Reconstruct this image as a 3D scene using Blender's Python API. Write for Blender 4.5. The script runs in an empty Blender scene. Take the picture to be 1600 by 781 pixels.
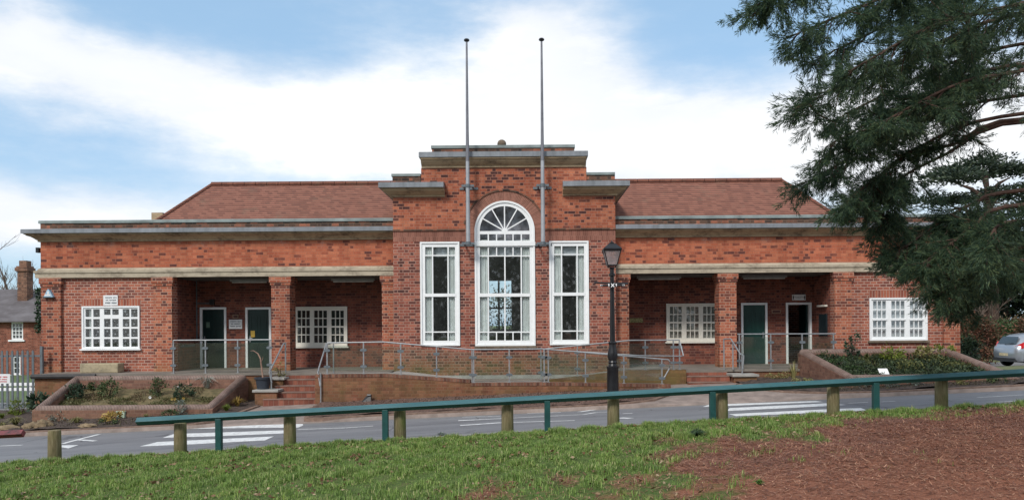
import bpy, bmesh, math, random
import numpy as np
from mathutils import Vector, Matrix

random.seed(7)
rng = np.random.default_rng(11)
R_ = math.radians
scene = bpy.context.scene
COL = scene.collection

# ------------------------------------------------------------------ camera
F, CX, CY, ROLL, EYE = 1175.0, 823.0, 505.0, 0.0075, 2.435
cs, sn = math.cos(ROLL), math.sin(ROLL)
cam_d = bpy.data.cameras.new('camera')
cam_d.sensor_width = 36.0
cam_d.sensor_fit = 'HORIZONTAL'
cam_d.lens = 36.0 * F / 1600.0
cam_d.shift_x = -(CX - 800.0) / 1600.0
cam_d.shift_y = (CY - 390.5) / 1600.0
cam_d.clip_start = 0.05
cam_d.clip_end = 3000
cam = bpy.data.objects.new('camera', cam_d)
COL.objects.link(cam)
cam.matrix_world = Matrix(((cs, sn, 0, 0), (0, 0, -1, 0), (-sn, cs, 0, EYE), (0, 0, 0, 1)))
scene.camera = cam

# ------------------------------------------------------------------ world
SUN_EL, SUN_AZ = 42.0, 205.0       # azimuth clockwise from +Y; behind and to the left of the camera
world = bpy.data.worlds.new('World')
scene.world = world
world.use_nodes = True
wn, wl = world.node_tree.nodes, world.node_tree.links
wn.clear()
wo = wn.new('ShaderNodeOutputWorld')
bg = wn.new('ShaderNodeBackground')
bg.inputs['Strength'].default_value = 0.10
wl.new(bg.outputs[0], wo.inputs[0])
sky = wn.new('ShaderNodeTexSky')
sky.sky_type = 'NISHITA'
sky.sun_disc = False
sky.sun_elevation = R_(SUN_EL)
sky.sun_rotation = R_(SUN_AZ)
sky.air_density = 1.0
sky.dust_density = 1.0
sky.ozone_density = 1.5
tc = wn.new('ShaderNodeTexCoord')


def wmath(op, a, b=None, c=None, clamp=False):
    n = wn.new('ShaderNodeMath')
    n.operation = op
    n.use_clamp = clamp
    for i, s in enumerate((a, b, c)):
        if s is None:
            continue
        if isinstance(s, (int, float)):
            n.inputs[i].default_value = s
        else:
            wl.new(s, n.inputs[i])
    return n.outputs[0]


sep = wn.new('ShaderNodeSeparateXYZ')
wl.new(tc.outputs['Generated'], sep.inputs[0])
az = wmath('ARCTAN2', sep.outputs[0], sep.outputs[1])
el = wmath('ARCSINE', sep.outputs[2])
nz = wn.new('ShaderNodeTexNoise')
nz.inputs['Scale'].default_value = 3.6
nz.inputs['Detail'].default_value = 7
nz.inputs['Roughness'].default_value = 0.58
mp = wn.new('ShaderNodeMapping')
mp.inputs['Scale'].default_value = (1.0, 1.0, 2.2)
wl.new(tc.outputs['Generated'], mp.inputs[0])
wl.new(mp.outputs[0], nz.inputs['Vector'])
nsep = wn.new('ShaderNodeSeparateColor')
wl.new(nz.outputs['Color'], nsep.inputs[0])
azw = wmath('ADD', az, wmath('MULTIPLY', wmath('SUBTRACT', nsep.outputs[0], 0.5), 0.30))
elw = wmath('ADD', el, wmath('MULTIPLY', wmath('SUBTRACT', nsep.outputs[1], 0.5), 0.14))


def azel(px, py):
    a = math.atan((px - CX) / F)
    return a, math.atan((CY - py) / F * math.cos(a))


def blob(px, py, sx, sy, rot, w):
    a0, e0 = azel(px, py)
    da = wmath('SUBTRACT', azw, a0)
    de = wmath('SUBTRACT', elw, e0)
    c, s = math.cos(R_(rot)), math.sin(R_(rot))
    p = wmath('ADD', wmath('MULTIPLY', da, c * F / sx), wmath('MULTIPLY', de, s * F / sx))
    q = wmath('ADD', wmath('MULTIPLY', da, -s * F / sy), wmath('MULTIPLY', de, c * F / sy))
    r2 = wmath('ADD', wmath('MULTIPLY', p, p), wmath('MULTIPLY', q, q))
    return wmath('MULTIPLY', wmath('EXPONENT', wmath('MULTIPLY', r2, -1.0)), w)


BLOBS = [(130, 120, 190, 55, -12, 1.0), (420, 180, 270, 65, -6, 1.3), (650, 170, 200, 80, 8, 1.0),
         (870, 75, 95, 75, 15, 1.2), (960, 200, 330, 75, -4, 1.5), (1290, 215, 250, 85, 0, 1.2),
         (60, 310, 270, 60, -4, 1.5), (640, 250, 210, 32, 0, 0.7), (850, 240, 330, 36, 0, 0.8),
         (1560, 230, 260, 140, 0, 0.9), (50, 20, 22, 60, 35, 0.35), (450, 215, 40, 50, -30, 0.35)]
tot = None
for b in BLOBS:
    o = blob(*b)
    tot = o if tot is None else wmath('ADD', tot, o)
# scattered cloud over the rest of the dome (away from the part in front)
nz2 = wn.new('ShaderNodeTexNoise')
nz2.inputs['Scale'].default_value = 2.0
nz2.inputs['Detail'].default_value = 6
wl.new(mp.outputs[0], nz2.inputs['Vector'])
away = wmath('MULTIPLY', wmath('SUBTRACT', wmath('ABSOLUTE', az), 0.75), 2.5, clamp=True)
high = wmath('MULTIPLY', wmath('SUBTRACT', el, 0.50), 4.0, clamp=True)
away = wmath('MAXIMUM', away, high)
rest = wmath('MULTIPLY', wmath('MULTIPLY', wmath('SUBTRACT', nz2.outputs['Fac'], 0.30), 4.0, clamp=True), away)
tot = wmath('ADD', tot, rest)
tot = wmath('ADD', tot, wmath('MULTIPLY', wmath('SUBTRACT', nz.outputs['Fac'], 0.5), 0.9))
nz3 = wn.new('ShaderNodeTexNoise')
nz3.inputs['Scale'].default_value = 5.0
nz3.inputs['Detail'].default_value = 8
nz3.inputs['Roughness'].default_value = 0.65
mp3 = wn.new('ShaderNodeMapping')
mp3.inputs['Scale'].default_value = (1.0, 1.0, 3.5)
mp3.inputs['Rotation'].default_value = (0.0, 0.25, 0.0)
wl.new(tc.outputs['Generated'], mp3.inputs[0])
wl.new(mp3.outputs[0], nz3.inputs['Vector'])
tot = wmath('ADD', tot, wmath('MULTIPLY', wmath('SUBTRACT', nz3.outputs['Fac'], 0.5), 1.0))
mr = wn.new('ShaderNodeMapRange')
mr.interpolation_type = 'SMOOTHSTEP'
mr.inputs['From Min'].default_value = -0.05
mr.inputs['From Max'].default_value = 1.45
wl.new(tot, mr.inputs['Value'])
# thin high haze: the clear sky itself is pale
hz = wn.new('ShaderNodeMixRGB')
hz.inputs[0].default_value = 0.55
wl.new(sky.outputs[0], hz.inputs[1])
hz.inputs[2].default_value = (3.6, 5.7, 7.9, 1)
mixc = wn.new('ShaderNodeMixRGB')
wl.new(mr.outputs[0], mixc.inputs[0])
wl.new(hz.outputs[0], mixc.inputs[1])
ccol = wn.new('ShaderNodeMixRGB')
ccol.inputs[1].default_value = (5.7, 6.2, 7.0, 1)
ccol.inputs[2].default_value = (7.9, 8.0, 8.1, 1)
cm = wn.new('ShaderNodeMapRange')
cm.inputs['From Min'].default_value = 0.36
cm.inputs['From Max'].default_value = 0.60
wl.new(wmath('ADD', wmath('MULTIPLY', nz2.outputs['Fac'], 0.55), wmath('MULTIPLY', nz3.outputs['Fac'], 0.45)), cm.inputs['Value'])
cmb = wmath('MAXIMUM', cm.outputs[0], wmath('MULTIPLY', tot, 0.38, clamp=True))
wl.new(cmb, ccol.inputs[0])
wl.new(ccol.outputs[0], mixc.inputs[2])
wl.new(mixc.outputs[0], bg.inputs['Color'])

sl = bpy.data.lights.new('sun', 'SUN')
sl.energy = 2.0
sl.angle = R_(12)
sl.color = (1.0, 0.955, 0.89)
so = bpy.data.objects.new('sun', sl)
COL.objects.link(so)
sd = Vector((math.sin(R_(SUN_AZ)) * math.cos(R_(SUN_EL)), math.cos(R_(SUN_AZ)) * math.cos(R_(SUN_EL)), math.sin(R_(SUN_EL))))
so.rotation_euler = sd.to_track_quat('Z', 'Y').to_euler()
so.location = sd * 60

scene.view_settings.view_transform = 'Standard'
scene.view_settings.look = 'None'
scene.view_settings.exposure = 0.45
scene.view_settings.gamma = 1.0
scene.view_settings.use_curve_mapping = False
scene.cycles.max_bounces = 8
scene.cycles.transparent_max_bounces = 16


# ------------------------------------------------------------------ pixel -> place helpers
def P(x, y, D):
    u, v = (x - CX) / F, (CY - y) / F
    return Vector((D * (u * cs + v * sn), D, EYE + D * (v * cs - u * sn)))


def RC(x0, y0, x1, y1, D):
    """rectangle of the photograph at depth D -> X0, X1, Z0, Z1 (z up)"""
    ym, xm = (y0 + y1) / 2, (x0 + x1) / 2
    return P(x0, ym, D).x, P(x1, ym, D).x, P(xm, y1, D).z, P(xm, y0, D).z


TY = [(-60, .80, .030), (0, .82, .035), (7, .80, .045), (12.0, .655, .0515), (12.5, .605, .0523), (13.05, .505, .0525), (13.45, .455, .053), (13.8, .44, .052),
      (19.5, .11, .039), (19.55, .21, .039), (22.4, .33, .039), (24.5, .35, .034), (35, -.10, .015), (60, -.1, .01), (900, -.1, .01)]
_ty = np.array([t[0] for t in TY], float)
_ta = np.array([t[1] for t in TY], float)
_tb = np.array([t[2] for t in TY], float)


def zt(X, Y):
    X = np.clip(X, -26, 26)
    return np.interp(Y, _ty, _ta) + np.interp(Y, _ty, _tb) * X


def hit(px, py, dz=0.0, f=zt):
    lo, hi = 3.0, 60.0
    for _ in range(60):
        m = (lo + hi) / 2
        p = P(px, py, m)
        if p.z > float(f(p.x, p.y)) + dz:
            lo = m
        else:
            hi = m
    p = P(px, py, lo)
    return p


# ------------------------------------------------------------------ object helpers
def tag(o, label=None, cat=None, group=None, kind=None):
    if label:
        o['label'] = label
    if cat:
        o['category'] = cat
    if group:
        o['group'] = group
    if kind:
        o['kind'] = kind
    return o


def empty(name, loc, label, cat, group=None, rz=0.0):
    o = bpy.data.objects.new(name, None)
    COL.objects.link(o)
    o.location = loc
    o.rotation_euler.z = rz
    o.empty_display_size = 0.2
    tag(o, label, cat, group)
    return o


def wloc(o):
    v = Vector((0, 0, 0))
    while o is not None:
        v = v + Vector(o.location)
        o = o.parent
    return v


def kids(o):
    return [c for c in bpy.data.objects if c.parent == o]


def copy_tree(o, parent=None):
    c = o.copy()
    COL.objects.link(c)
    c.parent = parent
    for ch in kids(o):
        copy_tree(ch, c)
    return c


class MB:
    def __init__(s):
        s.v, s.f = [], []

    def quad(s, a, b, c, d):
        n = len(s.v)
        s.v += [tuple(a), tuple(b), tuple(c), tuple(d)]
        s.f.append((n, n + 1, n + 2, n + 3))
        return s

    def poly(s, pts):
        n = len(s.v)
        s.v += [tuple(p) for p in pts]
        s.f.append(tuple(range(n, n + len(pts))))
        return s

    def box(s, x0, x1, y0, y1, z0, z1):
        n = len(s.v)
        s.v += [(x0, y0, z0), (x1, y0, z0), (x1, y1, z0), (x0, y1, z0), (x0, y0, z1), (x1, y0, z1), (x1, y1, z1), (x0, y1, z1)]
        for q in ((0, 3, 2, 1), (4, 5, 6, 7), (0, 1, 5, 4), (1, 2, 6, 5), (2, 3, 7, 6), (3, 0, 4, 7)):
            s.f.append(tuple(n + i for i in q))
        return s

    def hexa(s, p):
        n = len(s.v)
        s.v += [tuple(q) for q in p]
        for q in ((0, 3, 2, 1), (4, 5, 6, 7), (0, 1, 5, 4), (1, 2, 6, 5), (2, 3, 7, 6), (3, 0, 4, 7)):
            s.f.append(tuple(n + i for i in q))
        return s

    def tube(s, pts, r, n=8, caps=True, up=(0, 0, 1), phase=0.0):
        pts = [Vector(p) for p in pts]
        rs = r if isinstance(r, (list, tuple)) else [r] * len(pts)
        base = len(s.v)
        for i, p in enumerate(pts):
            a = pts[max(i - 1, 0)]
            b = pts[min(i + 1, len(pts) - 1)]
            t = (b - a).normalized()
            u = Vector(up)
            if abs(t.dot(u)) > 0.95:
                u = Vector((1, 0, 0))
            x = t.cross(u).normalized()
            y = x.cross(t).normalized()
            for k in range(n):
                an = 2 * math.pi * k / n + phase
                s.v.append(tuple(p + (x * math.cos(an) + y * math.sin(an)) * rs[i]))
        for i in range(len(pts) - 1):
            for k in range(n):
                s.f.append((base + i * n + k, base + i * n + (k + 1) % n, base + (i + 1) * n + (k + 1) % n, base + (i + 1) * n + k))
        if caps:
            s.f.append(tuple(base + k for k in range(n))[::-1])
            s.f.append(tuple(base + (len(pts) - 1) * n + k for k in range(n)))
        return s

    def lathe(s, c, prof, n=16, caps=True, phase=0.0):
        base = len(s.v)
        for r, z in prof:
            for k in range(n):
                a = 2 * math.pi * k / n + phase
                s.v.append((c[0] + r * math.cos(a), c[1] + r * math.sin(a), c[2] + z))
        m = len(prof)
        for i in range(m - 1):
            for k in range(n):
                s.f.append((base + i * n + k, base + i * n + (k + 1) % n, base + (i + 1) * n + (k + 1) % n, base + (i + 1) * n + k))
        if caps:
            s.f.append(tuple(base + k for k in range(n))[::-1])
            s.f.append(tuple(base + (m - 1) * n + k for k in range(n)))
        return s

    def plate(s, x0, x1, z0, z1, y0, y1, holes):
        """upright slab with rectangular holes (x0,x1,z0,z1)"""
        xs = sorted({x0, x1} | {h[0] for h in holes} | {h[1] for h in holes})
        zs = sorted({z0, z1} | {h[2] for h in holes} | {h[3] for h in holes})
        xs = [x for x in xs if x0 - 1e-6 <= x <= x1 + 1e-6]
        zs = [z for z in zs if z0 - 1e-6 <= z <= z1 + 1e-6]
        nx, nz_ = len(xs) - 1, len(zs) - 1

        def solid(i, j):
            if i < 0 or j < 0 or i >= nx or j >= nz_:
                return False
            cx, cz = (xs[i] + xs[i + 1]) / 2, (zs[j] + zs[j + 1]) / 2
            return not any(h[0] < cx < h[1] and h[2] < cz < h[3] for h in holes)
        for i in range(nx):
            for j in range(nz_):
                if not solid(i, j):
                    continue
                a, b, c, d = xs[i], xs[i + 1], zs[j], zs[j + 1]
                s.quad((a, y0, c), (b, y0, c), (b, y0, d), (a, y0, d))
                s.quad((b, y1, c), (a, y1, c), (a, y1, d), (b, y1, d))
                if not solid(i - 1, j):
                    s.quad((a, y1, c), (a, y0, c), (a, y0, d), (a, y1, d))
                if not solid(i + 1, j):
                    s.quad((b, y0, c), (b, y1, c), (b, y1, d), (b, y0, d))
                if not solid(i, j - 1):
                    s.quad((a, y1, c), (b, y1, c), (b, y0, c), (a, y0, c))
                if not solid(i, j + 1):
                    s.quad((a, y0, d), (b, y0, d), (b, y1, d), (a, y1, d))
        return s

    def moulding(s, xa, xb, Y, prof, kl=0.0, kr=0.0, ret_l=0.0, ret_r=0.0):
        """profile [(projection, z)] run along X on a wall at Y; kl/kr = 1 mitres round the corner with a return"""
        n = len(prof)
        cols = []
        if ret_l:
            cols.append([(xa - d * kl, Y + ret_l, z) for d, z in prof])
        cols.append([(xa - d * kl, Y - d, z) for d, z in prof])
        cols.append([(xb + d * kr, Y - d, z) for d, z in prof])
        if ret_r:
            cols.append([(xb + d * kr, Y + ret_r, z) for d, z in prof])
        base = len(s.v)
        for c in cols:
            s.v += c
        for c in range(len(cols) - 1):
            for i in range(n - 1):
                s.f.append((base + c * n + i, base + (c + 1) * n + i, base + (c + 1) * n + i + 1, base + c * n + i + 1))
        for c, x, y in ((0, xa, Y + (ret_l or 0)), (len(cols) - 1, xb, Y + (ret_r or 0))):
            m = len(s.v)
            s.v += [(x, y, prof[0][1]), (x, y, prof[-1][1])]
            s.f.append(tuple([base + c * n + i for i in range(n)] + [m + 1, m]))
        return s

    def extrude(s, pts, y0, y1):
        """outline in X,Z extruded along Y"""
        n = len(pts)
        b = len(s.v)
        s.v += [(x, y0, z) for x, z in pts] + [(x, y1, z) for x, z in pts]
        s.f.append(tuple(range(b, b + n)))
        s.f.append(tuple(range(b + 2 * n - 1, b + n - 1, -1)))
        for i in range(n):
            j = (i + 1) % n
            s.f.append((b + i, b + n + i, b + n + j, b + j))
        return s

    def build(s, name, mat, parent=None, smooth=False, bevel=0.0, origin=None, merge=False):
        org = Vector(origin) if origin is not None else (wloc(parent) if parent else None)
        if org is None:
            a = np.array(s.v)
            org = Vector(((a[:, 0].min() + a[:, 0].max()) / 2, (a[:, 1].min() + a[:, 1].max()) / 2, a[:, 2].min()))
        me = bpy.data.meshes.new(name)
        me.from_pydata([(x - org.x, y - org.y, z - org.z) for x, y, z in s.v], [], s.f)
        bm = bmesh.new()
        bm.from_mesh(me)
        if merge or smooth:
            bmesh.ops.remove_doubles(bm, verts=bm.verts, dist=1e-5)
        bmesh.ops.recalc_face_normals(bm, faces=bm.faces)
        bm.to_mesh(me)
        bm.free()
        if mat:
            me.materials.append(mat)
        if smooth:
            me.polygons.foreach_set('use_smooth', [True] * len(me.polygons))
        o = bpy.data.objects.new(name, me)
        COL.objects.link(o)
        if parent:
            o.parent = parent
            o.location = org - wloc(parent)
        else:
            o.location = org
        if bevel:
            m = o.modifiers.new('bevel', 'BEVEL')
            m.width = bevel
            m.segments = 2
            m.limit_method = 'ANGLE'
            m.angle_limit = R_(40)
        if smooth:
            me.set_sharp_from_angle(angle=R_(38))
        return o


def np_mesh(name, verts, faces, mat, parent=None, origin=None, attr=None, smooth=False):
    """fast mesh; faces (M,k) int"""
    verts = np.asarray(verts, np.float32)
    faces = np.asarray(faces, np.int32)
    if origin is None:
        if parent:
            w = wloc(parent)
            origin = (w.x, w.y, w.z)
        else:
            origin = ((verts[:, 0].min() + verts[:, 0].max()) / 2, (verts[:, 1].min() + verts[:, 1].max()) / 2, verts[:, 2].min())
    verts = verts - np.array(origin, np.float32)
    me = bpy.data.meshes.new(name)
    k = faces.shape[1]
    me.vertices.add(len(verts))
    me.vertices.foreach_set('co', verts.ravel())
    me.loops.add(faces.size)
    me.loops.foreach_set('vertex_index', faces.ravel())
    me.polygons.add(len(faces))
    me.polygons.foreach_set('loop_start', np.arange(len(faces), dtype=np.int32) * k)
    if attr is not None:
        for an, av in attr.items():
            a = me.attributes.new(an, 'FLOAT', 'POINT')
            a.data.foreach_set('value', np.asarray(av, np.float32))
    me.update(calc_edges=True)
    if mat:
        me.materials.append(mat)
    if smooth:
        me.polygons.foreach_set('use_smooth', [True] * len(me.polygons))
    o = bpy.data.objects.new(name, me)
    COL.objects.link(o)
    if parent:
        o.parent = parent
        w = wloc(parent)
        o.location = Vector(origin) - w
    else:
        o.location = origin
    return o


# ------------------------------------------------------------------ materials
class NT:
    def __init__(s, name):
        s.m = bpy.data.materials.new(name)
        s.m.use_nodes = True
        s.n, s.l = s.m.node_tree.nodes, s.m.node_tree.links
        s.b = s.n['Principled BSDF']

    def node(s, t, **kw):
        n = s.n.new(t)
        for k, v in kw.items():
            setattr(n, k, v)
        return n

    def put(s, sock, val):
        if isinstance(val, bpy.types.NodeSocket):
            s.l.new(val, sock)
        elif val is not None:
            sock.default_value = val

    def math(s, op, a, b=None, c=None, clamp=False):
        n = s.node('ShaderNodeMath', operation=op, use_clamp=clamp)
        for i, v in enumerate((a, b, c)):
            s.put(n.inputs[i], v)
        return n.outputs[0]

    def pos(s, kind='world'):
        if kind == 'world':
            return s.node('ShaderNodeNewGeometry').outputs['Position']
        return s.node('ShaderNodeTexCoord').outputs['Object']

    def noise(s, scale, detail=4, rough=.55, vec=None, stretch=None):
        n = s.node('ShaderNodeTexNoise')
        n.inputs['Scale'].default_value = scale
        n.inputs['Detail'].default_value = detail
        n.inputs['Roughness'].default_value = rough
        v = vec if vec is not None else s.pos()
        if stretch:
            mp = s.node('ShaderNodeMapping')
            mp.inputs['Scale'].default_value = stretch
            s.l.new(v, mp.inputs[0])
            v = mp.outputs[0]
        s.l.new(v, n.inputs['Vector'])
        return n.outputs['Fac']

    def ramp(s, fac, stops, interp='LINEAR'):
        r = s.node('ShaderNodeValToRGB')
        r.color_ramp.interpolation = interp
        e = r.color_ramp.elements
        while len(e) < len(stops):
            e.new(0.5)
        for i, (p, c) in enumerate(stops):
            e[i].position = p
            e[i].color = (c[0], c[1], c[2], 1)
        s.l.new(fac, r.inputs[0])
        return r.outputs[0]

    def mix(s, fac, a, b, mode='MIX'):
        n = s.node('ShaderNodeMixRGB', blend_type=mode)
        s.put(n.inputs[0], fac)
        for i, v in ((1, a), (2, b)):
            if isinstance(v, (tuple, list)):
                v = (v[0], v[1], v[2], 1)
            s.put(n.inputs[i], v)
        return n.outputs[0]

    def bump(s, h, strength=.3, dist=.01):
        b = s.node('ShaderNodeBump')
        b.inputs['Strength'].default_value = strength
        b.inputs['Distance'].default_value = dist
        s.l.new(h, b.inputs['Height'])
        s.l.new(b.outputs[0], s.b.inputs['Normal'])

    def done(s, col=None, rough=.7, metal=0.0, spec=.4):
        if col is not None:
            if isinstance(col, (tuple, list)):
                col = (col[0], col[1], col[2], 1)
            s.put(s.b.inputs['Base Color'], col)
        s.put(s.b.inputs['Roughness'], rough)
        s.b.inputs['Metallic'].default_value = metal
        s.b.inputs['Specular IOR Level'].default_value = spec
        return s.m


def srgb(r, g, b):
    f = lambda c: (c / 255 / 12.92) if c / 255 <= 0.04045 else ((c / 255 + 0.055) / 1.055) ** 2.4
    return (f(r), f(g), f(b))


def pm(name, c, rough=.6, var=.25, scale=6.0, metal=0.0, bump=0.0, c2=None, kind='world', spec=.4, stretch=None, detail=6):
    t = NT(name)
    f = t.noise(scale, detail, .6, t.pos(kind), stretch)
    hi = tuple(min(1, v * (1 + var)) for v in c)
    lo = c2 if c2 else tuple(v * (1 - var) for v in c)
    col = t.ramp(f, [(.32, lo), (.68, hi)])
    if bump:
        t.bump(t.noise(scale * 5, 5, .6, t.pos(kind)), .5, bump)
    return t.done(col, rough, metal, spec)


def brick_mat(name, stops, mortar, course=.0936, period=.36, split=.667, joint=.013, cluster=.25, stains=None, vertical=False, wash=None, bloom=None):
    t = NT(name)
    p = t.node('ShaderNodeSeparateXYZ')
    t.l.new(t.pos(), p.inputs[0])
    u = t.math('ADD', p.outputs[0], p.outputs[1])
    v = p.outputs[2]
    row = t.math('FLOOR', t.math('DIVIDE', v, course))
    fv = t.math('FRACT', t.math('DIVIDE', v, course))
    uu = t.math('ADD', t.math('DIVIDE', u, period), t.math('MULTIPLY', row, 0.5 if split > .6 else .25))
    fu = t.math('FRACT', uu)
    ui = t.math('FLOOR', uu)
    hd = t.math('GREATER_THAN', fu, split)
    dl = t.math('MINIMUM', fu, t.math('SUBTRACT', 1.0, fu))
    ds = t.math('ABSOLUTE', t.math('SUBTRACT', fu, split))
    du = t.math('MULTIPLY', t.math('MINIMUM', dl, ds), period)
    dv = t.math('MULTIPLY', t.math('MINIMUM', fv, t.math('SUBTRACT', 1.0, fv)), course)
    d = t.math('MINIMUM', du, dv)
    mr = t.node('ShaderNodeMapRange', interpolation_type='SMOOTHSTEP')
    mr.inputs['From Min'].default_value = joint * .30
    mr.inputs['From Max'].default_value = joint * .75
    t.l.new(d, mr.inputs['Value'])
    isb = mr.outputs[0]
    cv = t.node('ShaderNodeCombineXYZ')
    t.l.new(ui, cv.inputs[0])
    t.l.new(row, cv.inputs[1])
    t.l.new(hd, cv.inputs[2])
    wn_ = t.node('ShaderNodeTexWhiteNoise', noise_dimensions='3D')
    t.l.new(cv.outputs[0], wn_.inputs['Vector'])
    rnd = wn_.outputs['Value']
    big = t.noise(.9, 4, .6)
    val = t.math('ADD', rnd, t.math('MULTIPLY', t.math('SUBTRACT', big, .5), cluster * 4), clamp=True)
    bc = t.ramp(val, stops)
    # grain inside bricks
    g = t.noise(28, 4, .6)
    bc = t.mix(.5, bc, t.ramp(g, [(.3, (.62, .62, .62)), (.7, (1.3, 1.3, 1.3))]), 'MULTIPLY')
    mc = t.mix(t.noise(5, 4), tuple(m * .75 for m in mortar), tuple(m * 1.2 for m in mortar))
    col = t.mix(isb, mc, bc)
    w = t.noise(.55, 6, .65)
    col = t.mix(.75, col, t.ramp(w, [(.3, (.72, .70, .70)), (.7, (1.18, 1.16, 1.14))]), 'MULTIPLY')
    st = t.noise(2.6, 5, .65, None, (1, 1, .10))
    col = t.mix(.7, col, t.ramp(st, [(.30, (.60, .57, .56)), (.5, (1, 1, 1)), (.75, (1.10, 1.09, 1.08))]), 'MULTIPLY')
    if wash:      # orange limewash / bloom left on patches of the brickwork
        wf = t.math('MULTIPLY', t.math('SUBTRACT', t.noise(1.6, 6, .7, None, (1, 1, 2.2)), wash[1]), 5.0, clamp=True)
        col = t.mix(t.math('MULTIPLY', wf, wash[2]), col, wash[0])
    if stains:    # damp, moss and algae near given heights: (z_top, depth, colour, amount)
        for zt_, dep, c, amt in stains:
            k = t.math('DIVIDE', t.math('SUBTRACT', zt_, p.outputs[2]), dep, clamp=True)
            k = t.math('MULTIPLY', k, t.math('MULTIPLY', t.math('SUBTRACT', t.noise(1.7, 6, .7), .30), 3.0, clamp=True))
            col = t.mix(t.math('MULTIPLY', k, amt), col, c)
    if bloom:     # lime bloom washed out of the joints below the cornice
        k = t.math('DIVIDE', t.math('SUBTRACT', p.outputs[2], bloom[0]), bloom[1], clamp=True)
        k = t.math('MULTIPLY', k, t.math('MULTIPLY', t.math('SUBTRACT', t.noise(1.5, 6, .75), .54), 6.0, clamp=True))
        col = t.mix(t.math('MULTIPLY', k, .6), col, (.40, .34, .31))
    t.bump(isb, .6, .006)
    return t.done(col, .88, 0, .25)


BR_FRIEZE = brick_mat('brick_frieze', [(.0, (.12, .043, .036)), (.09, (.17, .055, .040)), (.16, (.33, .092, .052)), (.5, (.405, .118, .063)), (1, (.48, .165, .090))],
                      (.36, .150, .095), cluster=.20, wash=((.46, .148, .080), .52, .6), bloom=(4.95, .30))
BR_CENTRE = brick_mat('brick_centre', [(.0, (.085, .038, .034)), (.22, (.13, .045, .036)), (.40, (.25, .078, .054)), (.75, (.31, .102, .070)), (1, (.39, .142, .092))],
                      (.38, .225, .175), cluster=.10, joint=.019, stains=[(1.45, .55, (.115, .105, .028), .85)])
BR_UPPER = brick_mat('brick_gable', [(.0, (.075, .032, .030)), (.16, (.11, .040, .034)), (.28, (.31, .090, .052)), (.7, (.39, .122, .066)), (1, (.46, .165, .092))],
                     (.37, .185, .130), cluster=.26, joint=.014, wash=((.43, .145, .080), .53, .5))
BR_BAY = brick_mat('brick_bay', [(.0, (.16, .058, .047)), (.3, (.27, .080, .052)), (.7, (.34, .108, .068)), (1, (.42, .15, .092))],
                   (.46, .31, .25), period=.42, split=.5, cluster=.06, joint=.020)
BR_PORCH_SHADE = brick_mat('brick_porch_shaded', [(.0, (.085, .032, .030)), (.3, (.15, .050, .038)), (.7, (.21, .066, .046)), (1, (.27, .090, .058))],
                     (.22, .125, .095), cluster=.10, joint=.014)  # darker copy of the wall brick: porch shade put into the colour
BR_PILL = brick_mat('brick_pillar', [(.0, (.10, .042, .035)), (.18, (.15, .050, .038)), (.35, (.30, .090, .052)), (.7, (.37, .115, .066)), (1, (.44, .165, .096))],
                    (.42, .255, .185), cluster=.14, joint=.016, stains=[(1.3, .5, (.30, .20, .08), .5)])
BR_SOLD = brick_mat('brick_soldier', [(.0, (.20, .062, .045)), (.4, (.30, .090, .058)), (1, (.38, .125, .075))],
                    (.40, .25, .19), course=5.0, period=.19, split=.5, cluster=.04, joint=.02)
BR_BAND = brick_mat('brick_rubbed_band', [(.0, (.20, .085, .062)), (.5, (.25, .108, .078)), (1, (.30, .135, .098))],
                    (.33, .17, .13), course=.33, period=.13, split=.5, cluster=.08, joint=.008)
BR_PARA = brick_mat('brick_parapet', [(.0, (.05, .035, .03)), (.4, (.12, .07, .05)), (.75, (.20, .09, .06)), (1, (.34, .13, .08))],
                    (.16, .12, .09), cluster=.3)
BR_RETAIN = brick_mat('brick_retaining', [(.0, (.13, .046, .034)), (.4, (.20, .072, .046)), (1, (.27, .11, .07))],
                      (.21, .115, .078), cluster=.12, joint=.012, stains=[(1.05, .35, (.17, .125, .045), .5), (.55, .9, (.085, .062, .04), .6)])
BR_PLANTER = brick_mat('brick_planter', [(.0, (.15, .078, .060)), (.5, (.20, .105, .078)), (1, (.26, .14, .10))],
                       (.23, .15, .11), cluster=.1, joint=.010, stains=[(.2, .5, (.22, .14, .06), .4)])


def arch_mat():
    t = NT('brick_arch')
    s = t.node('ShaderNodeSeparateXYZ')
    t.l.new(t.pos('object'), s.inputs[0])
    a = t.math('ARCTAN2', s.outputs[2], s.outputs[0])
    k = t.math('MULTIPLY', a, 24.0)
    f = t.math('FRACT', k)
    i = t.math('FLOOR', k)
    w = t.node('ShaderNodeTexWhiteNoise', noise_dimensions='1D')
    t.l.new(i, w.inputs['W'])
    c = t.ramp(w.outputs['Value'], [(0, (.19, .082, .060)), (.5, (.24, .105, .076)), (1, (.30, .135, .098))])
    e = t.math('GREATER_THAN', t.math('MINIMUM', f, t.math('SUBTRACT', 1, f)), .10)
    c = t.mix(e, (.35, .20, .15), c)
    return t.done(t.mix(.5, c, t.ramp(t.noise(14, 5), [(.3, (.7, .7, .7)), (.7, (1.2, 1.2, 1.2))]), 'MULTIPLY'), .9, 0, .2)


BR_ARCH = arch_mat()


def stone_mat(name, c, dirt, scale=1.4):
    t = NT(name)
    n1 = t.noise(scale, 8, .68, None, (1, 1, 2.5))
    n2 = t.noise(9, 6, .65)
    col = t.ramp(t.math('ADD', t.math('MULTIPLY', n1, .7), t.math('MULTIPLY', n2, .3)), [(.36, dirt), (.52, c), (.75, tuple(min(1, v * 1.2) for v in c))])
    t.bump(n2, .3, .01)
    return t.done(col, .85, 0, .2)


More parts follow.
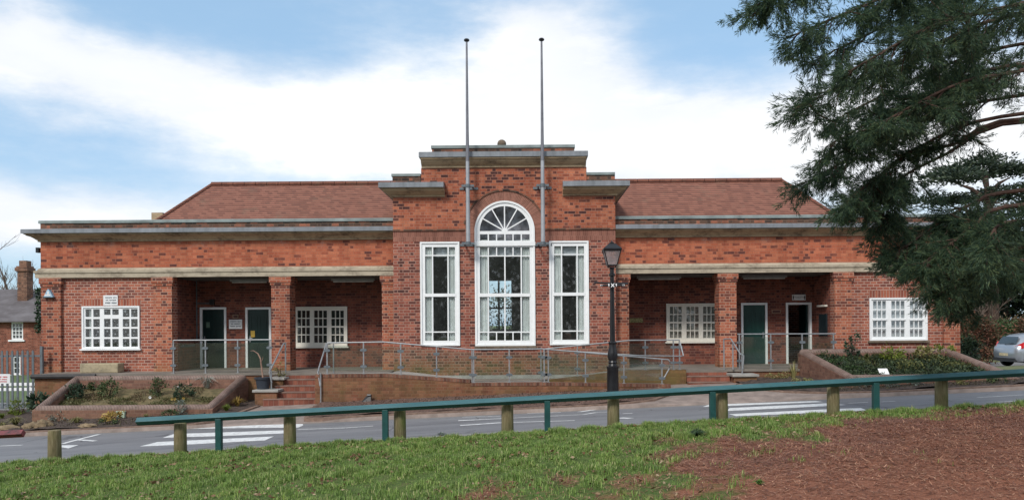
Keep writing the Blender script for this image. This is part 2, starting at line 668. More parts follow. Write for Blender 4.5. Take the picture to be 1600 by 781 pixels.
STONE = stone_mat('stone_cornice', (.39, .295, .19), (.13, .095, .065))
STONE_K = stone_mat('stone_dark', (.17, .13, .095), (.08, .065, .05), 3)
STONE_L = stone_mat('stone_string', (.41, .35, .265), (.20, .165, .125))
STONE_T = stone_mat('stone_trough', (.36, .30, .20), (.16, .14, .10), 3)
LEAD = pm('lead_flashing', (.20, .215, .235), .5, .25, 2.0, .0, stretch=(2, 2, .5))
ZINC = pm('coping_cap', (.20, .235, .23), .55, .3, 2.0)
WHITE = pm('white_paint', (.80, .81, .81), .35, .04, 4.0)
CREAM = pm('cream_paint', (.66, .63, .56), .45, .06, 4.0)
GREEN_D = pm('green_door_paint', (.007, .040, .033), .35, .15, 3.0)
GREEN_D2 = pm('green_door_dark', (.004, .019, .018), .3, .2, 3.0)
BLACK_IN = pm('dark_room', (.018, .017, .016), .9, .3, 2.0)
ROOM = pm('room_wall', (.10, .088, .074), .9, .2, 2.0)
BLACK = pm('black_paint', (.012, .012, .014), .35, .25, 8.0)
STEEL = pm('brushed_steel', (.30, .31, .32), .45, .15, 12.0, .5)
GALV = pm('galvanised_steel', (.135, .155, .17), .5, .18, 6.0, .25)
POLE_M = pm('pole_aluminium', (.36, .37, .39), .45, .12, 3.0, .3)
POLE_D = pm('pole_weathered', (.17, .17, .19), .5, .2, 3.0, .3)
def rail_mat():
    t = NT('green_rail_paint')
    a = t.noise(3.0, 7, .7, None, (.5, 3, 3))
    c = t.ramp(a, [(.3, (.024, .085, .098)), (.55, (.040, .120, .135)), (.75, (.070, .150, .165))])
    w = t.math('MULTIPLY', t.math('SUBTRACT', t.noise(2.3, 8, .75, None, (.8, 5, 5)), .63), 9.0, clamp=True)
    c = t.mix(t.math('MULTIPLY', w, .8), c, (.16, .085, .070))
    d = t.math('MULTIPLY', t.math('SUBTRACT', t.noise(9, 6, .7), .58), 7.0, clamp=True)
    c = t.mix(t.math('MULTIPLY', d, .4), c, (.10, .12, .10))
    t.bump(t.noise(30, 4, .6), .25, .004)
    return t.done(c, .48, 0, .4)


RAIL_G = rail_mat()
POST_G = pm('green_post_paint', (.012, .065, .062), .5, .22, 8.0)
RED_P = pm('red_black_paint', (.20, .040, .045), .5, .5, 6.0, c2=(.03, .02, .022))
RUBBER = pm('rubber', (.02, .02, .021), .8, .2, 20)
CURTAIN = pm('curtain_fabric', (.78, .80, .78), .9, .10, 3.0, stretch=(6, 6, .4))
NET = pm('net_curtain', (.55, .57, .60), .9, .10, 5.0)
SIGNW = pm('sign_white', (.72, .72, .72), .5, .06, 8)
SIGNG = pm('sign_lettering', (.12, .14, .16), .7, .2, 30)
SIGNR = pm('sign_red', (.55, .10, .10), .6, .1, 20)
TUBEL = pm('light_fitting', (.26, .26, .25), .5, .1, 6)
TERRA = pm('step_tile', (.27, .085, .055), .7, .3, 5.0, bump=.004)
CONC = pm('concrete', (.30, .285, .26), .85, .25, 2.5, bump=.004)
DECKM = pm('deck_concrete', (.19, .165, .14), .85, .25, 1.5, bump=.003)
SOIL = pm('soil', (.060, .042, .034), .95, .5, 9.0, bump=.03)
SOILR = pm('soil_leafy', (.115, .068, .052), .95, .5, 14.0, bump=.03)
SOILG = pm('soil_mossy', (.135, .100, .050), .95, .4, 6.0, bump=.03, c2=(.07, .065, .028))
KERBM = pm('kerb_brick', (.19, .125, .095), .9, .3, 8.0, bump=.004)
KERBC = pm('kerb_concrete', (.27, .255, .235), .9, .2, 4.0, bump=.004)
ROCK = pm('rock', (.20, .145, .085), .9, .35, 5.0, bump=.02)


def coping_mat():
    t = NT('bullnose_coping')
    s = t.node('ShaderNodeSeparateXYZ')
    t.l.new(t.pos(), s.inputs[0])
    k = t.math('FRACT', t.math('DIVIDE', t.math('ADD', s.outputs[0], s.outputs[1]), .085))
    e = t.math('GREATER_THAN', k, .14)
    c = t.ramp(t.noise(3.2, 7, .7), [(.3, (.13, .085, .072)), (.5, (.20, .135, .112)), (.72, (.27, .20, .17))])
    c = t.mix(t.math('MULTIPLY', t.math('SUBTRACT', t.noise(5, 6, .7), .56), 6, clamp=True), c, (.10, .085, .055))
    c = t.mix(e, (.085, .058, .05), c)
    t.bump(e, .3, .004)
    return t.done(c, .7, 0, .3)


COPING = coping_mat()


def roof_mat():
    t = NT('clay_roof_tiles')
    s = t.node('ShaderNodeSeparateXYZ')
    t.l.new(t.pos(), s.inputs[0])
    ch = .092
    row = t.math('FLOOR', t.math('DIVIDE', s.outputs[2], ch))
    fv = t.math('FRACT', t.math('DIVIDE', s.outputs[2], ch))
    uu = t.math('ADD', t.math('DIVIDE', t.math('ADD', s.outputs[0], t.math('MULTIPLY', s.outputs[1], .6)), .17), t.math('MULTIPLY', row, .5))
    fu = t.math('FRACT', uu)
    cv = t.node('ShaderNodeCombineXYZ')
    t.l.new(t.math('FLOOR', uu), cv.inputs[0])
    t.l.new(row, cv.inputs[1])
    w = t.node('ShaderNodeTexWhiteNoise', noise_dimensions='3D')
    t.l.new(cv.outputs[0], w.inputs['Vector'])
    v = t.math('ADD', t.math('MULTIPLY', w.outputs['Value'], .7), t.math('MULTIPLY', t.noise(.7, 5, .6), .5))
    c = t.ramp(v, [(.15, (.145, .058, .041)), (.5, (.195, .076, .051)), (.85, (.25, .102, .069))])
    e = t.math('GREATER_THAN', fv, .24)
    c = t.mix(e, (.085, .045, .040), c)
    lite = t.math('GREATER_THAN', fv, .80)
    c = t.mix(t.math('MULTIPLY', lite, .30), c, (.42, .25, .19))
    c = t.mix(t.math('MULTIPLY', t.math('SUBTRACT', t.noise(1.3, 7, .75), .56), 4.0, clamp=True), c, (.15, .105, .075))
    t.bump(fv, .8, .03)
    return t.done(c, .85, 0, .25)


ROOFT = roof_mat()


def glass_mat(name, tint=(1, 1, 1), rough=.02, ior=1.5, base=0.0, bcol=(.5, .55, .55)):
    """thin sheet of glass: clear with a mirror-like sheen, plus a little grime"""
    t = NT(name)
    n, l = t.n, t.l
    n.remove(t.b)
    out = n['Material Output']
    tr = t.node('ShaderNodeBsdfTransparent')
    tr.inputs[0].default_value = (*tint, 1)
    gl = t.node('ShaderNodeBsdfGlossy')
    gl.inputs['Roughness'].default_value = rough
    ge = t.node('ShaderNodeNewGeometry')
    dp = t.node('ShaderNodeVectorMath', operation='DOT_PRODUCT')
    l.new(ge.outputs['Incoming'], dp.inputs[0])
    l.new(ge.outputs['Normal'], dp.inputs[1])
    f0 = 1.4 * ((ior - 1) / (ior + 1)) ** 2
    k5 = t.math('POWER', t.math('SUBTRACT', 1.0, t.math('ABSOLUTE', dp.outputs['Value']), clamp=True), 5.0)
    frs = t.math('ADD', f0, t.math('MULTIPLY', k5, 1 - f0), clamp=True)
    mx = t.node('ShaderNodeMixShader')
    l.new(frs, mx.inputs[0])
    l.new(tr.outputs[0], mx.inputs[1])
    l.new(gl.outputs[0], mx.inputs[2])
    last = mx.outputs[0]
    if base:
        df = t.node('ShaderNodeBsdfDiffuse')
        df.inputs[0].default_value = (*bcol, 1)
        m2 = t.node('ShaderNodeMixShader')
        nf = t.math('MULTIPLY', t.noise(3, 5, .7), base * 2)
        l.new(nf, m2.inputs[0])
        l.new(last, m2.inputs[1])
        l.new(df.outputs[0], m2.inputs[2])
        last = m2.outputs[0]
    l.new(last, out.inputs['Surface'])
    return t.m


GLASS = glass_mat('window_glass', (.92, .94, .94), .02, 1.5, .022, (.50, .53, .50))
GLASS_B = glass_mat('balustrade_glass', (.88, .92, .90), .03, 1.42, .03, (.36, .35, .30))
LANT_G = glass_mat('lantern_glass', (.80, .76, .76), .2, 1.45, .42, (.44, .38, .38))


def leaf_mat(name, c1, c2, c3=None, rough=.6, trans=.15):
    t = NT(name)
    g = t.node('ShaderNodeNewGeometry')
    st = [(0, c1), (.6, c2)] + ([(1, c3)] if c3 else [])
    c = t.ramp(g.outputs['Random Per Island'], st)
    big = t.noise(1.3, 3, .6)
    c = t.mix(.6, c, t.ramp(big, [(.3, (.65, .65, .65)), (.7, (1.3, 1.3, 1.25))]), 'MULTIPLY')
    t.b.inputs['Subsurface Weight'].default_value = 0
    t.done(c, rough, 0, .3)
    if trans:
        tl = t.node('ShaderNodeBsdfTranslucent')
        t.l.new(c, tl.inputs[0])
        mx = t.node('ShaderNodeMixShader')
        mx.inputs[0].default_value = trans
        t.l.new(t.b.outputs[0], mx.inputs[1])
        t.l.new(tl.outputs[0], mx.inputs[2])
        t.l.new(mx.outputs[0], t.n['Material Output'].inputs['Surface'])
    return t.m

# ================================================================== BUILDING
YW, YC, YB = 25.0, 24.55, 26.8          # wing face, centre block face, porch back wall
hall = empty('brick_hall', (0.2, YW, .9), 'long single-storey red brick hall with stepped central gable, tiled hip roof and two pillared porches', 'building')
DK = .93                                 # deck level
zs = lambda x, y, D=YW: P(x, y, D).z
XL, XR = P(64, 470, YW).x, P(1500, 470, YW).x
XCL, XCR = P(614.5, 420, YC).x, P(962, 420, YC).x
Z_STR0, Z_STR1 = 4.055, 4.36             # stone string course
Z_COR0 = 5.255
Z_LEAD0, Z_LEAD1 = 5.50, 5.638
Z_COP0, Z_COP1 = 5.865, 5.965
Z_CEIL = 4.02
WIN = []


def glazed(name, label, outer, holes, D, parent=hall, mat=WHITE, depth=.11, proud=.02, back=None, sill=None, sillmat=None, glass=True):
    """window part: a frame plate with one opening for each pane; glass, sill and backing are its sub-parts. Pixel rectangles."""
    o = RC(*outer, D)
    hs = [RC(*h, D) for h in holes]
    w = MB().plate(o[0], o[1], o[2], o[3], D - proud, D + .035, hs)
    # outer casing, a little prouder than the sashes
    e = .055
    w.plate(o[0], o[1], o[2], o[3], D - proud - .035, D - proud + .001, [(o[0] + e, o[1] - e, o[2] + e, o[3] - e)])
    f = w.build(name, mat, parent)
    if label:
        f['label'] = label
    if glass:
        g = MB().box(o[0] + .03, o[1] - .03, D + .008, D + .012, o[2] + .03, o[3] - .03)
        g.build('pane', GLASS, f)
    if back:
        MB().box(o[0] - .02, o[1] + .02, D + .13, D + .16, o[2] - .05, o[3] + .05).build('blind', back, f)
    if sill:
        MB().box(o[0] - .05, o[1] + .05, D - .10, D + .10, o[2] - sill, o[2] - .004).build('sill', sillmat or mat, f)
    return f


def grid(xg, yg):
    return [(a, c, b, d) for a, b in xg for c, d in yg]


def sub3(x0, x1, n=3, g=1.2):
    w = (x1 - x0 - g * (n - 1)) / n
    return [(x0 + i * (w + g), x0 + i * (w + g) + w) for i in range(n)]


# ---- wings: pixel columns of each element
WINGS = {
    'L': dict(pil=[(65, 95), (240, 268.5)], bay=(65, 270), pier=(424, 453), half=(597, 615), win=(129, 478, 219, 544.5)),
    'R': dict(pil=[(1475, 1500), (1304.5, 1331)], bay=(1303, 1500), pier=(1124, 1151), half=(962, 983), win=(1358, 465, 1448, 531.5)),
}
WL = RC(129, 478, 219, 545, YW)
WR = RC(1358, 465, 1448, 532, YW)
XPL = P(270, 500, YW).x                  # inner faces of the bays
XPR = P(1303.5, 500, YW).x
ZG = -1.2
# bay front walls
MB().plate(XL, XPL, ZG, Z_STR0 + .02, YW, YW + .34, [WL]).build('bay_wall', BR_BAY, hall)
MB().plate(XPR, XR, ZG, Z_STR0 + .02, YW, YW + .34, [WR]).build('bay_wall', BR_BAY, hall)
# flanks and inner porch sides
MB().box(XL, XL + .34, YW + .34, 31.5, ZG, Z_STR0 + .02).build('flank_wall', BR_BAY, hall)
MB().box(XR - .34, XR, YW + .34, 31.5, ZG, Z_STR0 + .02).build('flank_wall', BR_BAY, hall)
MB().box(XPL - .34, XPL, YW + .34, YB, ZG, Z_STR0 + .02).build('porch_side_wall', BR_PORCH_SHADE, hall)
MB().box(XPR, XPR + .34, YW + .34, YB, ZG, Z_STR0 + .02).build('porch_side_wall', BR_PORCH_SHADE, hall)
# porch back walls with doors and windows
D_L = [RC(313, 480, 354, 576.5, YB), RC(384, 480, 424, 576, YB)]
D_R = [RC(1158, 473, 1199, 569, YB), RC(1228, 472.5, 1268, 569, YB)]
for d in (D_L, D_R):
    for i, h in enumerate(d):
        d[i] = (h[0], h[1], DK - .005, h[3])
W_PL = RC(459, 479, 543, 541, YB)
W_PR = RC(1041, 474, 1121, 533.5, YB)
MB().plate(XPL - .3, XCL + .4, ZG, Z_STR0 + .4, YB, YB + .3, D_L + [W_PL]).build('porch_wall', BR_PORCH_SHADE, hall)
MB().plate(XCR - .4, XPR + .3, ZG, Z_STR0 + .4, YB, YB + .3, D_R + [W_PR]).build('porch_wall', BR_PORCH_SHADE, hall)
# centre block flanks (porch inner end walls)
MB().box(XCL + .003, XCL + .3, YC + .36, 29.5, ZG, 6.6).build('gable_flank_wall', BR_UPPER, hall)
MB().box(XCR - .3, XCR - .003, YC + .36, 29.5, ZG, 6.6).build('gable_flank_wall', BR_UPPER, hall)
# porch ceilings
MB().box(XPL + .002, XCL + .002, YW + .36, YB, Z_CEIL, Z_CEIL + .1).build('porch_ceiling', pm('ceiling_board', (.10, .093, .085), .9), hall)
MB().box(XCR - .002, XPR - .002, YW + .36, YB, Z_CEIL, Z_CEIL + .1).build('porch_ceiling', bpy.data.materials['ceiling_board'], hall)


def soldier(px0, px1, py0, py1, D, name='brick_lintel'):
    r = RC(px0, py0, px1, py1, D)
    MB().box(r[0], r[1], D - .008, D + .1, r[2], r[3]).build(name, BR_SOLD, hall)


soldier(129, 219.5, 467.5, 477.5, YW)
soldier(1358, 1449, 453.5, 464.6, YW)

# pillars
ZPC = zs(250, 442.5)


def pillar(x0, x1, D, dep, zbot, name='pilaster', mat=BR_PILL):
    a, b = P(x0, 500, D).x, P(x1, 500, D).x
    o = MB().box(a, b, D, D + dep, zbot, Z_STR0 - .001).build(name, mat, hall)
    c = .055
    m = MB().box(a - c, b + c, D - c, D + dep - (.0 if name == 'pilaster' else -c), ZPC, Z_STR0 - .002)
    m.box(a - c * .5, b + c * .5, D - c * .5, D + dep - (.0 if name == 'pilaster' else -c * .5), ZPC - .09, ZPC - .001)
    m.build('capital', mat, o)
    return o


for k in ('L', 'R'):
    for a, b in WINGS[k]['pil']:
        pillar(a, b, YW - .10, .0999, ZG)
    a, b = WINGS[k]['pier']
    pillar(a, b, YW - .05, .62, DK - .1, 'pier')
    a, b = WINGS[k]['half']
    pillar(a, b, YW - .05, .50, DK - .1, 'half_pier')

# frieze, parapet, mouldings
XE = .0
for xa, xb, kl, kr in ((XL, XCL, 1, 0), (XCR, XR, 0, 1)):
    rl, rr = (4.0 if kl else 0), (4.0 if kr else 0)
    MB().box(xa, xb, YW, YW + .36, Z_STR0 + .021, Z_COR0).build('frieze', BR_FRIEZE, hall)
    MB().box(xa, xb, YW, YW + .36, Z_COR0 + .001, Z_COP0).build('parapet', BR_PARA, hall)
    if kl:
        MB().box(xa, xa + .34, YW + .361, YW + 4, Z_STR0 + .021, Z_COP0).build('frieze', BR_FRIEZE, hall)
    if kr:
        MB().box(xb - .34, xb, YW + .361, YW + 4, Z_STR0 + .021, Z_COP0).build('frieze', BR_FRIEZE, hall)
    MB().moulding(xa, xb, YW, [(.002, Z_STR0 + .0), (.12, Z_STR0 + .0), (.12, Z_STR0 + .14), (.15, Z_STR0 + .16), (.15, Z_STR0 + .235), (.08, Z_STR0 + .25), (.05, Z_STR1), (.002, Z_STR1 + .02)],
                  kl, kr, rl, rr).build('string_course', STONE_L, hall)
    MB().moulding(xa, xb, YW, [(.002, Z_COR0), (.06, Z_COR0), (.06, Z_COR0 + .05), (.09, Z_COR0 + .06), (.13, Z_COR0 + .10), (.20, Z_COR0 + .15), (.30, Z_COR0 + .185), (.30, Z_LEAD0 - .03), (.34, Z_LEAD0 - .03), (.34, Z_LEAD0), (.002, Z_LEAD0)],
                  kl, kr, rl, rr).build('cornice', STONE, hall)
    MB().moulding(xa, xb, YW, [(.002, Z_LEAD0 + .002), (.40, Z_LEAD0 + .002), (.40, Z_LEAD1 - .01), (.38, Z_LEAD1), (.002, Z_LEAD1 + .05)],
                  kl, kr, rl, rr).build('lead_flashing', LEAD, hall)
    MB().moulding(xa, xb, YW, [(.002, Z_COP0), (.045, Z_COP0), (.045, Z_COP1 - .02), (.03, Z_COP1), (-.40, Z_COP1 + .01), (-.40, Z_COP0)],
                  kl, kr, rl, rr).build('parapet_coping', ZINC, hall)

# ---- hipped roof
def roof_half(xr, xe, xc):
    zr, ze0 = zs(470, 288, 29.0), zs(300, 343, 26.9)
    sl_ = (zr - ze0) / 2.1
    Yr = 29.0
    ylow = 26.3
    zl = ze0 - sl_ * .6
    zh = zr
    k = (xe - xr) / 2.1
    xl = xe + k * .6
    yb_, = (31.7,)
    m = MB()
    m.quad((xl, ylow, zl), (xc, ylow, zl), (xc, Yr, zh), (xr, Yr, zh))
    m.quad((xc, yb_, zl), (xl, yb_, zl), (xr, Yr, zh), (xc, Yr, zh))
    m.poly([(xl, yb_, zl), (xl, ylow, zl), (xr, Yr, zh)])
    o = m.build('tiled_roof', ROOFT, hall)
    t = MB()
    n = int(abs(xc - xr) / .42)
    for i in range(n):
        a = xr + (xc - xr) * i / n
        b = xr + (xc - xr) * (i + 1) / n
        t.tube([(a, Yr, zh + .0), (b - (b - a) * .04, Yr, zh + .0)], .115, 10)
    t.tube([(xl, ylow, zl + .02), (xr, Yr, zh + .01)], .07, 8)
    t.build('ridge_tiles', ROOFT, o)


roof_half(P(331, 288, 29.0).x, P(248, 341, 26.9).x, 0.0)
roof_half(P(1221, 284, 29.0).x, P(1303, 334, 26.9).x, 0.001)
# flat roofs behind the parapets, rear walls
MB().box(XL + .35, XCL + .002, YW + .37, 31.5, Z_LEAD0 - .35, Z_LEAD0 - .2).build('flat_roof', LEAD, hall)
MB().box(XCR - .002, XR - .35, YW + .37, 31.5, Z_LEAD0 - .35, Z_LEAD0 - .2).build('flat_roof', LEAD, hall)
HB = RC(758, 437, 801, 516, 31.6)
MB().plate(XL, XR, ZG, Z_COP0, 31.6, 31.9, [HB]).build('rear_wall', BR_BAY, hall)
r = P(243, 336, 27.2)
MB().box(r.x - .05, r.x + .35, 27.0, 27.4, 5.0, r.z + .06).build('vent_cowl', STONE, hall)

# ---- centre block
zc = lambda x, y: P(x, y, YC).z
Z_SH = zc(788, 308)                       # underside of side cornices
X_UL, X_UR = P(658, 280, YC).x, P(916.5, 280, YC).x
Z_UC0, Z_UC1, Z_UL1 = zc(788, 262), zc(788, 248), zc(788, 241.5)
ACX, ACZ = P(788.5, 361, YC).x, P(788.5, 361, YC).z
AR_I, AR_O = 47.0 / F * YC, 62.5 / F * YC
Z_BAND0, Z_BAND1 = zc(788, 376.5), zc(788, 360)
WC = RC(742, 361, 835.5, 540, YC)
W1 = RC(657, 378, 718.5, 540, YC)
W2 = RC(858.5, 376.5, 920, 538, YC)
WC = (ACX - AR_I, ACX + AR_I, WC[2], ACZ)
mb = MB()
mb.plate(XCL, XCR, ZG, Z_BAND0, YC, YC + .35, [W1, W2, (WC[0], WC[1], WC[2], 99)])
mb.build('gable_wall', BR_CENTRE, hall)
# rubbed-brick band, left and right of the arch
MB().box(XCL, ACX - AR_O, YC - .004, YC + .35, Z_BAND0 + .001, Z_BAND1).build('brick_band', BR_BAND, hall)
MB().box(ACX + AR_O, XCR, YC - .004, YC + .35, Z_BAND0 + .001, Z_BAND1).build('brick_band', BR_BAND, hall)
# small projecting course above the band
MB().box(XCL - .01, ACX - AR_O * .995, YC - .045, YC + .02, Z_BAND1 + .001, Z_BAND1 + .055).build('string_moulding', BR_PARA, hall)
MB().box(ACX + AR_O * .995, XCR + .01, YC - .045, YC + .02, Z_BAND1 + .001, Z_BAND1 + .055).build('string_moulding', BR_PARA, hall)
# arch ring
NA = 40
ring = MB()
for i in range(NA):
    a0, a1 = math.pi * i / NA, math.pi * (i + 1) / NA
    c0, s0, c1, s1 = math.cos(a0), math.sin(a0), math.cos(a1), math.sin(a1)
    pts = []
    for y in (YC - .006, YC + .35):
        pts += [(ACX + AR_I * c0, y, ACZ + AR_I * s0), (ACX + AR_O * c0, y, ACZ + AR_O * s0), (ACX + AR_O * c1, y, ACZ + AR_O * s1), (ACX + AR_I * c1, y, ACZ + AR_I * s1)]
    b = len(ring.v)
    ring.v += pts
    ring.f += [(b, b + 1, b + 2, b + 3), (b, b + 3, b + 7, b + 4), (b + 1, b + 5, b + 6, b + 2)]
for sx in (-1, 1):   # straight jamb pieces below the springing
    a, b = sorted((ACX + sx * AR_I, ACX + sx * AR_O))
    ring.box(a, b, YC - .006, YC + .35, Z_BAND0 + .001, ACZ)
ring.build('brick_arch', BR_ARCH, hall, origin=(ACX, YC, ACZ))
hm = MB()
for i in range(NA):
    a0, a1 = math.pi * (.06 + .88 * i / NA), math.pi * (.06 + .88 * (i + 1) / NA)
    q = []
    for r_ in (AR_O + .001, AR_O + .05):
        for y in (YC - .04, YC + .02):
            for a in (a0, a1):
                q.append((ACX + r_ * math.cos(a), y, ACZ + r_ * math.sin(a)))
    hm.hexa([q[0], q[1], q[3], q[2], q[4], q[5], q[7], q[6]])
hm.build('hood_mould', BR_PARA, hall)
# walling above the band, cut round the arch
up = MB()
zt_ = Z_SH + .02
zb_ = Z_BAND1 + .0555
N2 = 48
up.box(XCL, ACX - AR_O, YC, YC + .35, zb_, zt_).box(ACX + AR_O, XCR, YC, YC + .35, zb_, zt_)
ztop = zt_
a_start = math.asin((zb_ - ACZ) / AR_O) if zb_ > ACZ else 0.0
for i in range(N2):
    x0 = ACX - AR_O + 2 * AR_O * i / N2
    x1 = ACX - AR_O + 2 * AR_O * (i + 1) / N2
    h0 = max(ACZ + math.sqrt(max(0, AR_O ** 2 - (x0 - ACX) ** 2)), zb_)
    h1 = max(ACZ + math.sqrt(max(0, AR_O ** 2 - (x1 - ACX) ** 2)), zb_)
    for y in (YC, YC + .35):
        up.quad((x0, y, h0), (x1, y, h1), (x1, y, ztop), (x0, y, ztop))
up.build('gable_wall', BR_UPPER, hall)
MB().box(X_UL, X_UR, YC, YC + .35, zt_ + .001, Z_UC0).build('gable_wall', BR_UPPER, hall)
MB().box(X_UL, X_UL + .3, YC + .351, 29.5, zt_ + .001, Z_UC0).build('gable_flank_wall', BR_UPPER, hall)
MB().box(X_UR - .3, X_UR, YC + .351, 29.5, zt_ + .001, Z_UC0).build('gable_flank_wall', BR_UPPER, hall)
# upper cornice and block
XA, XB = X_UL + .02, X_UR - .02
d = .32
YU = YC
MB().moulding(XA + .0, XB, YU, [(.002, Z_UC0 + .001), (.05, Z_UC0 + .001), (.05, Z_UC0 + .06), (.12, Z_UC0 + .10), (.20, Z_UC0 + .17), (.24, Z_UC0 + .26), (.24, Z_UC1 - .05), (.28, Z_UC1 - .05), (.28, Z_UC1), (.002, Z_UC1)]
              ).build('cornice', STONE, hall)
MB().box(X_UL - .03, X_UR + .03, YU - d, 29.5, Z_UC1 + .002, Z_UL1 + .03).build('lead_flashing', LEAD, hall)
t0, t1 = P(675, 235, YC + .05).x, P(897, 235, YC + .05).x
zt0, zt1 = P(788, 231.5, YC + .05).z, P(788, 227, YC + .05).z
MB().box(t0, t1, YC + .05, 28.5, Z_UL1 + .031, zt0).build('parapet', BR_PARA, hall)
MB().box(t0 - .03, t1 + .03, YC + .02, 28.53, zt0 + .001, zt1).build('parapet_coping', ZINC, hall)
b = P(784, 224, YC + .5)
MB().lathe((b.x, b.y, zt1 - .02), [(.16, 0), (.17, .05), (.10, .07), (.145, .13), (.15, .19), (.12, .26), (.06, .30), (.0, .31)], 14).build('ball_finial', STONE_K, hall, smooth=True)
# shoulders
for sgn, (pxa, pxb), (c0, c1), cy in ((-1, (613, 657), (614.5, 695), 0), (1, (917.5, 961), (879, 962), -2)):
    sa, sb = P(pxa, 280, YC).x, P(pxb, 280, YC).x
    z0 = zc(788, 287 + cy * 0)
    zs0, zs1 = zc(788, 274.5), zc(788, 270.5)
    MB().box(sa, sb, YC + .02, 29.0, Z_SH + .021, zs0).build('parapet', BR_PARA, hall)
    MB().box(sa - .03, sb + .03 * 0, YC - .02, 29.0, zs0 + .001, zs1).build('parapet_coping', ZINC, hall)
    ca, cb = P(c0, 300, YC).x, P(c1, 300, YC).x
    zl0, zl1 = zc(788, 295), zc(788, 287)
    kl, kr = (1, 0) if sgn < 0 else (0, 1)
    rl, rr = (3.5 * kl, 3.5 * kr)
    MB().moulding(ca, cb, YC, [(.002, Z_SH + .022), (.05, Z_SH + .022), (.05, Z_SH + .07), (.12, Z_SH + .10), (.22, Z_SH + .15), (.30, Z_SH + .19), (.30, zl0 - .03), (.35, zl0 - .03), (.35, zl0), (.002, zl0)], kl, kr, rl, rr).build('cornice', STONE, hall)
    MB().moulding(ca, cb, YC, [(.002, zl0 + .002), (.41, zl0 + .002), (.41, zl1 - .01), (.39, zl1), (.002, zl1 + .05)], kl, kr, rl, rr).build('lead_flashing', LEAD, hall)
MB().box(X_UL + .3, X_UR - .3, YC + .36, 29.4, 8.0, 8.1).build('flat_roof', LEAD, hall)
MB().box(XCL + .31, X_UL, YC + .36, 29.0, 6.7, 6.8).build('flat_roof', LEAD, hall)
MB().box(X_UR, XCR - .31, YC + .36, 29.0, 6.7, 6.8).build('flat_roof', LEAD, hall)

# ---- hall interior seen through the big windows
rm = MB()
X0r, X1r = XCL + .35, XCR - .35
rm.box(X0r - .02, X0r, YC + .4, 31.5, .9, 7.2).box(X1r, X1r + .02, YC + .4, 31.5, .9, 7.2)
rm.box(X0r, X1r, YC + .4, 31.5, .9, 1.0).box(X0r, X1r, YC + .4, 31.5, 7.2, 7.3)
rm.plate(X0r, X1r, 1.0, 7.2, 31.5, 31.56, [HB])
rm.build('interior_wall', ROOM, hall)
HBm = ((HB[0] + HB[1]) / 2)
rw = MB().plate(HB[0], HB[1], HB[2], HB[3], 31.56, 31.6, [(HB[0] + .05, HBm - .04, HB[2] + .05, HB[2] + .9), (HBm + .04, HB[1] - .05, HB[2] + .05, HB[2] + .9), (HB[0] + .05, HBm - .04, HB[2] + .97, HB[3] - .05), (HBm + .04, HB[1] - .05, HB[2] + .97, HB[3] - .05)])
rear_w = rw.build('window', WHITE, hall)

# ---- windows of the gable
def wavy(xa, xb, z0, z1, y, n=26, amp=.020, folds=6):
    m = MB()
    ps = []
    for i in range(n + 1):
        t = i / n
        ps.append((xa + (xb - xa) * t, y + amp * math.sin(t * folds * 2 * math.pi) + .012 * math.sin(t * 17)))
    for i in range(n):
        m.quad((ps[i][0], ps[i][1], z0), (ps[i + 1][0], ps[i + 1][1], z0), (ps[i + 1][0], ps[i + 1][1], z1), (ps[i][0], ps[i][1], z1))
    return m


def side_window(x0, x1, y0, y1, label):
    dx = x0
    cols = [(dx + 7.5, dx + 18), (dx + 20, dx + 42.3), (dx + 44.3, dx + 54)]
    o = y0 - 378
    rows = [(386 + o, 398.3 + o), (400 + o, 458.5 + o), (463.5 + o, 517.5 + o), (519.3 + o, 532 + o)]
    f = glazed('tall_window', label, (x0, y0, x1, y1), grid(cols, rows), YC)
    r = RC(x0 + 7, y0 + 8, x1 - 7, y1 - 8, YC)
    w = r[1] - r[0]
    wavy(r[0] - .05, r[0] + w * .27, r[2] - .1, r[3] + .1, YC + .080).build('curtain', CURTAIN, f)
    wavy(r[1] - w * .27, r[1] + .05, r[2] - .1, r[3] + .1, YC + .080).build('curtain', CURTAIN, f)
    MB().box(r[0], r[1], YC + .16, YC + .18, r[3] - .30, r[3] + .1).build('blind', NET, f)
    # meeting rail, slightly prouder
    a = RC(x0 + 6, 458.6 + o, x1 - 6, 463.4 + o, YC)
    MB().box(a[0], a[1], YC - .035, YC - .021, a[2], a[3]).build('meeting_rail', WHITE, f)


side_window(657, 718.5, 378, 540, 'tall white sash window left of the arched one')
side_window(858.5, 920, 376.5, 538.5, 'tall white sash window right of the arched one')

# centre arched window: frame with arched head
cols4 = [(750, 762), (764, 788), (790, 813.5), (815.5, 827.5)]
cols6 = [(750, 762), (764, 775), (776.8, 788), (790, 800.7), (802.5, 813.5), (815.5, 827.5)]
holes = grid(cols6, [(366, 376)]) + grid(cols6, [(386.2, 399)]) + grid(cols4, [(400.7, 458.3), (463.5, 517.6)]) + grid(cols6, [(519.4, 531.5)])
hs = [RC(*h, YC) for h in holes]
cw = MB()
cw.plate(WC[0], WC[1], WC[2], ACZ, YC - .02, YC + .035, hs)
e = .06
cw.plate(WC[0], WC[1], WC[2], ACZ, YC - .055, YC - .019, [(WC[0] + e, WC[1] - e, WC[2] + e, 99)])
ri = AR_I - 8.2 / F * YC


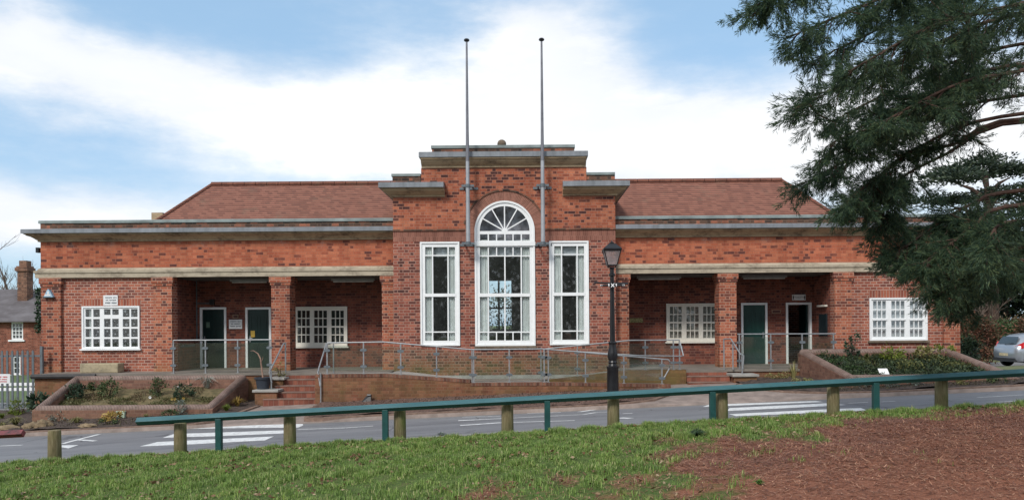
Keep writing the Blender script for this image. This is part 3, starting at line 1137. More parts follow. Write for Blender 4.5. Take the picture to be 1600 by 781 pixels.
def ringpart(m, r0, r1, y0, y1, a_0=0.0, a_1=math.pi, n=40, c=(ACX, ACZ)):
    for i in range(n):
        a, b_ = a_0 + (a_1 - a_0) * i / n, a_0 + (a_1 - a_0) * (i + 1) / n
        q = []
        for y in (y0, y1):
            q += [(c[0] + r0 * math.cos(a), y, c[1] + r0 * math.sin(a)), (c[0] + r1 * math.cos(a), y, c[1] + r1 * math.sin(a)), (c[0] + r1 * math.cos(b_), y, c[1] + r1 * math.sin(b_)), (c[0] + r0 * math.cos(b_), y, c[1] + r0 * math.sin(b_))]
        m.hexa(q)


ringpart(cw, AR_I - e, AR_I, YC - .055, YC - .0195)
ringpart(cw, ri, AR_I, YC - .0185, YC + .035)
ringpart(cw, 0.0, 4.6 / F * YC, YC - .02, YC + .034, n=14)
for an in (30, 60, 90, 120, 150):
    a = R_(an)
    nx_, nz_ = -math.sin(a), math.cos(a)
    w_ = .9 / F * YC
    r0, r1 = .05, ri + .01
    q = []
    for y in (YC - .018, YC + .033):
        for rr_, sg in ((r0, -1), (r1, -1), (r1, 1), (r0, 1)):
            q.append((ACX + rr_ * math.cos(a) + sg * nx_ * w_, y, ACZ + rr_ * math.sin(a) + sg * nz_ * w_))
    cw.hexa(q)
arw = cw.build('arched_window', WHITE, hall)
arw['label'] = 'white arched window with a fan light of spokes above a tall sash'
g = MB().box(WC[0] + .03, WC[1] - .03, YC + .008, YC + .012, WC[2] + .03, ACZ)
g.poly([(ACX + (AR_I - .03) * math.cos(math.pi * i / 24), YC + .010, ACZ + (AR_I - .03) * math.sin(math.pi * i / 24)) for i in range(25)])
g.build('pane', GLASS, arw)
a = RC(744, 377, 834, 384.5, YC)
MB().box(a[0] - .05, a[1] + .05, YC - .075, YC - .056, a[2], a[3] - .03).box(a[0] - .03, a[1] + .03, YC - .07, YC - .056, a[3] - .03, a[3]).build('transom', WHITE, arw)
a = RC(749, 458.5, 828.5, 463.4, YC)
MB().box(a[0], a[1], YC - .04, YC - .021, a[2], a[3]).build('meeting_rail', WHITE, arw)
r = RC(750, 386, 827.5, 532, YC)
wavy(r[0] - .05, r[0] + .30, r[2] - .1, r[3] + .25, YC + .080, 30).build('curtain', CURTAIN, arw)
wavy(r[1] - .26, r[1] + .05, r[2] - .1, r[3] + .25, YC + .080, 30).build('curtain', CURTAIN, arw)
MB().box(r[0] + .31, r[1] - .27, YC + .16, YC + .18, r[3] - .27, r[3] + .25).build('blind', NET, arw)
# mottled panel behind the fan light, its colour painted to stand for reflections
MB().box(WC[0] - .1, WC[1] + .1, YC + .5, YC + .52, r[3] + .3, ACZ + 1.3).build('blind', pm('fanlight_reflection', (.26, .25, .29), .8, .6, 2.4), arw)
MB().box(WC[0] - .03, WC[1] + .03, YC - .10, YC + .05, WC[2] - .075, WC[2] - .002).build('sill', STONE_K, arw)

# ---- bay windows
lb = glazed('bay_window', 'white casement window with paper snowflakes on dark panes',
            (129, 478, 219, 544.5),
            grid([(134, 143.4), (146.2, 156.4)], [(483, 495), (498.2, 510.6), (513.4, 526.4), (529.2, 541.4)]) +
            grid([(163, 173.2), (175.8, 186)], [(482.8, 491.6), (497.8, 510.6), (513.4, 526.4), (529.2, 541.4)]) +
            grid([(192.2, 202.8), (205.2, 216)], [(482.6, 495), (498, 510.4), (513.2, 526.2), (529, 541.2)]), YW, back=BLACK_IN, sill=.05)
sf = MB()
for cx, cy_, n_ in ((151, 490, 1.6), (148.5, 506, 1.1), (153, 502, 1.2), (154, 508, 1.1), (153, 518, 1.9), (150.5, 523, 1.3), (150, 536, 1.2), (154.5, 533, 1.2), (165.5, 486, 1.7), (178, 488, 1.8),
                    (167, 503, 1.4), (171, 508, 1.1), (179, 501, 1.2), (183.5, 507, 1.4), (180, 509, 1.0), (167.5, 517, 1.9), (171, 523, 1.1), (183, 516, 1.2), (180, 522, 1.8), (167, 536, 1.4), (170.5, 532, 1.2), (180.5, 532, 1.5), (183.5, 538, 1.2),
                    (195.5, 486, 2.6), (198, 491, 1.7), (210, 487, 1.5), (207.5, 493, 1.6), (197.5, 507, 2.9), (200.5, 501, 1.2), (211, 500, 1.2), (209, 506, 1.9), (196.5, 518, 1.6), (200.5, 523, 1.9), (209.5, 517, 1.8), (209, 523, 1.2), (196, 532, 1.9), (200, 537, 1.4), (195.5, 539, 1.8), (208.5, 532, 1.4), (139, 538, 1.3)):
    c = P(cx, cy_, YW + .025)
    rad = n_ * .88 / F * YW
    for k in range(3):
        a = math.pi * k / 3 + cx
        ux, uz = math.cos(a), math.sin(a)
        h = rad * .2
        sf.poly([(c.x - ux * rad - uz * h, c.y + k * .001, c.z - uz * rad + ux * h), (c.x - ux * rad + uz * h, c.y + k * .001, c.z - uz * rad - ux * h), (c.x + ux * rad + uz * h, c.y + k * .001, c.z + uz * rad - ux * h), (c.x + ux * rad - uz * h, c.y + k * .001, c.z + uz * rad + ux * h)])
    sf.poly([(c.x + rad * .55 * math.cos(t * math.pi / 4), c.y + .004, c.z + rad * .55 * math.sin(t * math.pi / 4)) for t in range(8)])
sf.build('snowflake_stickers', pm('sticker_paper', (.34, .35, .37), .8, .1, 8), lb)
r = RC(135, 482, 142, 544, YW)
wavy(r[0] + .06, r[1] - .0, r[2], r[3], YW + .07, 12, .015, 3).build('curtain', CURTAIN, lb)
r = RC(212.5, 482, 217, 544, YW)
wavy(r[0] + .03, r[1], r[2], r[3], YW + .07, 8, .01, 2).build('curtain', CURTAIN, lb)

gr3 = [(1363.7, 1384), (1392.3, 1413), (1421.3, 1441.3)]
cols9 = [c for a, b_ in gr3 for c in sub3(a, b_)]
rb = glazed('bay_window', 'white triple sash window with grey net behind, paint flaking at the sill',
            (1358, 465, 1448, 531.5), grid(cols9, [(470, 482.6), (484.4, 496.8), (500.6, 511.8), (513.6, 525.6)]), YW, back=NET, sill=.07, sillmat=STONE_K)
for a, b_ in gr3:
    q = RC(a - 1, 497.2, b_ + 1.5, 500.2, YW)
    MB().box(q[0], q[1], YW - .05, YW - .021, q[2], q[3]).build('meeting_rail', WHITE, rb)

# ---- porch windows
g3 = [(465, 484.3), (491, 511), (518, 537.3)]
c9 = [c for a, b_ in g3 for c in sub3(a, b_)]
glazed('porch_window', 'cream casement window with dark panes in the left porch', (459, 479, 543, 541), grid(c9, [(485, 496.3), (497.8, 509), (511.4, 522), (523.6, 535)]), YB, mat=CREAM, back=BLACK_IN, sill=.05)
g3 = [(1046.5, 1065), (1072.5, 1091.5), (1098.5, 1117)]
c9 = [c for a, b_ in g3 for c in sub3(a, b_)]
pw = glazed('porch_window', 'cream casement window with pale blinds in the right porch', (1041, 474, 1121, 533.5), grid(c9, [(479, 490.2), (491.8, 502.4), (505, 515.4), (517, 527.8)]), YB, mat=CREAM, back=pm('net_dim', (.40, .38, .34), .9, .25, 8), sill=.05)

# ---- doors
def door(h, label, leafmat, handle_side, is_open=False, plate_=None, frame_mat=WHITE):
    fr = MB()
    x0, x1, z0, z1 = h
    fw = .075
    fr.box(x0, x0 + fw, YB - .03, YB + .12, z0, z1).box(x1 - fw, x1, YB - .03, YB + .12, z0, z1).box(x0 + fw, x1 - fw, YB - .03, YB + .12, z1 - fw, z1)
    f = fr.build('door_frame', frame_mat, hall)
    f['label'] = label
    rm = MB()
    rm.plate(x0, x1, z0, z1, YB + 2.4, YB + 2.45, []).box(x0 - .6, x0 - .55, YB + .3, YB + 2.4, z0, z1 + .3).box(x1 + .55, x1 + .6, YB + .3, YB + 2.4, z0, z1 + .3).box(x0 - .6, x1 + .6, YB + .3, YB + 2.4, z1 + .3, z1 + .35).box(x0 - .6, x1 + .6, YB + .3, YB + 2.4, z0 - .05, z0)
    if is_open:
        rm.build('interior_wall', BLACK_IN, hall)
        q = MB().box(x1 - fw - .055, x1 - fw - .012, YB + .14, YB + .84, z0 + .02, z1 - fw - .01).build('door_leaf', leafmat, f)
        hx = x1 - fw - .075
        MB().tube([(hx, YB + .70, z0 + 1.0), (hx, YB + .82, z0 + 1.0)], .014, 8).build('handle', STEEL, q)
        return f
    q = MB().box(x0 + fw + .005, x1 - fw - .005, YB + .03, YB + .075, z0 + .015, z1 - fw - .005)
    lf = q.build('door_leaf', leafmat, f)
    w = x1 - x0
    pan = MB()
    for zz0, zz1 in ((z0 + .22, z0 + .86), (z0 + 1.12, z1 - .28)):
        for xa, xb in ((x0 + fw + .10, (x0 + x1) / 2 - .05), ((x0 + x1) / 2 + .05, x1 - fw - .10)):
            pan.plate(xa, xb, zz0, zz1, YB + .020, YB + .031, [(xa + .025, xb - .025, zz0 + .025, zz1 - .025)])
    pan.build('door_moulding', leafmat, lf)
    hx = x0 + fw + .07 if handle_side < 0 else x1 - fw - .07
    MB().box(hx - .018, hx + .018, YB + .018, YB + .029, z0 + .92, z0 + 1.14).tube([(hx, YB + .03, z0 + 1.05), (hx, YB - .03, z0 + 1.05), (hx - handle_side * .10, YB - .03, z0 + 1.05)], .011, 8).build('handle', STEEL, lf)
    if plate_:
        px0, py0, px1, py1, m_ = plate_
        a = RC(px0, py0, px1, py1, YB)
        MB().box(a[0], a[1], YB + .012, YB + .019, a[2], a[3]).build('door_notice', m_, lf)
    return f


YEL = pm('yellow_notice', (.45, .30, .05), .6, .1, 10)
door(D_L[0], 'dark green door nearest the left bay', GREEN_D2, -1, plate_=(322, 503, 327.5, 512, pm('door_label', (.10, .16, .12), .5)))
door(D_L[1], 'dark green door with small yellow notice', GREEN_D2, -1, plate_=(391.5, 516.5, 398, 526.5, YEL))
door(D_R[0], 'bottle green door nearest the right pillar', GREEN_D, 1)
door(D_R[1], 'open doorway with a dark room behind', GREEN_D2, 1, is_open=True)

# ---- things fixed to the building
def on_wall(name, label, cat, rect, D, th, mat, group=None):
    a = RC(*rect, D)
    o = MB().box(a[0], a[1], D - th, D - .002, a[2], a[3]).build(name, mat, bevel=.004)
    tag(o, label, cat, group)
    return o


def word_bars(parent, rect, D, lines, mat, name='lettering'):
    """unreadably small lines of lettering: one little block for each character"""
    m = MB()
    rr = random.Random(int(rect[0]))
    for y, hgt, words in lines:
        tot_ = sum(words) + (len(words) - 1)
        wch = min((rect[2] - rect[0]) * .86 / tot_, hgt * .85)
        x = (rect[0] + rect[2]) / 2 - tot_ * wch / 2
        for w in words:
            for _ in range(w):
                a = P(x, y, D)
                b_ = P(x + wch * .70, y + hgt * rr.choice((.75, 1, 1)), D)
                m.box(a.x, b_.x, D - .004, D + .001, b_.z, a.z)
                x += wch
            x += wch
    return m.build(name, mat, parent)


def txt(body, size, loc, mat, parent, name='lettering'):
    cu = bpy.data.curves.new(name, 'FONT')
    cu.body = body
    cu.size = size
    cu.align_x = 'CENTER'
    cu.align_y = 'CENTER'
    cu.extrude = .002
    t = bpy.data.objects.new(name, cu)
    COL.objects.link(t)
    t.rotation_euler = (math.pi / 2, 0, 0)
    bpy.context.view_layer.update()
    me = bpy.data.meshes.new_from_object(t.evaluated_get(bpy.context.evaluated_depsgraph_get()))
    bpy.data.objects.remove(t)
    me.transform(Matrix.Rotation(math.pi / 2, 4, 'X'))
    me.materials.clear()
    me.materials.append(mat)
    o = bpy.data.objects.new(name, me)
    COL.objects.link(o)
    o.parent = parent
    o.location = Vector(loc) - wloc(parent)
    return o


s = on_wall('sign', 'small white office sign with three lines of print above the snowflake window', 'sign', (162, 461, 184.5, 477), YW - .008, .025, SIGNW)
word_bars(s, (163, 461, 184, 477), YW - .034, [(464, 1.6, (9, 5)), (468, 1.6, (3, 8)), (472, 2.0, (6, 6))], SIGNG)
s = on_wall('sign', 'small white office sign with three lines of print between the two left porch doors', 'sign', (358, 499, 378.5, 513.5), YB, .025, SIGNW)
word_bars(s, (358.5, 499, 378, 513), YB - .026, [(501.5, 1.4, (9, 5)), (505, 1.4, (3, 8)), (508.8, 1.8, (6, 6))], SIGNG)
s = on_wall('sign', 'white toilets sign above the open doorway in the right porch', 'sign', (1237.5, 460, 1258.5, 469), YB, .025, SIGNW)
a = RC(1240.5, 460, 1255.5, 469, YB)
txt('TOILETS', .088, ((a[0] + a[1]) / 2, YB - .026, (a[2] + a[3]) / 2), SIGNG, s)
pg = MB()
for px_ in (1239.3, 1256.8):
    c = P(px_, 464.5, YB)
    pg.box(c.x - .022, c.x + .022, YB - .029, YB - .024, c.z - .02, c.z + .035).box(c.x - .016, c.x - .003, YB - .029, YB - .024, c.z - .075, c.z - .021).box(c.x + .003, c.x + .016, YB - .029, YB - .024, c.z - .075, c.z - .021)
    pg.poly([(c.x + .016 * math.cos(k * math.pi / 4), YB - .0285, c.z + .058 + .016 * math.sin(k * math.pi / 4)) for k in range(8)])
pg.build('figure_symbol', BLACK, s)
for rect, lab in (((364.5, 492, 372, 496.5), 'small empty brass-edged frame above the white sign between the left porch doors'), ((1206.5, 484.5, 1219, 488.5), 'small brass-edged plaque between the two right porch doors')):
    a = RC(*rect, YB)
    o = MB().box(a[0], a[1], YB - .015, YB - .002, a[2], a[3]).build('wall_plaque', pm('plaque_dark', (.09, .03, .025), .6))
    tag(o, lab, 'plaque')
    MB().plate(a[0] - .015, a[1] + .015, a[2] - .015, a[3] + .015, YB - .022, YB - .001, [(a[0] + .008, a[1] - .008, a[2] + .008, a[3] - .008)]).build('frame', pm('plaque_frame', (.30, .19, .12), .5), o)
a = RC(983, 497, 1004, 503.5, YB)
o = MB().box(a[0], a[1], YB - .04, YB - .002, a[2], a[3]).build('wall_plaque', pm('mossy_wood', (.28, .25, .12), .9, .6, 20, c2=(.10, .09, .035)))
tag(o, 'mossy wooden board fixed on the dark brick beside the left pillar of the right porch', 'plaque')
o = on_wall('vent_grille', 'tiny terracotta air brick high on the right porch wall', 'vent', (1009, 487, 1015, 490), YB, .012, pm('airbrick', (.16, .06, .045), .9))

# fluorescent fittings under the porch ceilings
for i, (x0, x1, y) in enumerate(((360, 419, 437), (518, 586, 436), (995, 1064, 430.6), (1159, 1229, 429.6))):
    lab = ('fluorescent light fitting above the left porch doors', 'fluorescent light fitting above the left porch window',
           'fluorescent light fitting above the right porch window', 'fluorescent light fitting above the right porch doors')[i]
    Dl = 25.9
    a, b_ = P(x0, y, Dl), P(x1, y, Dl)
    zc_ = Z_CEIL
    o = MB().box(a.x, b_.x, Dl - .06, Dl + .06, zc_ - .075, zc_ - .002).build('ceiling_light', TUBEL)
    tag(o, lab, 'light fitting', 'fluorescent fittings in the porches')
    MB().tube([(a.x + .06, Dl, zc_ - .098), (b_.x - .06, Dl, zc_ - .098)], .022, 8).build('tube', pm('tube_glass%d' % i, (.55, .55, .53), .3) if i == 0 else bpy.data.materials['tube_glass0'], o)

# conduit with a box in the left porch
a, b_ = P(307, 436, YB), P(308.5, 531, YB)
c0, c1 = P(308, 474, YB), P(330, 473.4, YB)
o = MB().tube([(b_.x, YB - .04, Z_CEIL), (b_.x, YB - .04, b_.z)], .022, 8).tube([(c0.x, YB - .04, c0.z), (c1.x, YB - .04, c0.z)], .018, 8).build('conduit_pipe', GALV)
tag(o, 'grey conduit pipe with a side branch in the corner of the left porch', 'pipe')
MB().box(c1.x - .03, c1.x + .14, YB - .09, YB - .003, c0.z - .05, c0.z + .14).build('junction_box', BLACK, o)
# grab rail on the left porch side wall
o = MB().tube([(XPL + .09, 25.5, DK + .82), (XPL + .09, 26.4, DK + .82)], .035, 8).box(XPL + .003, XPL + .09, 25.55, 25.6, DK + .80, DK + .84).box(XPL + .003, XPL + .09, 26.3, 26.35, DK + .80, DK + .84).build('grab_rail', GALV)
tag(o, 'short grey grab rail on the inner side wall of the left porch', 'rail')
# notice board on the right porch side wall
o = MB().box(XPR - .05, XPR - .003, 25.55, 26.2, DK + 1.0, DK + 1.75).build('notice_board', pm('board_dark', (.015, .025, .03), .3))
tag(o, 'dark framed notice board on the side wall of the right porch', 'notice board')
o = MB().box(XPR - .10, XPR - .003, 25.55, 26.25, DK + 2.0, DK + 2.06).build('strip_light', CREAM)
tag(o, 'short pale strip light over the notice board in the right porch', 'light fitting')
# alarm box
a = P(78.5, 452, YW - .1)
c = P(65.5 + 13, 464, YW - .1)
hw, z0, z1 = .155, c.z, a.z + .0
ab = MB().extrude([(c.x - hw, z0), (c.x + hw, z0), (c.x + .02, z1), (c.x - .02, z1)], YW - .21, YW - .102).build('alarm_box', pm('alarm_blue', (.30, .46, .58), .4, .15, 8))
tag(ab, 'pale blue triangular alarm box on the far left brick pillar', 'alarm')
MB().box(c.x - .12, c.x + .08, YW - .214, YW - .209, z0 + .035, z0 + .085).box(c.x - .025, c.x + .025, YW - .214, YW - .209, z0 + .09, z0 + .19).build('lettering', SIGNW, ab)
MB().box(c.x - hw - .01, c.x + hw + .01, YW - .22, YW - .102, z0 - .035, z0 - .002).build('base', BLACK, ab)
# bracket on the upper left corner
c = P(60, 393, YW + .2)
o = MB().tube([(XL - .0, YW + .2, c.z - .03), (c.x, YW + .2, c.z - .03)], .018, 6).box(c.x - .05, c.x + .05, YW + .13, YW + .27, c.z - .04, c.z + .13).build('security_lamp', BLACK)
tag(o, 'small black lamp on a short arm at the upper left corner of the hall', 'lamp')

# flagpoles
for pts, lab in (((727, 65, 731.5, 381), 'left flagpole of the two on the gable, tall and tapering'), ((847, 64, 848.5, 381), 'right flagpole of the two on the gable, tall and tapering')):
    Dp = YC - .52
    t, b_ = P(pts[0], pts[1], Dp), P(pts[2], pts[3], Dp)
    xm = (t.x + b_.x) / 2
    xm = b_.x
    fp = empty('flagpole', (xm, Dp, b_.z), lab, 'flagpole', 'flagpoles on the gable')
    H = t.z - b_.z
    zj = P(788, 252, Dp).z
    MB().tube([(xm, Dp, b_.z), (xm, Dp, zj)], [.068, .060], 12).build('lower_pole', POLE_M, fp, smooth=True)
    MB().tube([(xm, Dp, zj - .001), (xm, Dp, b_.z + H * .55), (xm, Dp, t.z)], [.0595, .048, .030], 12).build('upper_pole', POLE_D, fp, smooth=True)
    MB().lathe((xm, Dp, t.z - .02), [(.03, 0), (.085, .03), (.092, .06), (.07, .09), (.02, .11), (0, .112)], 12).build('truck', BLACK, fp, smooth=True)
    for zz, nm in ((b_.z + .02, 'foot_bracket'), (P(788, 290, Dp).z, 'wall_bracket')):
        k = MB().box(xm - .16, xm - .12, Dp + .06, YC - .002, zz - .03, zz + .03).box(xm + .12, xm + .16, Dp + .06, YC - .002, zz - .03, zz + .03)
        k.box(xm - .20, xm + .20, Dp - .02, Dp + .06, zz - .035, zz + .035).lathe((xm, Dp, zz - .05), [(.085, 0), (.085, .10)], 12)
        k.box(xm - .30, xm + .30, YC - .03, YC - .003, zz - .04, zz + .04)
        k.build(nm, GALV, fp)

# ================================================================== GROUND
def fbm(X, Y, seed, f0=.5, oct_=4):
    r = np.random.default_rng(seed)
    o = np.zeros_like(X)
    amp, f = 1.0, f0
    for _ in range(oct_):
        for _ in range(3):
            a = r.uniform(0, 2 * np.pi)
            ph = r.uniform(0, 2 * np.pi)
            o += amp * np.sin((X * np.cos(a) + Y * np.sin(a)) * f * 2 * np.pi + ph) / 3
        amp *= .6
        f *= 2.1
    return o


def litter(X, Y):
    """1 where brown conifer litter covers the lawn"""
    edge = np.interp(Y, [0, 4, 7, 9, 10.4, 11.1, 11.7, 12.2], [-2, -.9, .55, 1.75, 2.6, 3.8, 5.4, 9.5])
    d = X - edge + 1.2 * fbm(X, Y, 5, .35, 4) + .9 * fbm(X, Y, 6, 1.4, 3)
    d = np.minimum(d, (12.0 - Y + .25 * fbm(X, Y, 8, .6, 3)) * 1.6)
    return np.clip(d / 3.2 + .34, 0, 1)


gx = np.concatenate([np.linspace(-300, -26, 10), np.arange(-25.6, 25.7, .2), np.linspace(26, 300, 10)])
gy = np.concatenate([np.linspace(-60, 3, 12), np.arange(3.2, 14.2, .12), np.array([16, 19, 22, 24, 25, 27, 30, 35, 45, 60, 120, 300, 900])])
GX, GY = np.meshgrid(gx, gy)
GZ = zt(GX, GY)
GZ = np.where((GY > 13.62) & (GY < 59) & (np.abs(GX) < 60), GZ - .12, GZ)
GZ = np.where((GY < 13.4) & (GY > 2), GZ + .018 * fbm(GX, GY, 3, .5, 4), GZ)
LT = litter(GX, GY)
LT = np.where((GY > 13.6), 0, LT)
nx_, ny_ = len(gx), len(gy)
ii = np.arange(ny_ * nx_).reshape(ny_, nx_)
gf = np.stack([ii[:-1, :-1], ii[:-1, 1:], ii[1:, 1:], ii[1:, :-1]], -1).reshape(-1, 4)


def ground_mat():
    t = NT('lawn_and_litter')
    at = t.node('ShaderNodeAttribute', attribute_name='litter')
    g = t.ramp(t.noise(7, 7, .7), [(.3, (.06, .075, .022)), (.5, (.085, .13, .032)), (.72, (.15, .15, .06))])
    br = t.ramp(t.noise(26, 6, .7, None, (1, 2.2, 1)), [(.3, (.13, .052, .032)), (.5, (.26, .105, .062)), (.72, (.37, .18, .115))])
    k = t.math('MULTIPLY', t.math('SUBTRACT', t.math('ADD', at.outputs['Fac'], t.math('MULTIPLY', t.math('SUBTRACT', t.noise(2.2, 6, .7), .5), 1.3)), .30), 3.0, clamp=True)
    c = t.mix(k, g, br)
    c = t.mix(t.math('MULTIPLY', t.math('SUBTRACT', t.noise(3.1, 6, .7), .60), 6, clamp=True), c, (.13, .095, .055))
    t.bump(t.noise(22, 6, .7), .8, .04)
    return t.done(c, .95, 0, .15)


gnd = np_mesh('ground', np.stack([GX, GY, GZ], -1).reshape(-1, 3), gf, ground_mat(), origin=(0, 0, 0), attr={'litter': LT.ravel()}, smooth=True)
tag(gnd, kind='structure')


def sheet(name, xs, ys, f, dz, mat):
    X, Y = np.meshgrid(np.array(xs, float), np.array(ys, float))
    Z = f(X, Y) + dz
    i = np.arange(X.size).reshape(X.shape)
    fa = np.stack([i[:-1, :-1], i[:-1, 1:], i[1:, 1:], i[1:, :-1]], -1).reshape(-1, 4)
    o = np_mesh(name, np.stack([X, Y, Z], -1).reshape(-1, 3), fa, mat, origin=(0, 0, 0), smooth=True)
    tag(o, kind='structure')
    return o


def asphalt():
    t = NT('asphalt')
    a = t.noise(60, 4, .7)
    b = t.noise(.8, 6, .65, None, (.35, 1.4, 1))
    c = t.ramp(t.math('ADD', t.math('MULTIPLY', a, .45), t.math('MULTIPLY', b, .6)), [(.36, (.125, .125, .134)), (.52, (.170, .170, .180)), (.70, (.225, .224, .230))])
    c = t.mix(t.math('MULTIPLY', t.math('GREATER_THAN', t.noise(1.1, 7, .7, None, (.5, 2, 1)), .585), .35), c, (.075, .078, .088))
    vo = t.node('ShaderNodeTexVoronoi', feature='DISTANCE_TO_EDGE')
    vo.inputs['Scale'].default_value = .55
    wv = t.node('ShaderNodeMixRGB')
    wv.inputs[0].default_value = .12
    t.l.new(t.pos(), wv.inputs[1])
    nn = t.node('ShaderNodeTexNoise')
    nn.inputs['Scale'].default_value = 2.5
    nn.inputs['Detail'].default_value = 6
    t.l.new(t.pos(), nn.inputs['Vector'])
    t.l.new(nn.outputs['Color'], wv.inputs[2])
    t.l.new(wv.outputs[0], vo.inputs['Vector'])
    cr = t.math('MULTIPLY', t.math('LESS_THAN', vo.outputs['Distance'], .012), t.math('GREATER_THAN', t.noise(.5, 3), .48))
    c = t.mix(t.math('MULTIPLY', cr, .55), c, (.05, .05, .055))
    # grit and dust gathered towards both edges, wheel-polished tracks between
    sp = t.node('ShaderNodeSeparateXYZ')
    t.l.new(t.pos(), sp.inputs[0])
    e1 = t.math('DIVIDE', t.math('SUBTRACT', 14.7, sp.outputs[1]), .9, clamp=True)
    e2 = t.math('DIVIDE', t.math('SUBTRACT', sp.outputs[1], 18.9), .6, clamp=True)
    ee = t.math('MULTIPLY', t.math('MAXIMUM', e1, e2), t.math('MULTIPLY', t.noise(1.8, 6, .7), 1.4), clamp=True)
    c = t.mix(t.math('MULTIPLY', ee, .6), c, (.21, .19, .165))
    t.bump(a, .4, .006)
    return t.done(c, .72, 0, .35)


ASPH = asphalt()
XS = np.concatenate([np.linspace(-60, -26, 8), np.arange(-25, 25.1, 1.0), np.linspace(26, 60, 8)])


def zroad(X, Y):
    X = np.clip(X, -26, 26)
    a = np.interp(Y, [13.8, 19.5], [.44, .11])
    b = np.interp(Y, [13.8, 19.5], [.052, .039])
    return a + b * X


sheet('road', XS, np.linspace(13.78, 19.5, 9), zroad, 0.0, ASPH)
sheet('verge_edging', XS, [13.45, 13.62, 13.785], lambda X, Y: zroad(X, np.full_like(Y, 13.8)) + .03 + (13.8 - Y) * .10, 0.0, pm('edging_concrete', (.24, .23, .205), .9, .25, 3.0, bump=.004))
PAVE = pm('pavement_setts', (.235, .185, .16), .85, .28, 3.0, bump=.004)


def zpave(X, Y):
    return zt(X, np.maximum(Y, 19.56))


def zpv(X, Y):
    z = zpave(X, Y)
    # dropped kerb at the crossing places
    d = np.maximum(np.exp(-((X + 6.6) / 1.6) ** 4), np.exp(-((X - 5.4) / 1.9) ** 4))
    return z - .10 * d * np.clip(1 - (Y - 19.5) / .8, 0, 1) - .25 * (Y < 19.4999)


sheet('pavement', np.arange(-16.6, 15.1, .4), [19.497, 19.5, 19.7, 20.0, 20.4, 21, 22.4, 24.5, 27, 31], zpv, 0.0, PAVE)
sheet('path', np.linspace(-45, -15.6, 12), [19.5, 22.4, 24.5, 27.5], zpave, .012, pm('path_tarmac', (.20, .20, .20), .9, .15, 2.0))
sheet('driveway', np.linspace(14.7, 60, 30), [19.5, 20.5, 21.5, 22.4, 23.0], zpave, .012, CONC)
sheet('parking_tarmac', np.linspace(19.3, 60, 30), [30.6, 32, 34, 35, 38.5], zpave, .026, ASPH)
sheet('lawn', np.linspace(14.7, 60, 30), [23.0, 24.5, 27, 29.0, 31, 35, 42, 60], zpave, .014, pm('far_grass', (.10, .125, .045), .95, .3, 5.0, c2=(.13, .11, .055)))
sheet('lawn', np.linspace(-45, -15.6, 12), [27.5, 29, 31, 35, 45, 60], zpave, .013, pm('far_grass_left', (.10, .14, .05), .95, .3, 5.0))

# ---- kerb along the far side of the road
def kerb_run(name, pts, w, h, mat, zf):
    m = MB()
    n = len(pts)
    for i in range(n - 1):
        (x0, y0), (x1, y1) = pts[i], pts[i + 1]
        t = Vector((x1 - x0, y1 - y0, 0)).normalized()
        nn = Vector((-t.y, t.x, 0)) * w
        za, zb = float(zf(x0, y0)), float(zf(x1, y1))
        m.hexa([(x0, y0, za - .15), (x1, y1, zb - .15), (x1 + nn.x, y1 + nn.y, zb - .15), (x0 + nn.x, y0 + nn.y, za - .15),
                (x0, y0, za + h), (x1, y1, zb + h), (x1 + nn.x, y1 + nn.y, zb + h), (x0 + nn.x, y0 + nn.y, za + h)])
    o = m.build(name, mat, origin=(pts[0][0], pts[0][1], float(zf(*pts[0]))), merge=True)
    tag(o, kind='structure')
    return o


def xr_(a, b, s=.9):
    n = max(2, int(abs(b - a) / s))
    return [a + (b - a) * i / n for i in range(n + 1)]


BED_L = [(-26, 19.62), (-8.75, 19.62), (-8.35, 19.9), (-8.05, 22.5), (-8.0, 24.0), (-26, 24.0)]
BED_C = [(-5.75, 19.75), (-5.3, 19.62), (1.5, 19.60), (2.6, 19.75), (3.3, 20.1), (3.75, 20.7), (3.95, 21.4), (3.8, 22.35), (-6.0, 22.35), (-6.15, 21.6)]
BED_R = [(6.35, 22.3), (6.5, 21.2), (7.0, 20.5), (7.9, 19.95), (9.2, 19.66), (12.6, 19.62), (13.6, 19.75), (14.2, 20.1), (14.45, 20.8), (14.5, 24.4), (6.3, 24.4)]
for poly, dz, m, nm in ((BED_L, .03, SOIL, 'flower_bed'), (BED_C, .03, SOILR, 'flower_bed'), (BED_R, .03, SOIL, 'flower_bed')):
    # dense bumpy soil inside the outline
    xs0, xs1 = min(p[0] for p in poly), max(p[0] for p in poly)
    bm = bmesh.new()
    vs = [bm.verts.new((x, y, 0)) for x, y in poly]
    fc = bm.faces.new(vs)
    bmesh.ops.triangulate(bm, faces=[fc])
    for _ in range(6):
        long_e = [e_ for e_ in bm.edges if e_.calc_length() > .30]
        if not long_e:
            break
        bmesh.ops.subdivide_edges(bm, edges=long_e, cuts=1, use_grid_fill=False)
        bmesh.ops.triangulate(bm, faces=bm.faces)
    V = np.array([v.co[:] for v in bm.verts])
    hump = .05 * fbm(V[:, 0], V[:, 1], 21, .8, 4)
    zz = zpave(V[:, 0], V[:, 1]) + dz + np.abs(hump)
    for v, z in zip(bm.verts, zz):
        v.co.z = z
    me = bpy.data.meshes.new(nm)
    bm.to_mesh(me)
    bm.free()
    me.materials.append(m)
    o = bpy.data.objects.new(nm, me)
    COL.objects.link(o)
    tag(o, kind='structure')
kerb_run('kerb', [(x, 19.5) for x in xr_(-26, -8.6)], .14, .03, KERBM, zpave)
kerb_run('kerb', [(-8.6, 19.5), (-8.2, 19.85), (-7.95, 22.4)], -.0 + .12, .04, KERBM, zpave)
kerb_run('kerb', [(x, 19.5) for x in xr_(-5.3, 1.5)] + [(2.65, 19.62), (3.4, 19.98), (3.88, 20.62), (4.08, 21.4), (3.92, 22.35)], .13, .04, KERBM, zpave)
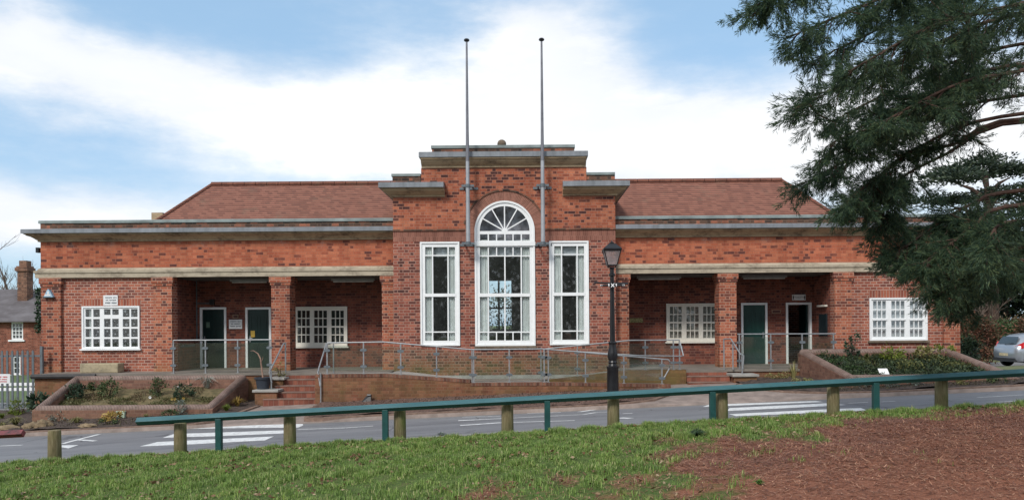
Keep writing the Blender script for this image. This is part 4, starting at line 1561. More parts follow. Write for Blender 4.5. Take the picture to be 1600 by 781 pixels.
kerb_run('kerb', [(-6.25, 21.6), (-5.85, 19.68), (-5.3, 19.5)], .12, .03, KERBM, zpave)
kerb_run('kerb', [(6.2, 22.3), (6.36, 21.1), (6.9, 20.38), (7.85, 19.82), (9.2, 19.52)] + [(x, 19.5) for x in xr_(9.6, 12.6)] + [(13.7, 19.62), (14.35, 20.05), (14.6, 20.8), (14.62, 21.5)], .13, .04, KERBM, zpave)

# ---- painted road markings
PAINT = pm('road_paint', (.74, .74, .73), .7, .10, 10, c2=(.46, .46, .455), detail=10)
ZB = [[(294, 669.5), (302, 665.5), (473, 661.8), (474, 664), (466, 667.5), (360, 668.5)],
      [(254, 683.5), (272, 677.4), (443, 671.8), (444, 676.5), (352, 680.5)],
      [(218, 697), (246, 690), (428, 681.3), (414, 687.5), (300, 693.6)],
      [(1098, 635.3), (1108, 631.6), (1275, 626), (1287, 627.6), (1130, 634)],
      [(1137, 640), (1140, 637), (1290, 629.8), (1322, 632), (1300, 633.6), (1138, 641.6)],
      [(1139, 646.5), (1150, 649.8), (1260, 645), (1354, 640.5), (1345, 637), (1300, 638.5)]]
LN = [((465, 670.5), (540, 668), .11), ((540, 668), (583, 665), .11), ((716, 656.5), (784, 653.5), .11), ((722, 651.5), (782, 649.5), .10), ((719, 664.3), (782, 660), .20),
      ((782, 660), (898, 656.5), .12), ((716, 657), (912, 647.2), .10), ((824, 645.5), (876, 643.8), .10), ((905, 643.2), (928, 640), .16), ((911, 647.3), (932, 644), .10), ((932, 644), (950, 643.2), .10),
      ((968, 652.5), (986, 653.2), .2), ((973, 645.8), (988, 645.4), .12), ((1325, 629.6), (1356, 628), .10), ((1378, 627.3), (1399, 626.3), .10), ((1527, 620.6), (1600, 616.4), .11), ((1560, 627.8), (1600, 625.2), .09),
      ((97, 693), (122, 686.2), .12), ((122, 686.2), (155, 678), .12), ((121, 686.4), (149, 688.5), .12), ((0, 696.3), (34, 695), .11)]
road_m = MB()
for q in ZB:
    pts = [hit(x, y, .004, zroad) for x, y in q]
    road_m.poly([(p.x, p.y, float(zroad(p.x, p.y)) + .005) for p in pts])
o = road_m.build('crossing_stripes', PAINT)
tag(o, kind='structure')
road_m = MB()
for a, b_, w in LN:
    p, q = hit(*a, .004, zroad), hit(*b_, .004, zroad)
    t = (q - p)
    t.z = 0
    t.normalize()
    nn = Vector((-t.y, t.x, 0)) * w / 2
    cs_ = [(p - nn), (q - nn), (q + nn), (p + nn)]
    road_m.poly([(c.x, c.y, float(zroad(c.x, c.y)) + .006) for c in cs_])
pts = [hit(x, y, .004, zroad) for x, y in ((96.5, 695.3), (123, 694.8), (107, 700), (96.5, 698.5))]
road_m.poly([(p.x, p.y, float(zroad(p.x, p.y)) + .006) for p in pts])
o = road_m.build('road_lines', PAINT)
tag(o, kind='structure')

# ================================================================== DECK, STEPS, RAMP
YD = 23.85
XS0, XS1 = P(447, 590, 23.6).x, P(500, 600, 22.9).x      # left flight
XT0, XT1 = P(1070, 590, 23.6).x, P(1136, 590, 23.6).x     # right flight
deck = empty('porch_terrace', (0, YD, .2), 'raised brick terrace with concrete floor running along the whole front of the hall', 'terrace')
dm = MB()
TH = .07
XDL = P(57, 592, 24.0).x
XDR = P(1500, 560, 24.2).x
dm.box(XDL, XS0, YD - .04, YB, DK - TH, DK)
dm.box(XS0 + .001, XS1, 23.62, YB, DK - TH, DK)
dm.box(XS1 + .001, XCL - .002, 23.62, YB, DK - TH, DK)
dm.box(XCR + .002, XT1, 23.58, YB, DK - TH, DK)
dm.box(XT1 + .001, P(1303, 577, 24).x, YD - .04, YB, DK - TH, DK)
dm.box(XCL, XCR, 23.7, YC - .003, DK - .3, DK - .28)
dm.build('terrace_floor', DECKM, deck)
wm = MB()
MB().box(XDL + .04, XS0 - .02, YD + .0, YD + .25, -1.0, DK - TH - .001).build('terrace_wall', BR_RETAIN, deck)
wm.box(XT1 + .02, P(1303, 577, 24).x, YD, YD + .25, -.5, DK - TH - .001)
wm.build('terrace_wall', BR_RETAIN, deck)
MB().tube([(XDL - .02, YD - .06, DK - .06), (P(150, 592, 23.8).x, YD - .06, DK - .06)], .075, 8).build('edge_nosing', pm('dark_nosing', (.045, .042, .042), .7), deck)

TREADM = pm('step_tread', (.20, .125, .098), .8, .3, 4.0, bump=.004)


# steps
def steps(name, label, x0, x1, ytop, n, riser, tread, ztop, flare=0.0):
    e = empty(name, ((x0 + x1) / 2, ytop - tread * n, ztop - riser * n), label, 'steps')
    for i in range(n):
        z1 = ztop - riser * i
        fy = ytop - tread * (i)
        xx0 = x0 - flare * (i / max(1, n - 1))
        if i > 0:
            MB().box(xx0, x1 - .001, fy, fy + tread - .001, z1 - .028, z1).build('tread', TREADM, e)
        r_ = MB().box(xx0, x1 - .001, fy + .014, ytop + .3 if i == 0 else fy + tread + .0135, z1 - riser - (0.2 if i == n - 1 else 0), z1 - .029 if i else z1 - TH - .001)
        r_.build('riser', BR_STEP, e)
    return e


BR_STEP = brick_mat('brick_step', [(0, (.17, .058, .040)), (.5, (.225, .078, .052)), (1, (.28, .105, .07))], (.22, .13, .10), course=5, period=.30, split=.5, joint=.012, cluster=.06)
steps('brick_steps', 'flight of five red brick steps up to the left porch', XS0 - .02, XS1, 23.6, 5, .172, .30, DK, .30)
steps('brick_steps', 'flight of low red brick steps up to the right porch', XT0, XT1, 23.56, 3, .165, .30, DK)

# flank pedestals of the left steps with stone caps
def pedestal(x0, x1, y0, y1, z0, z1, label):
    e = empty('step_pedestal', ((x0 + x1) / 2, (y0 + y1) / 2, z0), label, 'pedestal')
    MB().box(x0, x1, y0, y1, z0, z1 - .075).build('brick_base', BR_RETAIN, e)
    MB().box(x0 - .06, x1 + .06, y0 - .06, y1 + .04, z1 - .074, z1).build('stone_cap', CONC, e, bevel=.012)
    return e


pa, pb = P(399, 612, 22.6), P(433, 612, 22.6)
zp1 = P(416, 608, 22.7).z
zp2 = P(436, 589.5, 23.2).z
pedestal(pa.x, pb.x, 22.55, 23.15, -.3, zp1, 'brick pedestal with a stone cap carrying the black plant pot')
pc, pd_ = P(423, 590, 23.3), P(446.5, 590, 23.3)
pedestal(pc.x, pd_.x - .05, 23.19, 23.80, -.3, zp2, 'taller brick pedestal with a stone cap beside the top of the left steps')
qa, qb = P(1143, 586, 23.2), P(1178, 586, 23.2)
pedestal(qa.x, qb.x, 22.9, 23.55, .2, P(1160, 583.5, 23.2).z, 'mossy stone-capped pedestal beside the right steps')

# ---- ramp: upper deck edge wall, landing wall and lower ramp
YR = 22.35
YRM = 23.45                               # line between lower ramp and upper ramp
rx0 = XS1 + .003
rx1 = P(602, 583, YR).x
rx2 = P(735, 592, YR).x
lx0, lx1 = rx2 + .002, P(858, 597, YR).x
lx2 = P(1047, 600, YR).x
zr1 = P(602, 583.5, YR).z
zr1 = DK + .03
zr2 = P(730, 593.5, YR).z
zl = P(800, 597.5, YR).z
ramp = empty('access_ramp', ((rx0 + lx2) / 2, YR, .1), 'brick access ramp with a landing running along the foot of the gable', 'ramp')
w1 = MB()
w1.extrude([(rx0, -.3), (rx2, -.3), (rx2, zr2), (rx1, zr1), (rx0, zr1)], YR, YR + .24)
w1.build('ramp_wall', BR_RETAIN, ramp)
w1 = MB()
gnd_r = float(zpave(lx2, YR)) + .05
w1.extrude([(lx0, -.3), (lx2, -.0), (lx2, gnd_r + .05), (lx1, zl), (lx0, zl)], YR - .09, YR + .15)
w1.build('ramp_wall', BR_RETAIN, ramp)
# brick-on-edge course along the tops of the ramp walls
BR_EDGE = brick_mat('brick_on_edge', [(0, (.10, .045, .034)), (.5, (.17, .075, .05)), (1, (.24, .12, .08))], (.17, .12, .085), course=5.0, period=.19, split=.5, cluster=.1, joint=.018)
for pts_, y_ in (([(rx0, zr1), (rx1, zr1), (rx2, zr2)], YR), ([(lx0, zl), (lx1, zl), (lx2, gnd_r + .05)], YR - .09)):
    k_ = MB()
    for (xa, za), (xb, zb_) in zip(pts_[:-1], pts_[1:]):
        k_.hexa([(xa, y_ - .012, za - .085), (xb, y_ - .012, zb_ - .085), (xb, y_ + .255, zb_ - .085), (xa, y_ + .255, za - .085), (xa, y_ - .012, za + .006), (xb, y_ - .012, zb_ + .006), (xb, y_ + .255, zb_ + .006), (xa, y_ + .255, za + .006)])
    k_.build('wall_coping', BR_EDGE, ramp, merge=True)
# ramp floors
zf = DK - .0
fm = MB()
fm.hexa([(rx0, YR + .241, zf - .1), (rx1, YR + .241, zf - .1), (rx1, 23.615, zf - .1), (rx0, 23.615, zf - .1), (rx0, YR + .241, zf), (rx1, YR + .241, zf), (rx1, 23.615, zf), (rx0, 23.615, zf)])
zland = zl - .06
fm.hexa([(rx1, YR + .241, zf - .1), (rx2, YR + .241, zland - .1), (rx2, YC - .004, zland - .1), (rx1, YC - .004, zf - .1), (rx1, YR + .241, zf), (rx2, YR + .241, zland), (rx2, YC - .004, zland), (rx1, YC - .004, zf)])
fm.box(rx2 + .001, lx1, YR + .151, YC - .004, zland - .1, zland)
fm.hexa([(lx1 + .001, YR + .151, zland - .1), (lx2, YR + .151, gnd_r - .1), (lx2, YRM - .12, gnd_r - .1), (lx1 + .001, YRM - .12, zland - .1), (lx1 + .001, YR + .151, zland), (lx2, YR + .151, gnd_r), (lx2, YRM - .12, gnd_r), (lx1 + .001, YRM - .12, zland)])
ux2 = P(985, 577, YRM).x
ux3 = P(1067, 577, YRM).x
fm.hexa([(lx1 + .001, YRM + .12, zland - .1), (ux2, YRM + .12, zf - .1), (ux2, YC - .004, zf - .1), (lx1 + .001, YC - .004, zland - .1), (lx1 + .001, YRM + .12, zland), (ux2, YRM + .12, zf), (ux2, YC - .004, zf), (lx1 + .001, YC - .004, zland)])
fm.box(ux2 + .001, XT0 - .002, YRM + .12, 23.579, zf - .1, zf - .001)
fm.build('ramp_floor', CONC, ramp)
w1 = MB()
w1.extrude([(lx1 + .01, .0), (XT0 - .01, .0), (XT0 - .01, DK + .03), (ux2, DK + .03), (lx1 + .01, zl)], YRM - .118, YRM + .118)
w1.build('ramp_wall', brick_mat('brick_mossy', [(0, (.15, .07, .04)), (.5, (.21, .105, .055)), (1, (.28, .14, .07))], (.17, .12, .06), stains=[(1.2, .6, (.13, .105, .03), .8)]), ramp)
# ledge along the foot of the gable wall
MB().box(rx1 + .3, lx1 + 1.2, YC - .09, YC - .0045, zland + .001, zland + .14).build('kerb_ledge', CONC, ramp)

# ---- planters
def planter(name, label, xbl, xbr, yb, zb, xfl, xfr, yf, zf_, mat_soil, zin_b, zin_f, zlow):
    e = empty(name, ((xbl + xbr) / 2, yf, zlow), label, 'planter')
    w = .27
    wall = MB()
    def side(x0b, x0f, sg):
        a, b_ = x0b, x0f
        wall.hexa([(b_, yf, zlow), (b_ + sg * w, yf, zlow), (a + sg * w, yb, zlow), (a, yb, zlow), (b_, yf, zf_ - .09), (b_ + sg * w, yf, zf_ - .09), (a + sg * w, yb, zb - .09), (a, yb, zb - .09)])
    side(xbl, xfl, 1)
    side(xbr, xfr, -1)
    wall.box(xfl + w + .001, xfr - w - .001, yf, yf + w, zlow, zf_ - .09)
    wall.box(xbl + w + .001, xbr - w - .001, yb - w, yb, zlow, zb - .09)
    wall.build('planter_wall', BR_PLANTER, e)
    c = MB()
    r_ = .122
    ins = .135
    P0, P1, P2, P3 = (xfl + ins, yf + ins, zf_ - .085), (xfr - ins, yf + ins, zf_ - .085), (xbr - ins, yb - ins, zb - .085), (xbl + ins, yb - ins, zb - .085)
    for a, b_ in ((P0, P1), (P1, P2), (P2, P3), (P3, P0)):
        c.tube([a, b_], r_, 14)
    for p in (P0, P1, P2, P3):
        c.lathe((p[0], p[1], p[2]), [(r_ * math.cos(t), r_ * math.sin(t)) for t in [k * math.pi / 12 - math.pi / 2 for k in range(13)]], 14)
    c.build('bullnose_coping', COPING, e, smooth=True)
    n = 44
    m_ = 18
    u, v = np.meshgrid(np.linspace(0, 1, n), np.linspace(0, 1, m_))
    X = (xfl + w) * (1 - u) * (1 - v) + (xfr - w) * u * (1 - v) + (xbl + w) * (1 - u) * v + (xbr - w) * u * v
    Y = (yf + w) * (1 - v) + (yb - w) * v
    Z = zin_f * (1 - v) + zin_b * v + .04 * fbm(X, Y, 31, .9, 4)
    i = np.arange(n * m_).reshape(m_, n)
    fa = np.stack([i[:-1, :-1], i[:-1, 1:], i[1:, 1:], i[1:, :-1]], -1).reshape(-1, 4)
    np_mesh('soil', np.stack([X, Y, Z], -1).reshape(-1, 3), fa, mat_soil, e, smooth=True)

    def surf(uu, vv):
        x = (xfl + w) * (1 - uu) * (1 - vv) + (xfr - w) * uu * (1 - vv) + (xbl + w) * (1 - uu) * vv + (xbr - w) * uu * vv
        return Vector((x, (yf + w) * (1 - vv) + (yb - w) * vv, zin_f * (1 - vv) + zin_b * vv))
    return surf


ybl, yfl = 23.78, 21.1
a, b_, c, d = P(118, 591, ybl), P(388, 590, ybl), P(50, 642, yfl), P(332, 639, yfl)
surfL = planter('brick_planter', 'sloping left flower planter edged in rounded brown brick below the snowflake window', a.x, b_.x, ybl, P(260, 587.5, ybl).z, c.x, d.x, yfl, P(190, 635, yfl).z, SOILG, .50, -.04, -.7)
ybr, yfr = 24.0, 20.4
a, b_, c, d = P(1246, 549, ybr), P(1482, 549, ybr), P(1326, 590, yfr), P(1594, 590, yfr)
surfR = planter('brick_planter', 'sloping right flower planter edged in rounded brown brick, thick with ground cover', a.x, b_.x, ybr, P(1360, 546, ybr).z, c.x, d.x, yfr, P(1450, 587, yfr).z, SOIL, 1.18, .66, .0)

# stone trough against the left bay
a = RC(125, 567.5, 185, 588.5, 24.45)
o = MB().box(a[0], a[1], 24.42, 24.82, DK, a[3]).build('stone_trough', STONE_T, bevel=.03)
tag(o, 'weathered rectangular stone trough below the snowflake window', 'trough')

# ================================================================== BALUSTRADES
def balustrade(label, rails, posts, panels, tails=(), group='glass balustrades', rr=.022):
    """rails: list of polylines; posts: (top, bottom) points; panels: pairs of post indexes; tails: extra tubes"""
    p0 = posts[0][1]
    e = empty('glass_balustrade', (p0[0], p0[1], p0[2]), label, 'balustrade', group)
    for k, r_ in enumerate(rails):
        MB().tube(r_, rr, 10).build('handrail', STEEL, e, smooth=True)
    for t_, b_ in posts:
        t_, b_ = Vector(t_), Vector(b_)
        p = MB().box(t_.x - .019, t_.x + .019, t_.y - .019, t_.y + .019, b_.z, t_.z - .003)
        p.box(t_.x - .05, t_.x + .05, t_.y - .05, t_.y + .05, b_.z, b_.z + .012)
        p = p.build('post', STEEL, e)
        H = t_.z - b_.z
        for f_ in (.24, .76):
            z = b_.z + H * f_
            m = MB().extrude([(t_.x - .095, z - .025), (t_.x - .05, z - .042), (t_.x + .05, z - .042), (t_.x + .095, z - .025), (t_.x + .095, z + .025), (t_.x + .05, z + .042), (t_.x - .05, z + .042), (t_.x - .095, z + .025)], t_.y - .040, t_.y - .0225)
            m.build('glass_clamp', GALV, p)
    for i, j in panels:
        (t0, b0), (t1, b1) = posts[i], posts[j]
        t0, b0, t1, b1 = map(Vector, (t0, b0, t1, b1))
        y0, y1 = t0.y, t1.y
        g_ = .035
        dv = (t1 - t0)
        dv.z = 0
        L = dv.length
        dv.normalize()
        nn = Vector((-dv.y, dv.x, 0)) * .005
        A, B = t0 + dv * g_, t1 - dv * g_
        fz = lambda s_, p, q: p.z + (q.z - p.z) * s_
        za0, za1 = b0.z + .10, t0.z - .09
        zb0, zb1 = b1.z + .10, t1.z - .09
        MB().hexa([(A.x - nn.x, A.y - nn.y, za0), (B.x - nn.x, B.y - nn.y, zb0), (B.x + nn.x, B.y + nn.y, zb0), (A.x + nn.x, A.y + nn.y, za0),
                   (A.x - nn.x, A.y - nn.y, za1), (B.x - nn.x, B.y - nn.y, zb1), (B.x + nn.x, B.y + nn.y, zb1), (A.x + nn.x, A.y + nn.y, za1)]).build('glass_panel', GLASS_B, e)
    for pts in tails:
        MB().tube(pts, rr, 10).build('handrail', STEEL, e, smooth=True)
    return e


def VP(x, y, D):
    return P(x, y, D)


def post(px, ytop, D, zbot, px2=None):
    t_ = P(px, ytop, D)
    return ((t_.x, D, t_.z), (t_.x, D, zbot))


# left porch front
yy = YD + .06
ps = [post(271, 531.5, yy, DK), post(321, 531.2, yy, DK), post(371.5, 531, yy, DK), post(421.5, 530.5, yy, DK)]
balustrade('glass balustrade across the front of the left porch doors', [[ps[0][0], P(424.5, 530.5, yy)]], ps, [(0, 1), (1, 2), (2, 3)])
# right porch front
ps = [post(1155, 521.8, yy, DK), post(1204, 521.6, yy, DK), post(1253, 521.4, yy, DK), post(1302, 521.2, yy, DK)]
balustrade('glass balustrade across the front of the right porch doors', [[P(1152, 521.8, yy), P(1306, 521.2, yy)]], ps, [(0, 1), (1, 2), (2, 3)])
# ramp, front left flight
yf_ = YR + .12
ps = [post(511, 535.5, yf_, zr1), post(568, 534.8, yf_, zr1), post(626, 536.5, yf_, zr1 - .03), post(682, 541, yf_, (zr1 + zr2) / 2 + .03), post(737.5, 546, yf_, zl)]
ps[3] = (ps[3][0], (ps[3][1][0], yf_, zr1 + (zr2 - zr1) * (P(682, 541, yf_).x - rx1) / (rx2 - rx1)))
balustrade('glass balustrade sloping down the left part of the ramp below the left tall window', [[P(511, 535.5, yf_), P(598, 534, yf_), P(737.5, 546, yf_)]], ps, [(0, 1), (1, 2), (2, 3), (3, 4)])
# landing
yl = YR + .03
ps = [post(740, 546, yl, zl), post(795.5, 545.6, yl, zl), post(850, 545.2, yl, zl)]
balustrade('glass balustrade along the level ramp landing below the arched window', [[P(737, 546, yl), P(845, 545, yl)]], ps, [(0, 1), (1, 2)])
# lower ramp (front, falling to the right) with a looped end
zat = lambda px, D=yl: zl + (gnd_r + .05 - zl) * min(1, max(0, (P(px, 590, D).x - lx1) / (lx2 - lx1)))
ps = [post(856.5, 546.3, yl, zl), post(914.5, 551.2, yl, zat(914)), post(974.5, 556.3, yl, zat(974)), post(1034, 561, yl, zat(1034))]
balustrade('glass balustrade sloping down to the right beside the lower ramp, with a looped handrail end',
           [[P(843, 544.5, yl), P(1036, 561, yl), P(1044, 561.5, yl), P(1047, 565, yl), P(1046, 575, yl), P(1039, 588, yl), P(1035, 590, yl)]], ps, [(0, 1), (1, 2), (2, 3)])
# upper ramp (rear, rising to the right)
yu = YRM
zau = lambda px: zl + (DK + .03 - zl) * min(1, max(0, (P(px, 590, yu).x - lx1) / (ux2 - lx1)))
ps = [post(845, 545.5, yu, zl), post(902, 539, yu, zau(902)), post(955, 534, yu, zau(955)), post(1008, 531.2, yu, DK + .03), post(1052, 531, yu, DK + .03), post(1061.5, 531, yu, DK + .03)]
balustrade('glass balustrade rising to the right along the upper ramp to the right porch',
           [[P(845, 545.5, yu), P(985, 531.5, yu), P(1062, 531, yu)], [P(845, 545.2, yu - .09), P(1000, 555.5, yu - .5), P(1063, 556.3, yu - .35), P(1068, 555.5, yu - .3), P(1062.5, 535, yu - .02)]], ps, [(0, 1), (1, 2), (2, 3), (3, 4)])


def stair_rail(label, pts, posts):
    e = empty('stair_handrail', posts[0][1], label, 'handrail', 'handrails of the steps')
    MB().tube(pts, .024, 10).build('handrail', STEEL, e, smooth=True)
    for t_, b_ in posts:
        MB().tube([t_, b_], .022, 8).build('post', STEEL, e)
    return e


stair_rail('handrail on the left side of the left steps beside the potted plant', [P(446.5, 536, 23.75), P(443, 536.5, 23.7), P(423, 577, 22.75), P(421, 580, 22.7), P(424.5, 598, 22.7)], [(P(446, 537, 23.75), Vector((P(446, 537, 23.75).x, 23.75, zp2))), (P(424, 579, 22.72), Vector((P(424, 579, 22.72).x, 22.72, zp1)))])
stair_rail('handrail on the right side of the left steps against the ramp wall', [P(516, 536.5, 23.4), P(510, 536.5, 23.3), P(498, 576, 22.5), P(497, 580, 22.4), P(500, 603, 22.3)], [(P(521, 537, 23.4), Vector((P(521, 537, 23.4).x, 23.4, DK))), (P(501, 582, 22.28), Vector((P(501, 582, 22.28).x, 22.28, .05)))])
stair_rail('handrail on the right side of the right steps beside the mossy pedestal', [P(1131, 529.5, 23.7), P(1142, 529.2, 23.7), P(1157, 553, 23.1), P(1162, 555, 23.0), P(1160.5, 577, 23.0)], [(P(1131, 529.5, 23.75), Vector((P(1131, 529, 23.75).x, 23.75, DK))), (P(1145, 535, 23.68), Vector((P(1145, 535, 23.68).x, 23.68, DK))), (P(1159.5, 556, 23.02), Vector((P(1159.5, 556, 23.02).x, 23.02, P(1160, 583.5, 23.2).z)))])

# ================================================================== LAMP POST
DLp = 20.6
lc = P(957.5, 600, DLp)
zg = float(zpave(lc.x, DLp)) + .03
sL = DLp / F
zL = lambda y: P(957.5, y, DLp).z
lp = empty('street_lamp', (lc.x, DLp, zg), 'black Victorian style lamp post with a four-sided lantern in front of the ramp', 'lamp post')
MB().lathe((lc.x, DLp, zg), [(.20, 0), (.20, .05), (.16, .08), (.16, zL(600) - zg), (.155, zL(576) - zg), (.17, zL(574.5) - zg), (.17, zL(572) - zg), (.12, zL(571) - zg), (.10, zL(568) - zg)], 16).build('base', BLACK, lp, smooth=True)
MB().lathe((lc.x, DLp, 0), [(.10, zL(568)), (.125, zL(566)), (.105, zL(563)), (.145, zL(557)), (.13, zL(550)), (.10, zL(543)), (.095, zL(538)), (.115, zL(536.5)), (.115, zL(534.5)), (.085, zL(533))], 16).build('vase', BLACK, lp, smooth=True)
MB().lathe((lc.x, DLp, 0), [(.074, zL(533)), (.060, zL(470)), (.055, zL(432)), (.085, zL(431)), (.085, zL(428)), (.058, zL(426.5)), (.055, zL(421)), (.075, zL(419.5)), (.04, zL(418))], 12).build('column', BLACK, lp, smooth=True)
# ladder bar, emblem
zb1, zb2 = zL(443), zL(446)
lb_ = MB().tube([(lc.x - .49, DLp - .02, zb1 + .03), (lc.x + .44, DLp - .02, zb1 - .01)], .025, 8)
lb_.tube([(lc.x + .43, DLp - .02, zb1), (lc.x + .445, DLp - .02, zb1 - .08)], .012, 6)
lb_.build('ladder_bar', BLACK, lp)
lb_ = MB().tube([(lc.x - .32, DLp - .09, zb2), (lc.x + .32, DLp - .09, zb2)], .028, 8)
b2 = lb_.build('cross_bar', BLACK, lp)
wb = MB()
for x0, x1, r_ in ((-.33, -.27, .027), (-.115, -.085, .045), (.085, .115, .045), (.265, .33, .027)):
    MB().tube([(lc.x + x0, DLp - .09, zb2), (lc.x + x1, DLp - .09, zb2)], r_, 10).build('white_band', SIGNW, b2)
em = MB().tube([(lc.x, DLp - .15, zb2), (lc.x, DLp - .06, zb2)], .085, 18).build('emblem_disc', BLACK, lp)
ex = MB()
for sg in (-1, 1):
    ex.hexa([(lc.x - .045, DLp - .156, zb2 - sg * .045 - .017), (lc.x + .045, DLp - .156, zb2 + sg * .045 - .017), (lc.x + .045, DLp - .151, zb2 + sg * .045 - .017), (lc.x - .045, DLp - .151, zb2 - sg * .045 - .017),
             (lc.x - .045, DLp - .156, zb2 - sg * .045 + .017), (lc.x + .045, DLp - .156, zb2 + sg * .045 + .017), (lc.x + .045, DLp - .151, zb2 + sg * .045 + .017), (lc.x - .045, DLp - .151, zb2 - sg * .045 + .017)])
ex.box(lc.x - .014, lc.x + .014, DLp - .157, DLp - .1505, zb2 - .03, zb2 + .03)
ex.build('emblem', SIGNW, em)
# lantern: four-sided, wider at the top
zt0, zt1, zt2, zt3 = zL(414.5), zL(391.5), zL(389), zL(381)
wb0, wb1 = .125, .225
zs0 = zL(418)
sc = MB()
for sx in (-1, 1):
    for sy in (-1, 1):
        sc.tube([(lc.x, DLp, zs0), (lc.x + sx * .10, DLp + sy * .10, zs0 + .01), (lc.x + sx * .10, DLp + sy * .10, zt0)], .012, 6)
sc.build('scroll_bracket', BLACK, lp)
fr = MB()
cor = [(-1, -1), (1, -1), (1, 1), (-1, 1)]
for sx, sy in cor:
    fr.tube([(lc.x + sx * wb0, DLp + sy * wb0, zt0), (lc.x + sx * wb1, DLp + sy * wb1, zt1)], .014, 6)
for w_, z_ in ((wb0, zt0), (wb1, zt1)):
    for k in range(4):
        (ax, ay), (bx_, by_) = cor[k], cor[(k + 1) % 4]
        fr.tube([(lc.x + ax * w_, DLp + ay * w_, z_), (lc.x + bx_ * w_, DLp + by_ * w_, z_)], .016, 6)
fr.build('lantern_frame', BLACK, lp)
for k in range(4):
    (ax, ay), (bx_, by_) = cor[k], cor[(k + 1) % 4]
    MB().quad((lc.x + ax * wb0 * .97, DLp + ay * wb0 * .97, zt0), (lc.x + bx_ * wb0 * .97, DLp + by_ * wb0 * .97, zt0), (lc.x + bx_ * wb1 * .97, DLp + by_ * wb1 * .97, zt1), (lc.x + ax * wb1 * .97, DLp + ay * wb1 * .97, zt1)).build('lantern_pane', LANT_G, lp)
r45 = math.pi / 4
q2 = math.sqrt(2)
MB().lathe((lc.x, DLp, 0), [(wb1 * q2 * 1.10, zt1 + .005), (wb1 * q2 * 1.12, zt2 - .01), (wb1 * q2 * 1.02, zt2 + .02), (.12 * q2, zt3 - .03), (.10 * q2, zt3)], 4, phase=r45).lathe((lc.x, DLp, zt3), [(.07, 0), (.075, .03), (.03, .045), (.025, .07), (.0, .09)], 10).build('lantern_roof', BLACK, lp)

# ================================================================== KNEE RAILS AND BOLLARDS
YK = 12.5
def knee_rail(label, pts, posts, mat, joint=None):
    a, b_ = P(*pts[0], YK), P(*pts[1], YK)
    e = empty('knee_rail', (a.x, YK, float(zt(a.x, YK))), label, 'rail', 'low knee rails along the verge')
    MB().tube([a, b_], .066, 4, up=(0, 0, 1)).build('rail', mat, e, bevel=.006)
    for px in posts:
        t = P(px, (pts[0][1] + (pts[1][1] - pts[0][1]) * (px - pts[0][0]) / (pts[1][0] - pts[0][0])), YK)
        zb_ = float(zt(t.x, YK))
        MB().box(t.x - .048, t.x + .048, YK - .048, YK + .048, zb_ - .1, t.z - .03).build('post', POST_G, e, bevel=.006)
    return e


kr = knee_rail('long green knee rail sloping up to the right across the foreground', ((214, 658), (1680, 577.5)), (342, 602, 855, 1113, 1368, 1625), RAIL_G)
kr2 = knee_rail('end of a knee rail with worn red paint at the far left', ((-260, 692), (37, 676.5)), (-170,), RED_P)


def wood_mat():
    t = NT('weathered_timber')
    g = t.noise(14, 6, .65, t.pos('world'), (3, 3, .35))
    c = t.ramp(g, [(.3, (.10, .08, .042)), (.5, (.18, .145, .08)), (.7, (.26, .22, .135))])
    s = t.node('ShaderNodeSeparateXYZ')
    t.l.new(t.pos('object'), s.inputs[0])
    m = t.math('MULTIPLY', t.math('SUBTRACT', t.noise(3.5, 5, .65), .42), 4.0, clamp=True)
    k = t.math('MULTIPLY', t.math('ADD', .35, t.math('MULTIPLY', s.outputs[0], 7.0), clamp=True), m, clamp=True)
    c = t.mix(t.math('MULTIPLY', k, .85), c, (.10, .14, .028))
    up_ = t.math('SUBTRACT', 1.0, t.math('DIVIDE', s.outputs[2], .30), clamp=True)
    c = t.mix(t.math('MULTIPLY', t.math('MULTIPLY', up_, t.noise(6, 5, .7)), 1.1, clamp=True), c, (.07, .085, .03))
    t.bump(g, .6, .01)
    return t.done(c, .9, 0, .2)


WOOD = wood_mat()
bols = [(85.5, 723, 671, 'grey weathered timber bollard standing alone in the gap between the two rails'), (282, 706, 660, 'timber bollard under the left end of the green rail'), (453, 693, 646, 'timber bollard in front of the left zebra crossing stripes, second under the green rail'),
        (625, 680, 636, 'timber bollard beside the second green post from the left'), (793, 673, 626, 'timber bollard midway between the second and third green posts'), (958.5, 668, 615, 'timber bollard in line with the lamp post'),
        (1128, 657, 606, 'mossy green timber bollard close beside the fourth green post'), (1302, 650, 599, 'timber bollard in front of the right zebra crossing stripes'), (1471, 640, 591, 'last timber bollard on the right, beyond the fifth green post')]
b0 = None
for i, (px, yb_, yt_, lab) in enumerate(bols):
    if b0 is None:
        m = MB()
        m.lathe((0, 0, 0), [(.104, -.15), (.104, .05), (.100, .40), (.098, .525), (.09, .54), (.0, .545)], 20)
        b0 = m.build('timber_bollard', WOOD, smooth=True, origin=(0, 0, 0))
        o = b0
    else:
        o = b0.copy()
        COL.objects.link(o)
    p = P(px, yb_, YK + .22)
    X = p.x
    zb_ = float(zt(X, YK + .22)) - .02
    top = P(px, yt_, YK + .22).z if i else P(px, yt_, YK + .22).z
    o.location = (X, YK + .22, zb_)
    o.scale = (1, 1, (top - zb_) / .545)
    o.rotation_euler.z = [.0, .5, -.3, .1, .6, -.1, .2, .3, -.2][i]
    tag(o, lab, 'bollard', 'timber bollards along the verge')

# ================================================================== VEGETATION TOOLS
def unit(v):
    return v / np.maximum(np.linalg.norm(v, axis=-1, keepdims=True), 1e-9)


